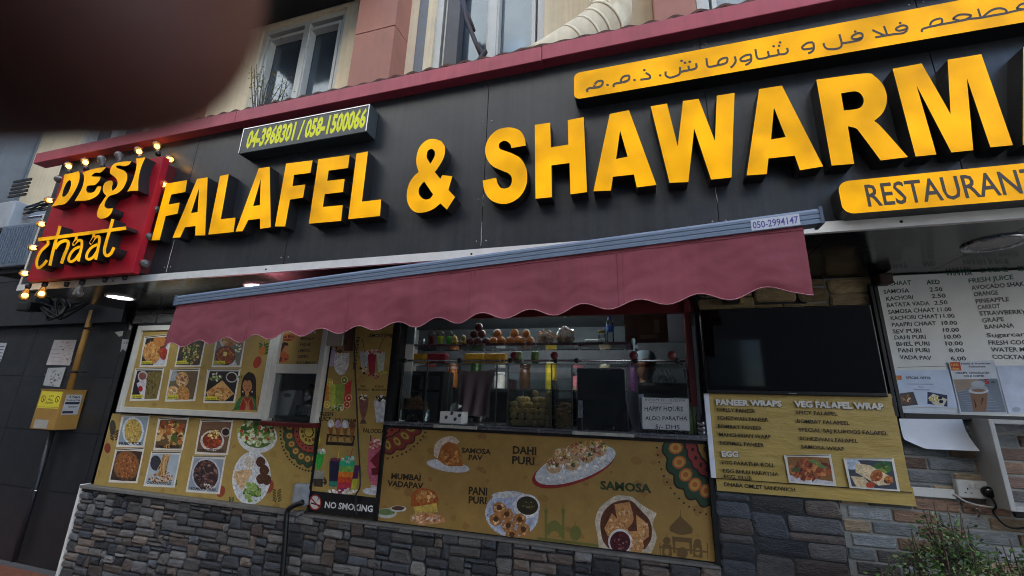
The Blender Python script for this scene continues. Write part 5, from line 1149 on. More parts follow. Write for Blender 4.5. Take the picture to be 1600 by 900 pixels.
g = MB(); g.lathe([(.001, 0), (.026, 0), (.027, .07), (.022, .08)], p, (0, 0, 1), 18); g.build('jar', M['glass_clean'], t); g = MB(); g.lathe([(.024, .08), (.026, .08), (.026, .1), (.001, .102)], p, (0, 0, 1), 18); g.build('lid', M['fruit_gold'], t)
g = MB(); g.lathe([(.001, .002), (.023, .002), (.023, .04), (.001, .04)], p, (0, 0, 1), 14); g.build('salt', M['plastic_white'], t)
p = onshelf(954, .16); t = thing('water_bottle', 'blue labelled plastic water bottle at the end of the glass shelf', 'bottle', p)
g = MB(); g.lathe([(.001, 0), (.024, 0), (.027, .01), (.025, .04), (.027, .06), (.025, .08), (.027, .1), (.027, .14), (.015, .175), (.012, .185)], p, (0, 0, 1), 18); g.build('bottle', M['glass_clean'], t)
g = MB(); g.lathe([(.0285, .085), (.0285, .135)], p, (0, 0, 1), 18); g.build('label', mat('blue_label', K(50, 90, 190), .4), t)
g = MB(); g.lathe([(.013, .183), (.014, .2), (.001, .201)], p, (0, 0, 1), 14); g.build('cap', mat('blue_cap', K(30, 60, 160), .4), t)
# packs on the lower shelf
zl = UP_S-.147
for x0p, x1p, col, lb in ((634, 667, K(190, 150, 50), 'ochre snack packet under the coloured drinks'), (669, 697, K(130, 40, 50), 'red and white snack packet on the lower shelf'), (726, 758, K(196, 150, 50), 'yellow snack packet, first in the row under the pomegranates'), (760, 790, K(186, 140, 46), 'yellow snack packet under the oranges')):
    a, b = wx(x0p, 560, .2), wx(x1p, 560, .2); g = MB(); g.box(a, b, .18, .26, zl, zl+.085, 0, None, .012); A_ = g.build('snack_packet', mat('packet', col, .3, var=.3, scale=30)); tag(A_, lb, 'packet')
for x in (810, 836):
    p = Vector((wx(x, 556, .22), .22, zl)); g = MB(); g.lathe([(.001, 0), (.03, 0), (.03, .09), (.02, .1), (.001, .1)], p, (0, 0, 1), 14); tag(g.build('chutney_jar', M['attr_green'] if 'attr_green' in M else M.setdefault('attr_green', mat('green_chutney', K(70, 96, 50), .3))), 'jar of green chutney on the lower shelf, %s' % ('nearer the oranges' if x == 810 else 'nearer the bags of buns'), 'jar')

# back shelf with jars and bowls
bs = thing('back_shelf', 'steel shelf on the kitchen back wall holding coloured jars', 'shelf', (-1.2, 1.2, 1.72))
g = MB(); g.box(-2.4, .2, 1.1, 1.45, 1.70, 1.72); g.build('plank', M['steel'], bs)
for x in (-2.3, -1.1, .1): g = MB(); g.box(x-.01, x+.01, 1.2, 1.45, 1.6, 1.70); g.build('support', M['dull_steel'], bs)
for i, (nm, col) in enumerate((('red', K(170, 40, 30)), ('orange', K(210, 120, 40)), ('dark green', K(50, 80, 40)), ('white', K(220, 216, 206)), ('brown', K(96, 60, 40)), ('yellow', K(220, 190, 60)), ('pink', K(206, 120, 130)), ('cream', K(220, 200, 160)), ('purple', K(96, 60, 100)))):
    p = Vector((-2.2+i*.27, 1.25, 1.721)); h = .14+.06*(i % 3); t = thing('ingredient_jar', 'jar of %s powder or sauce on the kitchen back shelf' % nm, 'jar', p, 'jars on the back shelf')
    g = MB(); g.lathe([(.001, 0), (.055, 0), (.058, .01), (.058, h*.8), (.045, h)], p, (0, 0, 1), 16); g.build('jar', mat(nm.replace(' ', '_')+'_contents', col, .3, var=.2, scale=30), t); g = MB(); g.lathe([(.048, h), (.05, h), (.05, h+.03), (.001, h+.032)], p, (0, 0, 1), 16); g.build('lid', M['plastic_white'] if i % 2 else M['steel'], t)
for i, x in enumerate((725, 735, 748)):
    p = Vector((wx(x, 640, .45), .45, KZ0+.03)); g = MB(); r = .05+.012*i
    for k in range(4): g.lathe([(r*.5, k*.03), (r, k*.03+.05), (r+.004, k*.03+.052), (r, k*.03+.047)], p, (0, 0, 1), 18)
    tag(g.build('bowl_stack', M['steel']), ['smallest', 'middle', 'largest'][i]+' of the steel bowl stacks behind the grey mauve cloth', 'bowls')

# crisp shells in the glass box
px0, px1 = wx(793, 640, .06), wx(862, 640, .06); zf = KZ0+.03
bx = thing('shell_box', 'glass box holding the heap of crisp round shells', 'glass box', ((px0+px1)/2, .16, zf))
for nm, a in (('glass_front', (px0, px1, .045, .049, zf, 1.76)), ('glass_back', (px0, px1, .30, .304, zf, 1.76)), ('glass_side', (px0, px0+.004, .05, .30, zf, 1.76)), ('glass_side', (px1-.004, px1, .05, .30, zf, 1.76))):
    g = MB(); g.box(*a); g.build(nm, M['glass_clean'], bx)
g = MB(); g.box(px0-.004, px1+.004, .04, .31, zf-.012, zf); g.build('base', M['steel'], bx)
M['puri'] = mat('crisp_puri', K(236, 200, 130), .6, var=.25, scale=30, bump=.4, bscale=60)
gm = MB(); gm.ball((0, 0, 0), .0245, 0, None, 1, 1, .9, .22, 2); proto = None; r = .0245
nx = int((px1-px0-.01)/(2*r)); xx0 = px0+.006+r; stepx = (px1-px0-.012-2*r)/(nx-1)
tops = [.175, .215, .16, .20, .235, .21, .25, .26]
for ky in range(4):
    for ix in range(nx):
        h = tops[int(ix*len(tops)/nx)]+random.uniform(-.02, .03)
        nzs = int(h/(r*1.62))
        for iz in range(nzs):
            if ky > 1 and iz < nzs-2: continue
            p = Vector((xx0+ix*stepx+random.uniform(-.007, .007)+(r*.5 if (iz+ky) % 2 and ix < nx-1 else 0), .05+r+.004+ky*.05+random.uniform(0, .006), zf+r+iz*r*1.66+random.uniform(-.005, .005)))
            if proto is None: proto = gm.build('puri', M['puri']); o = proto
            else: o = proto.copy(); C.objects.link(o)
            o.location = p; o.rotation_euler = (random.uniform(0, 6), random.uniform(0, 6), random.uniform(0, 6)); s_ = random.uniform(.88, 1.1); o.scale = (s_, s_, s_)
            tag(o, 'crisp round golden shell in the glass box heap', 'puri', 'crisp shells in the glass box')
g = MB(); x0, x1 = wx(866, 640, .06), wx(894, 640, .06)
for i in range(150):
    p = (random.uniform(x0+.01, x1-.01), random.uniform(.06, .2), zf+random.uniform(.0, 1)**1.3*.17); g.ball(p, random.uniform(.008, .014), 0, None, 1.5, .7, .5, .4, 1)
o = g.build('fried_noodles', M['fryum'] if 'fryum' in M else M.setdefault('fryum', mat('yellow_crisps', K(206, 158, 66), .6, var=.3, scale=60))); o['label'] = 'loose heap of yellow crisps beside the shell box'; o['category'] = 'crisps'; o['kind'] = 'stuff'
g = MB(); g.box(x0, x1, .045, .049, zf, 1.72); g.box(x1-.004, x1, .05, .24, zf, 1.72); g.box(x0, x0+.004, .05, .24, zf, 1.72); tag(g.build('crisp_box', M['glass_clean']), 'narrow glass box holding loose yellow crisps', 'glass box')
# hot cabinet with fried snacks and steel pans
M['snack'] = mat('fried_snack', K(168, 112, 60), .65, var=.35, scale=40, bump=.5, bscale=70)
for i, x in enumerate((640, 660)):
    p = Vector((wx(x, 652, .16), .16, zf)); g = MB(); g.lathe([(.001, .0), (.062, .0), (.066, .085), (.069, .087), (.064, .087), (.06, .006), (.001, .006)], p, (0, 0, 1), 24); tag(g.build('steel_pan', M['steel']), ['steel pan of snacks nearest the black post', 'steel pan of snacks nearest the tissue box'][i], 'pan', 'steel snack pans')
for i in range(16):
    x = 636+(i % 6)*5.6+random.uniform(-1.5, 1.5); Y = .12+.05*random.random(); p = Vector((wx(x, 640, Y), Y, zf+.105+(i//6)*.032)); g = MB()
    bm = bmesh.new(); bmesh.ops.create_cone(bm, cap_ends=True, segments=4, radius1=.034, radius2=.010, depth=.045); bmesh.ops.bevel(bm, geom=bm.edges[:], offset=.007, segments=2, affect='EDGES')
    Rm = Matrix.Rotation(random.uniform(0, 6), 3, 'Z') @ Matrix.Rotation(random.uniform(-.8, .8), 3, 'X')
    for v in bm.verts: v.co = p+Rm @ v.co
    g.addbm(bm, 0, None, True); tag(g.build('samosa', M['snack']), 'fried samosa piled in the steel pans by the black post', 'samosa', 'samosas in the pans')
wc = thing('warming_cabinet', 'glass fronted warming cabinet behind the steel pans', 'cabinet', (wx(652, 640, .36), .36, zf))
x0, x1 = wx(634, 620, .36), wx(692, 620, .36)
g = MB(); g.box(x0, x0+.03, .34, .55, zf, 1.83); g.box(x1-.03, x1, .34, .55, zf, 1.83); g.box(x0+.03, x1-.03, .34, .55, 1.79, 1.83); g.box((x0+x1)/2-.012, (x0+x1)/2+.012, .345, .37, zf, 1.79); g.box(x0+.03, x1-.03, .345, .365, 1.66, 1.675); g.build('frame', M['black'], wc)
g = MB(); g.box(x0+.03, x1-.03, .53, .55, zf, 1.79); g.build('back_panel', mat('pale_panel', K(150, 158, 162), .4), wc)
# grey apron hanging
g = MB(); V = []; nx, ny = 24, 20; a0, a1 = at(714, 577, .12), at(774, 577, .12); zb2 = wz(745, 650, .12)
for j in range(ny+1):
    for i in range(nx+1):
        u, v = i/nx, j/ny; sx = (u-.5)*(1-.16*sin(min(1, v*1.6)*pi/2)); x = (a0.x+a1.x)/2+sx*(a1.x-a0.x); fold = .022*sin(u*17+v*1.5)*v+.012*noise.noise(Vector((u*3, v*2, 5)))
        V.append((x, .12+fold-.02*v, a0.z+(zb2-a0.z)*v-(.014*sin(u*pi) if j == 0 else 0)))
g.add(V, [(j*(nx+1)+i, (j+1)*(nx+1)+i, (j+1)*(nx+1)+i+1, j*(nx+1)+i+1) for j in range(ny) for i in range(nx)], 0, None, True)
tag(g.build('cloth', mat('grey_cloth', K(104, 92, 96), .9, var=.12, bump=.2, bscale=200)), 'grey mauve cloth hanging over the rail behind the tissue box', 'cloth')
# tissue box
x0, x1 = wx(690, 650, -.0), wx(724, 650, -.0); z = KZ0+.03; tb = thing('tissue_box', 'patterned white tissue box on the counter edge', 'tissue box', ((x0+x1)/2, .03, z))
g = MB(); g.box(x0, x1, -.03, .09, z, z+.085, 0, None, .003); g.build('carton', M['plastic_white'], tb)
A = Art(-.031)
for c in ((697, 652), (706, 646), (711, 655), (718, 649)): A.ell(c[0], c[1], 2.4, 3.2, K(70, 64, 76), .5, 8)
A.build('pattern', M['print'], tb)
g = MB(); V = []; zt_ = z+.086; cx = (x0+x1)/2
for j in range(7):
    for i in range(9): u, v = i/8-.5, j/6; V.append((cx-.01+u*(.05+.03*v)+.03*v, .03+.014*sin(u*7+v*3), zt_-.004+v*.075*(1-.7*abs(u+.1))))
g.add(V, [(j*9+i, j*9+i+1, (j+1)*9+i+1, (j+1)*9+i) for j in range(6) for i in range(8)], 0, None, True); g.build('tissue', M['plastic_white'], tb)
# dark screen leaning in the serving gap, knife, notice, boards
Y = .03; x0, x1 = wx(902, 620, Y), wx(977, 620, Y); g = MB(); g.box(x0, x1, Y, Y+.02, KZ0+.03, wz(940, 577, Y), 0, None, .003); sp_ = thing('dark_panel', 'dark smoked sliding panel in the middle of the counter', 'panel', ((x0+x1)/2, Y, KZ0)); g.build('panel', mat('smoked_panel', K(44, 46, 52), .12, var=.25, scale=4), sp_); g = MB(); zt_ = wz(940, 577, Y); g.box(x0, x1, Y-.003, Y+.022, zt_+.001, zt_+.008); g.build('top_rail', M['steel'], sp_)
Y = -.005; p = Vector((wx(907, 640, Y), Y, KZ0+.03)); kn = thing('cleaver', 'broad bladed knife standing upright on the counter before the dark panel', 'knife', p)
g = MB(); g.box(p.x-.017, p.x+.017, Y-.001, Y+.001, p.z+.075, p.z+.19, 0); g.build('blade', M['steel'], kn); g = MB(); g.box(p.x-.01, p.x+.012, Y-.006, Y+.006, p.z, p.z+.075, 0, None, .004); g.build('handle', M['plastic_black'], kn)
g = MB(); q = Vector((wx(950, 668, 0), 0, KZ0+.031)); g.box(q.x-.04, q.x+.04, -.02, .02, q.z, q.z+.028, 0, None, .006); tag(g.build('stapler', M['plastic_black']), 'small black box on the counter before the dark panel', 'box')
Y = -.012; nt_ = thing('happy_hours_notice', 'handwritten white HAPPY HOURS notice standing on the counter', 'notice', at(1040, 672, Y))
A = Art(Y); A.poly([(1003, 621), (1076, 623), (1078, 673), (1004, 670)], K(186, 186, 184)); HW = K(36, 38, 50)
A.text('8:00AM TO 12:00 PM', 1008, 626.5, 1070, 628.5, 4.6, K(90, 92, 100), .0, .05, jit=.2); A.text('HAPPY HOURS', 1007, 642, 1067, 642.5, 7.4, HW, .012, .08, jit=.25); A.text('ALOO PARATHA', 1008, 656.5, 1074, 657, 6.6, HW, .01, .05, jit=.3); A.text('5/- DHS', 1024, 670, 1062, 671, 7, HW, .01, .05, jit=.3); A.line([(1014, 629), (1050, 630.5)], .7, K(110, 110, 118), False)
A.build('sheet', M['paper_print'], nt_)
g = MB(); q = [at(*c, Y+.03) for c in ((996, 616), (1006, 616), (1007, 668), (1002, 668))]; g.add([tuple(v) for v in q], [(0, 1, 2, 3)]); g.build('torn_sheet', M['paper'], nt_)
g = MB(); x0, x1 = wx(1074, 650, .02), wx(1087, 650, .02); g.box(x0, x1, .02, .024, KZ0+.03, wz(1080, 628, .02)); tag(g.build('green_card', mat('green_card', K(150, 176, 110), .7)), 'green card tucked behind the HAPPY HOURS notice', 'card')
p = Vector((wx(1092, 660, -.01), -.01, KZ0+.03)); g = MB(); g.lathe([(.001, 0), (.018, 0), (.018, .11), (.008, .135), (.008, .15), (.001, .15)], p, (0, 0, 1), 12); tag(g.build('squeeze_bottle', M['glass_clean']), 'clear squeeze bottle at the end of the counter beside the notice', 'bottle')
p = Vector((wx(1098, 676, -.02), -.02, KZ0+.03)); g = MB()
for k in range(3): g.lathe([(.03, k*.028), (.034, k*.028+.008), (.034, k*.028+.02), (.03, k*.028+.026)], p, (0, 0, 1), 16)
tag(g.build('steel_tins', M['steel']), 'little stack of steel tins at the counter corner', 'tins')
Y = .5; x0, x1 = wx(976, 515, Y), wx(1043, 515, Y); g = MB(); z0, z1 = wz(1010, 535, Y), wz(1010, 492, Y); g.box(x0, x1, Y, Y+.03, z0, z1); nb_ = thing('pin_board', 'brown pin board on the kitchen wall with pinned slips', 'board', (x0, Y, z0)); g.build('board', M['wood'], nb_)
g = MB(); g.box(x0+.12, x0+.25, Y-.003, Y, z0+.03, z0+.06); g.box(x1-.1, x1-.06, Y-.003, Y, z1-.15, z1-.04); g.build('pinned_slip', mat('brown_slip', K(120, 96, 80), .7), nb_)
x0, x1 = wx(1044, 515, Y), wx(1076, 515, Y); g = MB(); g.box(x0, x1, Y, Y+.01, z0, z1); tag(g.build('blank_sheet', M['paper']), 'plain white sheet beside the brown pin board', 'sheet')
# hood and hanging tools
Y = .3; g = MB(); x0, x1 = wx(996, 600, Y), wx(1072, 600, Y); g.tube([(x0, Y, wz(1030, 609, Y)), (x1, Y, wz(1030, 609, Y))], .05, 18); tag(g.build('roller_press', M['plastic_black']), 'black cylinder behind the HAPPY HOURS notice', 'cylinder')
M['tool'] = M['steel']
for i, (x, y0, y1) in enumerate(((1034, 577, 596), (1040, 578, 594), (1046, 577, 595))):
    g = MB(); Y = .12; a, b = at(x, y0, Y), at(x+8, y1, Y); g.tube([a, b], .0035, 6); g.lathe([(.001, -.004), (.012, -.003), (.014, .002), (.001, .004)], b, (0, -1, 0), 12); tag(g.build('ladle', M['tool']), 'thin steel ladle hanging above the black cylinder', 'ladle', 'ladles hanging over the cylinder')
g = MB(); Y = .12
for k in range(4): g.tube(openspline([at(1022+k*5, 598, Y), at(1030+k*4, 588+k, Y), at(1044+k*2, 590+k*2, Y), at(1052, 596, Y)], 4), .003, 5)
tag(g.build('whisk', M['steel']), 'steel wire whisk lying by the hanging ladles', 'whisk')
g = MB(); 
for x0_, x1_ in ((1066, 1083), (1070, 1086), (1083, 1081)): g.tube([at(x0_, 568, .04), at(x1_, 634, .02)], .004, 6)
tag(g.build('skewers', M['steel']), 'long steel skewers leaning against the red post', 'skewers')
p = at(990, 540, .05); g = MB(); g.lathe([(.006, -.06), (.005, 0), (.012, .02), (.014, .04), (.008, .05), (.001, .05)], p, (0, 0, 1), 10); tag(g.build('brush', mat('pale_blue_brush', K(170, 206, 214), .5)), 'pale blue brush standing over the steel rail', 'brush')
M['tokens'] = mat('maroon_disc', K(96, 34, 34), .4)
for i, x in enumerate((803, 866, 990, 1050)):
    p = Vector((wx(x, 555, -.02), -.02, zr+.035)); g = MB(); g.lathe([(.001, -.006), (.026, -.006), (.029, 0), (.026, .006), (.001, .006)], p, (0, -1, 0), 18); tag(g.build('maroon_disc', M['tokens']), 'round maroon disc fixed above the steel rail', 'disc', 'maroon discs along the rail')

# the cook behind the counter: one continuous skinned body
def body(name, joints, edges, root, parent, mt, sub=2):
    me = bpy.data.meshes.new(name); names = list(joints); me.from_pydata([joints[k][0] for k in names], [(names.index(a), names.index(b)) for a, b in edges], [])
    o = bpy.data.objects.new(name, me); C.objects.link(o)
    m = o.modifiers.new('skin', 'SKIN'); sv_ = me.skin_vertices[0].data
    for i, k in enumerate(names):
        r = joints[k][1]; sv_[i].radius = r if isinstance(r, tuple) else (r, r); sv_[i].use_root = (k == root)
    m.use_smooth_shade = True; s_ = o.modifiers.new('sub', 'SUBSURF'); s_.levels = sub; s_.render_levels = sub
    me.materials.append(mt)
    if parent is not None: o.parent = parent; o.matrix_parent_inverse = Matrix.Translation(-Vector(parent.location))
    return o
cx, cy, hz = wx(1008, 572, .75), .75, wz(1008, 574, .75)
ck = thing('person', 'cook in a pale cap and dark shirt looking down behind the counter', 'person', (cx, cy, .05))
B_ = hz-1.63
J = {'pel': ((cx, cy+.03, B_+.93), (.16, .11)), 'wst': ((cx, cy+.02, B_+1.1), (.14, .10)), 'chs': ((cx, cy+.01, B_+1.3), (.16, .11)), 'nck': ((cx, cy, B_+1.43), .06),
     'lsh': ((cx-.17, cy+.01, B_+1.37), .065), 'lel': ((cx-.24, cy-.04, B_+1.1), .045), 'lwr': ((cx-.14, cy-.26, B_+1.06), .03), 'rsh': ((cx+.17, cy+.01, B_+1.37), .065), 'rel': ((cx+.24, cy-.04, B_+1.1), .045), 'rwr': ((cx+.14, cy-.26, B_+1.06), .03),
     'lhp': ((cx-.09, cy+.03, B_+.86), .095), 'lkn': ((cx-.1, cy+.02, B_+.47), .06), 'lan': ((cx-.1, cy+.04, .10), .045), 'rhp': ((cx+.09, cy+.03, B_+.86), .095), 'rkn': ((cx+.1, cy+.02, B_+.47), .06), 'ran': ((cx+.1, cy+.04, .10), .045)}
body('clothed_body', J, [('pel', 'wst'), ('wst', 'chs'), ('chs', 'nck'), ('chs', 'lsh'), ('lsh', 'lel'), ('lel', 'lwr'), ('chs', 'rsh'), ('rsh', 'rel'), ('rel', 'rwr'), ('pel', 'lhp'), ('lhp', 'lkn'), ('lkn', 'lan'), ('pel', 'rhp'), ('rhp', 'rkn'), ('rkn', 'ran')], 'pel', ck, mat('dark_shirt', K(60, 62, 74), .8))
g = MB(); hc = Vector((cx, cy-.02, hz)); bm = bmesh.new(); bmesh.ops.create_uvsphere(bm, u_segments=24, v_segments=18, radius=1)
for v in bm.verts:
    x, y, z = v.co; k = 1-.22*max(0, -z)*(1 if True else 0)
    q = Vector((x*.078*k, y*.098*(1-.1*max(0, -z)), z*.118))
    if y < -.5:                                   # nose, brow, sockets, mouth
        q.y -= .020*math.exp(-(x/.16)**2-((z+.12)/.2)**2); q.y += .010*math.exp(-((abs(x)-.38)/.16)**2-((z-.12)/.12)**2); q.y -= .006*math.exp(-(x/.3)**2-((z+.5)/.08)**2); q.y += .005*math.exp(-(x/.3)**2-((z+.42)/.05)**2)
    v.co = hc+q
g.addbm(bm, 0, None, True)
for s_ in (-1, 1): g.ball(hc+Vector((s_*.078, .01, -.005)), .02, 0, None, .4, .9, 1.3)
g.tube([hc+Vector((0, .02, -.08)), hc+Vector((0, .03, -.2))], [.05, .058], 12); g.build('head', mat('brown_skin', K(150, 100, 72), .6), ck)
g = MB()
for s_ in (-1, 1): g.ball(hc+Vector((s_*.031, -.083, .012)), .009, 0, None, 1.3, .6, .7)
g.build('eyes', M['plastic_black'], ck)
g = MB(); g.lathe([(.083, .035), (.088, .05), (.088, .085), (.075, .12), (.04, .138), (.001, .142)], hc+Vector((0, .005, 0)), (0, 0, 1), 24); g.lathe([(.087, .034), (.09, .034), (.09, .056), (.087, .056)], hc+Vector((0, .005, 0)), (0, 0, 1), 24); g.build('cap', mat('pale_blue_cap', K(176, 196, 206), .8, var=.08), ck)
for s_ in (-1, 1):
    w_ = Vector((cx+s_*.14, cy-.26, B_+1.06)); f = {'w': (w_, .026), 'p': (w_+Vector((-s_*.02, -.08, -.01)), (.032, .014))}; ed = [('w', 'p')]
    for k in range(4): f['k%d' % k] = (w_+Vector((-s_*.02+s_*(.028-.019*k), -.12, -.015)), .0085); f['t%d' % k] = (w_+Vector((-s_*.02+s_*(.03-.02*k), -.15-.01*(k in (1, 2)), -.04)), .007); ed += [('p', 'k%d' % k), ('k%d' % k, 't%d' % k)]
    f['th'] = (w_+Vector((-s_*.06, -.07, -.01)), .01); f['tt'] = (w_+Vector((-s_*.07, -.1, -.02)), .008); ed += [('w', 'th'), ('th', 'tt')]
    body('hand', f, ed, 'w', ck, mat('brown_skin_hand', K(150, 100, 72), .6), 1)

# ------------------------------------------------------------------ inside the tea hatch
z = TZ0+.0; a = at(440, 625, .15)
cf = thing('coffee_machine', 'grey curved appliance with an oval badge inside the tea hatch', 'appliance', (a.x, .15, z))
x0, x1 = wx(416, 630, .06), wx(459, 630, .06); zt_ = wz(440, 612, .06)
g = MB(); solid(g, [[(x0, z), (x1-.03, z), (x1+.01, zt_+.01), (x1-.05, zt_+.015), (x0+.02, zt_-.01), (x0, zt_-.04)]], .05, .3, 0, 0); g.build('body', mat('silver_plastic', K(206, 208, 212), .35), cf)
A = Art(.049); A.ell(449, 617.5, 7, 4, K(206, 208, 212), 0, 18); A.ell(449, 617.5, 6, 3.2, K(120, 124, 130), 0, 18); A.build('badge', M['print'], cf)
p = Vector((wx(481, 640, .16), .16, z)); jr = thing('tea_urn', 'steel urn with a dark lid inside the tea hatch', 'urn', p)
g = MB(); g.lathe([(.001, .09), (.06, .09), (.062, .22), (.001, .22)], p, (0, 0, 1), 24); g.build('body', M['steel'], jr); g = MB(); g.lathe([(.064, .22), (.064, .235), (.03, .25), (.012, .255), (.012, .27), (.001, .272)], p, (0, 0, 1), 24); g.build('lid', M['plastic_black'], jr)
g = MB(); g.box(p.x-.08, p.x+.09, .1, .26, z, z+.085, 0, None, .006); g.build('base', M['steel'], jr)
g = MB(); g.box(-3.1, -2.55, .12, .6, TZ0-.03, TZ0-.001); tag(g.build('hatch_counter', M['black']), 'dark counter inside the tea hatch', 'counter')
g = MB(); x0, x1 = hx0+.08, hx1-.05; g.box(x0, x1, -.02, -.017, hz0+.002, hm0-.014); o = tag(g.build('hatch_glass', M['glass_clean']), 'sliding glass of the tea hatch', 'glass')

# ------------------------------------------------------------------ the screen
TY = -.09
tv = thing('television', 'large black flat television on the wall above the wraps menu', 'television', at(1240, 620, TY))
x0 = (wx(1094, 488, TY)+wx(1103, 618, TY))/2; x1 = (wx(1360, 470, TY)+wx(1388, 617, TY))/2; z0 = (wz(1103, 618, TY)+wz(1388, 617, TY))/2; z1 = (wz(1094, 488, TY)+wz(1360, 470, TY))/2
g = MB(); g.box(x0, x1, TY, TY+.035, z0, z1, 0, None, .006); g.box(x0+.2, x1-.2, TY+.035, -.014, z0+.12, z1-.12, 0); g.build('casing', M['plastic_black'], tv)
g = MB(); g.box(x0+.010, x1-.010, TY-.002, TY+.001, z0+.022, z1-.010); g.build('screen', M['tv'], tv)
g = MB(); p = at(1239, 617, TY); g.box(p.x-.022, p.x+.022, TY-.002, TY, z0+.007, z0+.013); g.build('badge', M['steel'], tv)
# ------------------------------------------------------------------ wraps menu
WY = -.064
wm = thing('wraps_menu', 'creased ochre menu sheet listing paneer wraps and falafel wraps under the television', 'menu sheet', at(1260, 760, WY))
OW = K(190, 162, 88)
x0 = (wx(1112, 640, WY)+wx(1117, 748, WY))/2; x1 = (wx(1400, 622, WY)+wx(1421, 768, WY))/2; zt_ = z0+.02; zb_ = (wz(1117, 749, WY)+wz(1421, 766, WY))/2; zb2 = (wz(1117, 768, WY)+wz(1425, 790, WY))/2
g = MB(); nx, ny = 60, 30; V = []; 
def wav(u, v): return .0035*noise.noise(Vector((u*5, v*14, 1)))+.002*noise.noise(Vector((u*14, v*5, 4)))
g.box(x0+.0, x1+.012, WY+.012, WY+.0145, zb2, zb_+.02, 0, OW); 
for j in range(ny+1):
    for i in range(nx+1): u, v = i/nx, j/ny; V.append((x0+(x1-x0)*u, WY+.005+wav(u, v), zb_+(zt_-zb_)*v))
g.add(V, [(j*(nx+1)+i, j*(nx+1)+i+1, (j+1)*(nx+1)+i+1, (j+1)*(nx+1)+i) for j in range(ny) for i in range(nx)], 0, OW, True)
g.build('sheet', M['creased'], wm, True)
g = MB(); g.box(x0-.028, x0-.001, WY-.002, -.038, zb_, zt_-.02); g.box(x0, x1, WY+.003, WY+.0115, zb_-.004, zb_-.0005, 1); g.build('edge_strip', [M['paper'], M['black']], wm)
A = Art(WY-.0035); WT = K(226, 222, 212); I2 = K(40, 30, 20)
def sh(t, x0, y0, x1, y1, h): A.text(t, x0+.8, y0+.9, x1+.8, y1+.9, h, K(110, 96, 60), .05); A.text(t, x0, y0, x1, y1, h, WT, .05)
sh('PANEER WRAPS', 1119, 632.5, 1222, 635, 8.6); sh('VEG FALAFEL WRAP', 1242, 635.5, 1382, 640, 9.4); sh('EGG', 1128, 713, 1154, 714, 8.6)
for t, a, b, c, d in (('CHILLY PANEER', 1120, 642.5, 1181, 645.5), ('SCHEZWAN PANEER', 1121, 655.5, 1201, 659), ('BOMBAY PANEER', 1122, 668.5, 1191, 672), ('MANCHIRIAN WARP', 1124, 681.5, 1205, 685.5), ('NORMAL PANEER', 1125, 694.5, 1194, 698.5), ('EGG PARATHA ROLL', 1128, 725, 1211, 730), ('EGG BHUJI PARATHA', 1130, 738, 1217, 744), ('EGG, CLUB', 1132, 747, 1175, 750),
   ('SPICY FALAFEL', 1244, 647, 1309, 649.5), ('BOMBAY FALAFEEL', 1246, 660.5, 1328, 664), ('SPECIAL SAJ KUBOOS FALAFEL', 1248, 674, 1388, 680), ('SCHEZWAN FALAFEL', 1250, 687.5, 1341, 692), ('SAMOSA WRAP', 1252, 700.5, 1320, 704.5)): A.text(t, a, b, c, d, 5.8, I2, .022)
photo(A, (1229,714), (1295,713), (1303,757), (1236,752), 'spicy'); photo(A, (1322,719), (1393,719), (1402,765), (1331,760), 'wrap')
A.build('lettering', M['print'], wm)
A = Art(WY+.0095); A.text('DHABA OMLET SANDWICH', 1132, 759.5, 1243, 768.5, 6, I2, .022); A.build('lettering', M['print'], wm)

# ------------------------------------------------------------------ hand written white menu board
BY2 = -.04
hb = thing('white_menu_board', 'white board with handwritten chaat and juice prices in a black frame', 'menu board', at(1480, 650, BY2))
x0 = (wx(1372, 440, BY2)+wx(1407, 645, BY2))/2; z0 = (wz(1410, 646, BY2)+wz(1600, 650, BY2))/2; z1 = 2.392; x1 = x0+1.12
g = MB(); g.box(x0, x1, BY2, -.014, z0, z1); g.build('board', mat('whiteboard', K(238, 238, 232), .35, var=.06), hb)
g = MB(); g.box(x0-.022, x0-.001, BY2-.012, -.013, z0-.03, z1, 0, None, .003); g.box(x0-.001, x1+.02, BY2-.014, -.013, z0-.03, z0-.001, 0, None, .003); g.box(x1, x1+.02, BY2-.012, -.013, z0, z1); 
g.box(x0-.046, x0-.03, BY2-.02, -.013, z0-.02, z1-.05, 1); g.build('frame', [M['plastic_black'], M['black']], hb)
A = Art(BY2-.001); GR = K(24, 96, 60); PK = K(52, 44, 46)
def hw(t, x0, y0, x1, y1, h=6.4, c=PK, b=.02): A.text(t, x0, y0, x1, y1, h, c, b, .06, jit=.14)
hw('WINTER', 1478, 431, 1520, 429.5, 7, GR); hw('SPECIAL', 1533, 426, 1575, 424, 7, GR); hw('OFFER', 1590, 424, 1630, 422, 7, GR)
hw('CHAAT', 1390, 446.5, 1424, 444.5, 7, GR, .02); hw('AED', 1448, 444.5, 1469, 443.5, 7, GR, .02); hw('FRESH JUICE', 1514, 442.5, 1584, 436, 7.4, GR, .018)
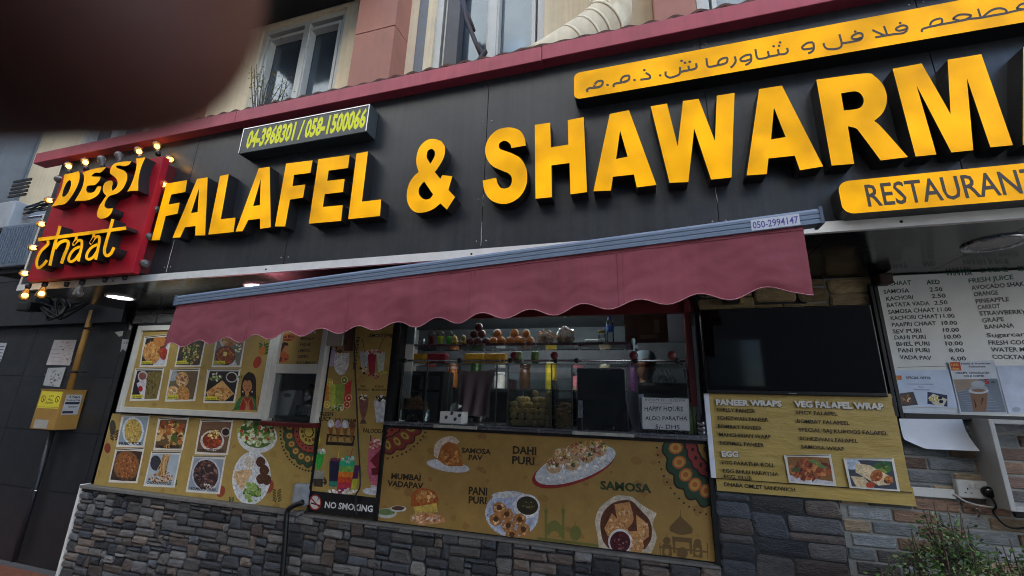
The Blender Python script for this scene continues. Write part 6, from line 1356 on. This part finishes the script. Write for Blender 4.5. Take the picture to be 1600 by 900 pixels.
for i, (t, p, xa, xb, ya, yb, pa, pb) in enumerate((('SAMOSA', '2.50', 1381, 1421, 459, 456.5, 1453, 1473), ('KACHORI', '2.50', 1385, 1427, 470, 467, 1456, 1478), ('BATATA VADA', '2.50', 1386, 1453, 480, 476.5, 1460, 1481), ('SAMOSA CHAAT', '11.00', 1388, 1461, 490.5, 487, 1465, 1487), ('KACHORI CHAAT', '11.00', 1392, 1466, 500, 497, 1469, 1492), ('PAAPRI CHAAT', '10.00', 1394, 1463, 510.5, 508, 1472, 1496), ('SEV PURI', '10.00', 1395, 1440, 521, 519.5, 1474, 1499), ('DAHI PURI', '10.00', 1398, 1447, 530.5, 529.5, 1476, 1502), ('BHEL PURI', '10.00', 1401, 1453, 540.5, 540, 1478, 1505), ('PANI PURI', '8.00', 1404, 1453, 550.5, 550.5, 1483, 1507), ('VADA PAV', '6.00', 1406, 1456, 561, 562.5, 1486, 1510))):
    hw(t, xa, ya, xb, yb); d = (ya-yb)/(xb-xa); hw(p, pa, yb-(pa-xb)*d*.6, pb, yb-(pb-xb)*d*.6)
for t, xa, xb, ya, yb in (('AVOCADO SHAKE', 1518, 1606, 453, 446), ('ORANGE', 1522, 1560, 463, 460), ('PINEAPPLE', 1525, 1577, 474, 470), ('CARROT', 1528, 1563, 483.5, 481), ('STRAWBERRY', 1531, 1604, 493, 490), ('GRAPE', 1535, 1569, 504, 501.5), ('BANANA', 1539, 1585, 514, 511.5), ('Sugarcane', 1542, 1612, 527, 525), ('FRESH COCONUT', 1545, 1640, 538.5, 537.5), ('WATER MELON', 1549, 1634, 549.5, 549), ('COCKTAIL', 1551, 1607, 560.5, 561.5)): hw(t, xa, ya, xb, yb, 6.8)
A.line([(1402, 574), (1480, 572)], .8, K(120, 120, 120)); A.build('handwriting', M['print'], hb)
# the papers taped over it
PYp2 = BY2-.006
LOGO = K(206, 84, 44)
def logo(A, x, y, w, h): A.poly([(x, y), (x+w, y-.3), (x+w+h*.18, y+h), (x+h*.18, y+h)], LOGO); A.text('DESI', x+w*.16, y+h*.45, x+w*.86, y+h*.45, h*.3, K(240, 200, 120), .02); A.text('chaat', x+w*.2, y+h*.88, x+w*.95, y+h*.88, h*.3, K(240, 200, 120), .02)
A = Art(PYp2); A.poly([(1388.5, 579), (1482, 577.5), (1497, 637.5), (1401, 635)], K(214, 226, 246)); logo(A, 1397, 587, 11, 6.5)
A.text('SPECIAL OFFER', 1416, 592, 1455, 592.5, 4, K(30, 34, 60), .03)
for x, y, w in ((1418, 600, 40), (1434, 604.5, 10), (1427, 609, 26)): A.line([(x, y), (x+w, y+.3)], .9, K(90, 96, 120), False)
A.poly([(1400, 615.5), (1427, 612), (1434.5, 632.5), (1407, 635)], K(86, 80, 80)); A.ell(1416, 624, 9, 7, K(120, 84, 60), .3); blobs(A, 1416, 622, 7, 5, [K(196, 150, 96), K(226, 210, 180), K(120, 80, 50)], 24, 2); 
A.poly([(1449, 612), (1480, 617.5), (1480.5, 635.5), (1449, 631)], K(50, 62, 92)); A.poly([(1450, 622), (1458, 615), (1480, 624), (1474, 635), (1460, 632)], K(222, 218, 196), True); blobs(A, 1459, 623, 7, 5, [K(216, 196, 100), K(196, 170, 80), K(236, 226, 170)], 26, 2); A.ell(1469, 621.5, 3.4, 2.6, K(40, 36, 40)); A.ell(1470.5, 627.5, 3.6, 2.8, K(40, 36, 40))
tag(A.build('offer_flyer', M['paper_print']), 'pale blue SPECIAL OFFER sheet taped over the white menu board', 'flyer')
A = Art(PYp2-.002); A.poly([(1482, 566), (1553, 563), (1574, 646), (1500, 645.5)], K(222, 226, 232)); logo(A, 1484, 566, 16, 13)
A.text('Falafel & Shawarma', 1502, 569.5, 1548, 569, 2.6, K(30, 30, 40), .03); A.text('Restaurant', 1514, 574, 1540, 574, 2.6, K(30, 30, 40), .03); A.text('CREAMY, CHOCOLATEY', 1493, 584, 1547, 584, 3, K(20, 20, 24), .04); A.text('COLD COFFEE', 1506, 589, 1538, 589, 3, K(20, 20, 24), .04)
A.poly([(1489.5, 593), (1558, 591.5), (1572.5, 644), (1502, 643.5)], K(126, 134, 146)); A.poly([(1489.5, 593), (1530, 592), (1520, 604), (1500, 612), (1494, 608)], K(170, 150, 130), True)
for i in range(9): A.line([(1496+i*2, 612+i*3.4), (1540+i*3, 606+i*4.2)], .8, K(160, 170, 184), False)
A.poly([(1515.5, 613), (1543, 612), (1541, 643), (1521, 643)], K(140, 104, 76)); A.poly([(1521, 620), (1526, 634), (1524, 638)], K(60, 40, 32)); A.poly([(1534, 622), (1537, 622), (1533, 634)], K(60, 40, 32)); A.ell(1529, 610.5, 16, 5, K(206, 208, 212)); A.ell(1529, 607, 14, 5.5, K(176, 180, 186)); A.ell(1528, 600, 11, 5, K(190, 194, 200)); A.ell(1529, 610, 11, 2.6, K(150, 120, 96))
A.text('5', 1539, 599.5, 1546, 599.5, 7.4, K(196, 30, 30), .05); A.text('AED', 1548, 598.5, 1555, 598.3, 2.6, K(40, 36, 40), .03)
tag(A.build('coffee_flyer', M['paper_print']), 'flyer with a plastic cup of iced coffee taped over the white menu board', 'flyer')
A = Art(PYp2); A.poly([(1556, 572), (1640, 570), (1660, 646), (1576, 646)], K(220, 228, 246)); A.line([(1560, 628), (1640, 628)], .6, K(180, 190, 206), False); A.ell(1588, 640, 7, 4, K(176, 184, 200)); blobs(A, 1568, 643, 4, 3, [K(230, 236, 240)], 10, 1.6); blobs(A, 1561, 578, 4, 3, [K(226, 230, 232)], 8, 1.2)
tag(A.build('blank_sheet', M['paper_print']), 'blank bluish sheet taped beside the iced coffee flyer', 'sheet')
A = Art(BY2-.003); A.poly([(1410, 637), (1499, 638.5), (1502, 646), (1412, 645)], K(210, 218, 228)); tag(A.build('paper_edge', M['paper_print']), 'paper edge showing below the SPECIAL OFFER sheet', 'sheet')
# curling sheet below the board
g = MB(); V = []; nx, ny = 20, 20; a, b, c, d = at(1403.5, 654, BY2-.01), at(1502, 655, BY2-.01), at(1530, 713, BY2-.03), at(1409, 700, BY2-.03)
for j in range(ny+1):
    for i in range(nx+1):
        u, v = i/nx, j/ny; x0_ = a.x+(b.x-a.x)*u; z0_ = a.z+(b.z-a.z)*u; L_ = a.z-d.z
        curl = max(0, v-.35); k = (1-u)*.6+.4; y = BY2-.016-.065*curl**2*(.35+.65*abs(u-.25))*1.4
        V.append((x0_+.012*v*u+.02*curl*u, y, z0_-L_*v*(1+.02*u)+(.10*max(0, .28-u)/.28*curl**2)))
g.add(V, [(j*(nx+1)+i, (j+1)*(nx+1)+i, (j+1)*(nx+1)+i+1, j*(nx+1)+i+1) for j in range(ny) for i in range(nx)], 0, None, True)
cs = thing('curling_sheet', 'large white sheet curling away from the bricks under the white menu board', 'paper', a)
g.build('sheet', M['paper'], cs)

# ------------------------------------------------------------------ socket, trunking, cables, open white frame box
SY = -.05
so = thing('wall_socket', 'white double wall socket on the bricks', 'socket', at(1520, 765, SY))
x0 = (wx(1493, 750, SY)+wx(1499, 776, SY))/2; x1 = (wx(1547, 752, SY)+wx(1553, 780, SY))/2; z1 = wz(1494, 749.5, SY); z0 = wz(1500, 777.5, SY)
g = MB(); g.box(x0, x1, SY, -.013, z0, z1, 0, None, .006); g.build('face_plate', M['plastic_white'], so)
def s3(cx, cz):
    g = MB(); 
    for dx, dz, w, h in ((0, .010, .002, .005), (-.012, -.009, .004, .002), (.012, -.009, .004, .002)): g.box(cx+dx-w, cx+dx+w, SY-.0012, SY+.001, cz+dz-h, cz+dz+h)
    g.build('socket_holes', M['plastic_black'], so)
xm = (x0+x1)/2; s3(x0+.042, (z0+z1)/2-.008)
for dx in (-.012, .012): g = MB(); g.box(xm+dx-.0075, xm+dx+.0075, SY-.005, SY+.001, z1-.035, z1-.012, 0, None, .002); g.build('rocker_switch', M['plastic_white'], so)
pl = thing('power_plug', 'black plug pushed into the white wall socket', 'plug', (x1-.03, SY, (z0+z1)/2)); c = Vector((x1-.022, SY, (z0+z1)/2-.006))
g = MB(); g.lathe([(.001, .034), (.018, .032), (.026, .022), (.028, .002), (.026, 0)], c, (0, -1, 0), 20); g.build('body', M['plastic_black'], pl)
g = MB(); g.tube(openspline([c+Vector((.0, -.02, -.02)), c+Vector((.006, -.03, -.06)), at(1552, 800, -.05), at(1570, 820, -.05), at(1592, 826, -.06), at(1625, 818, -.08)], 5), .0045, 8); g.build('flex', M['hose'], pl)
tr = MB(); a = (wx(1425, 764, -.03), wx(1492, 772, -.03)); tr.box(a[0], a[1], -.035, -.013, wz(1460, 777, -.03), wz(1460, 763, -.03), 0, None, .002); tag(tr.build('cable_trunking', M['plastic_white']), 'short white cable trunking running into the wall socket', 'trunking')
g = MB(); g.tube(openspline([at(1490, 772, -.04), at(1512, 785, -.045), at(1545, 792, -.05), at(1580, 793, -.06), at(1640, 785, -.08)], 6), .0042, 8); tag(g.build('white_cable', M['plastic_white']), 'white cable sagging from the trunking across the bricks', 'cable')
g = MB(); q = at(1524, 798, -.03); g.tube(openspline([q+Vector((-.012, 0, .006)), q+Vector((.004, -.012, .012)), q+Vector((.012, -.01, -.008)), q+Vector((.004, 0, -.03))], 4), .004, 6); tag(g.build('wall_hook', M['steel']), 'little steel hook in the bricks below the socket', 'hook')
FYb = -.17
fbx = thing('frame_box', 'open fronted white box frame fixed to the bricks at the picture edge', 'box frame', at(1570, 790, FYb))
x0 = wx(1570, 740, FYb)-.012; z1 = wz(1580, 656, FYb); z0 = wz(1590, 800, FYb)
g = MB(); t_ = .022; x1 = x0+.62
g.box(x0, x0+t_, FYb, -.012, z0, z1, 0, None, .003); g.box(x1-t_, x1, FYb, -.012, z0, z1, 0, None, .003); g.box(x0+t_, x1-t_, FYb+.001, -.012, z1-t_, z1, 0, None, .003); g.box(x0+t_, x1-t_, FYb+.001, -.012, z0, z0+t_, 0, None, .003); g.build('frame', M['greywhite'] if 'greywhite' in M else M.setdefault('greywhite', mat('off_white_board', K(178, 178, 176), .5, var=.08, scale=12)), fbx)
# board end bracket near the top of the white board
g = MB(); q = at(1381, 437, -.09); g.box(q.x-.035, q.x+.035, -.12, -.045, q.z-.03, q.z+.035, 0, None, .008); tag(g.build('bracket_block', mat('brown_block', K(60, 36, 30), .5)), 'dark brown block at the top corner of the white menu board', 'bracket')

# ------------------------------------------------------------------ bits along the front
g = MB(); q0 = at(446, 795, -.1); pts = [at(474, 785, -.09), at(462, 789, -.1), at(450, 797, -.105), at(447, 815, -.11), at(445, 850, -.11), at(441, 898, -.11)]
pts += [Vector((pts[-1].x, -.12, .3)), Vector((pts[-1].x+.02, -.15, -.0))]
g.tube(openspline(pts, 5), .019, 10); tag(g.build('hose', M['hose']), 'black hose hanging down the stone wall from the ledge', 'hose')
g = MB(); bm = bmesh.new(); bmesh.ops.create_cube(bm, size=1); bmesh.ops.subdivide_edges(bm, edges=bm.edges[:], cuts=5, use_grid_fill=True)
a, b = at(455, 756, -.1), at(472, 794, -.1)
for v in bm.verts:
    p = v.co.copy(); p = Vector((p.x*(.8+.2*(.5-p.z)), p.y, p.z)); v.co = Vector(((a.x+b.x)/2+p.x*.12, -.055+p.y*.05, (a.z+b.z)/2+.003+p.z*(a.z-b.z-.01)))+Vector((noise.noise(p*4), noise.noise(p*4+Vector((9, 0, 0))), noise.noise(p*4+Vector((0, 9, 0)))))*.012
g.addbm(bm, 0, None, True); tag(g.build('crumpled_bag', mat('grey_bag', K(150, 154, 160), .6, var=.2, scale=20, bump=.6, bscale=30)), 'crumpled grey bag stuck on the ledge by the hose', 'bag')
Y = -.06; x0, x1 = wx(506, 525, Y), wx(536, 525, Y); z0, z1 = wz(520, 540, Y), 2.26
jb = thing('junction_box', 'beige box on the wall above the drinks banner', 'box', (x0, Y, z0)); g = MB(); g.box(x0, x1, Y, -.016, z0, z1, 0, None, .006); g.build('cover', mat('beige_box', K(170, 164, 150), .5, var=.12), jb)
g = MB(); q = at(519, 530, Y); g.lathe([(.001, -.003), (.008, -.003), (.008, 0)], q, (0, -1, 0), 10); g.build('screw', M['steel'], jb)
g = MB(); g.tube(openspline([at(553, 512, -.05), at(554, 560, -.045), at(557, 620, -.05), at(560, 690, -.045), at(563, 755, -.05), at(556, 775, -.045), at(557, 808, -.05)], 6), .006, 7); tag(g.build('hanging_cable', M['hose']), 'thin black cable hanging over the drinks banner', 'cable')
g = MB(); x0, x1 = -1.975, -1.895; g.box(wx(541, 520, -.05), wx(551, 520, -.05), -.05, -.016, wz(545, 548, -.05), 2.26); tag(g.build('wood_batten', M['wood']), 'dark wooden batten beside the beige box above the drinks', 'batten')

# ------------------------------------------------------------------ plants
random.seed(31)
M['leaf'] = mat('small_leaves', (1, 1, 1), .55, attr=True, var=.25, scale=40)
M['twig'] = mat('twigs', K(84, 70, 56), .8)
def shrub(name, label, cx, cy, ztop, wd, nst, per, loc_z=0, leaf=.017, pal=None, cat='shrub'):
    pal = pal or [K(64, 100, 44), K(82, 116, 54), K(48, 78, 36), K(100, 130, 66), K(128, 146, 92)]
    t = thing(name, label, cat, (cx, cy, loc_z)); st = MB(); lf = MB()
    for i in range(nst):
        a = random.uniform(0, 2*pi); r = wd*sqrt(random.random()); top = Vector((cx+r*cos(a), cy+r*.7*sin(a), loc_z+(ztop-loc_z)*random.uniform(.72, 1)*(1-.16*(r/wd)**2)))
        b = Vector((cx+r*.2*cos(a), cy+r*.2*sin(a), loc_z)); m_ = (b+top)/2+Vector((random.uniform(-.05, .05), random.uniform(-.05, .05), 0)); P_ = openspline([b, m_, top], 6); st.tube(P_, [.006*(1-.8*k/(len(P_)-1))+.001 for k in range(len(P_))], 5)
        H_ = top.z-b.z
        for k in range(per):
            s_ = 1-.6*random.random()**1.6; q = P_[min(len(P_)-1, int(s_*(len(P_)-1)))]; d_ = Vector((random.gauss(0, 1), random.gauss(0, 1), random.gauss(.25, .7))).normalized(); e = q+d_*random.uniform(.02, .085)
            if k % 4 == 0: st.tube([q, e], .0012, 3)
            n_ = Vector((random.gauss(0, 1), random.gauss(0, 1)-.3, random.gauss(.5, 1))).normalized(); u = (d_-n_*d_.dot(n_)).normalized(); w = n_.cross(u); L_ = leaf*random.uniform(.6, 1.5); wl = L_*.3; c = random.choice(pal); kk = random.uniform(.7, 1.3)
            lf.add([e, e+u*L_*.5+w*wl+n_*L_*.08, e+u*L_, e+u*L_*.5-w*wl+n_*L_*.08], [(0, 1, 2, 3)], 0, tuple(v*kk for v in c))
    st.build('stems', M['twig'], t); lf.build('foliage', M['leaf'], t, True); return t
shrub('garden_shrub', 'fine leaved green shrub growing against the bricks below the socket', 1.27, -.42, 1.25, .16, 60, 110, -.02)
shrub('garden_shrub', 'fine leaved shrub under the open white box frame at the corner', 1.60, -.40, 1.19, .15, 56, 100, -.02)
shrub('garden_shrub', 'low leafy shrub growing in front of the stone wall beside the bricks', 1.09, -.44, 1.02, .14, 40, 90, -.02)
g = MB(); g.box(.78, 1.95, -.66, -.2, -.02, .36, 0, None, .01); pt = thing('planter', 'long concrete planter under the shrubs', 'planter', (1.3, -.43, -.02)); g.build('trough', M['concrete'], pt); g = MB(); g.box(.82, 1.91, -.62, -.24, .33, .363); g.build('soil', M['wood'], pt)
q = at(437, 168, -.1)
shrub('window_plant', 'straggly yellow green plant growing before the double white framed window', q.x-.02, -.25, wz(430, 100, -.2), .22, 14, 16, q.z-.35, .02, [K(120, 124, 50), K(96, 104, 44), K(150, 140, 70)], 'plant')

# ------------------------------------------------------------------ photographer's hand with a fingertip over the lens
def cm(a, b, c): return CAM+RT*a+UP*b+fwd*c
s_ = .0165/FPX
ph = thing('hand', 'dark blurred fingertip covering the upper corner beside the windows', 'hand', cm(-.03, .02, .014))
bm = bmesh.new()
def lump(p, r): 
    m_ = Matrix.Translation(p) @ Matrix.Diagonal((r, r, r, 1)); bmesh.ops.create_icosphere(bm, subdivisions=3, radius=1, matrix=m_)
tipx = (328-800)*s_; axy = (450+165)*s_; R_f = 376*s_; a_l = 290*s_; n = 32; rings = []
def ringat(x, k, dz=0, dy=0): return [bm.verts.new(cm(x, axy+dy+R_f*k*sin(2*pi*j/n), 0.0165+dz+R_f*.8*k*cos(2*pi*j/n))) for j in range(n)]
prof = []
for i in range(15): t = i/14; x = tipx-a_l*(1-t); prof.append((x, (1-t**3)**(1/3) if t < 1 else .02))
seg = [(-.105, 1.22, .030, .010), (-.085, 1.18, .022, .008), (-.07, 1.15, .016, .006), (-.055, 1.17, .012, .004), (-.046, 1.12, .008, .002), (-.037, 1.06, .004, .0005), (-.03, 1.02, .001, 0)]
rings = [ringat(tipx+x, k, dz, dy) for x, k, dz, dy in seg]+[ringat(x, k) for x, k in prof if x > tipx-.0298]
for A_, B2 in zip(rings, rings[1:]):
    for j in range(n): bm.faces.new((A_[j], A_[(j+1) % n], B2[(j+1) % n], B2[j]))
bm.faces.new(rings[-1]); bm.faces.new(rings[0][::-1])
g = MB(); g.addbm(bm, 0, None, True)
base = cm(tipx-.105, axy+.010, .0165+.030)
hand_sk = {'kn': (base, .0115), 'pm': (base-RT*.045-UP*.012+fwd*.004, (.030, .016)), 'wr': (base-RT*.115-UP*.05-fwd*.03, (.028, .02)), 'fa': (base-RT*.2-UP*.16-fwd*.14, .036), 'el': (base-RT*.22-UP*.3-fwd*.24, .045)}
ed = [('kn', 'pm'), ('pm', 'wr'), ('wr', 'fa'), ('fa', 'el')]
for k, (dy, L_) in enumerate(((.022, 1), (.042, .94), (.06, .78))):
    b = base+UP*dy; hand_sk['b%d' % k] = (b-RT*.004, .0105); hand_sk['m%d' % k] = (b+RT*.035*L_+fwd*.012, .0095); hand_sk['e%d' % k] = (b+RT*.03*L_+fwd*.034, .0085); hand_sk['f%d' % k] = (b+RT*.008*L_+fwd*.04, .0075); ed += [('pm', 'b%d' % k), ('b%d' % k, 'm%d' % k), ('m%d' % k, 'e%d' % k), ('e%d' % k, 'f%d' % k)]
hand_sk['th1'] = (base-RT*.06-UP*.05-fwd*.02, .013); hand_sk['th2'] = (base-RT*.035-UP*.075-fwd*.04, .011); hand_sk['th3'] = (base-RT*.01-UP*.09-fwd*.05, .009); ed += [('wr', 'th1'), ('th1', 'th2'), ('th2', 'th3')]
M['skin'] = mat('deep_brown_skin', K(92, 52, 42), .6, var=.06, scale=90)
M['skin'].node_tree.nodes['Principled BSDF'].inputs['Subsurface Weight'].default_value = .5; M['skin'].node_tree.nodes['Principled BSDF'].inputs['Subsurface Scale'].default_value = .004
g.build('finger', M['skin'], ph); body('palm', hand_sk, ed, 'pm', ph, M['skin'], 2)
cc = bpy.data.objects.new('phone', None)
g = MB(); c0 = cm(0, 0, -.004)
bm = bmesh.new(); bmesh.ops.create_cube(bm, size=1)
for v in bm.verts: v.co = cm(-.058+v.co.x*.155, -.022+v.co.y*.074, -.008+v.co.z*.008)
bmesh.ops.bevel(bm, geom=bm.edges[:], offset=.0025, segments=2, affect='EDGES'); g.addbm(bm); bpy.data.objects.remove(cc)
tag(g.build('phone', M['plastic_black']), 'black phone held out by the hand taking the picture', 'phone')
bpy.data.scenes.remove(TMP)
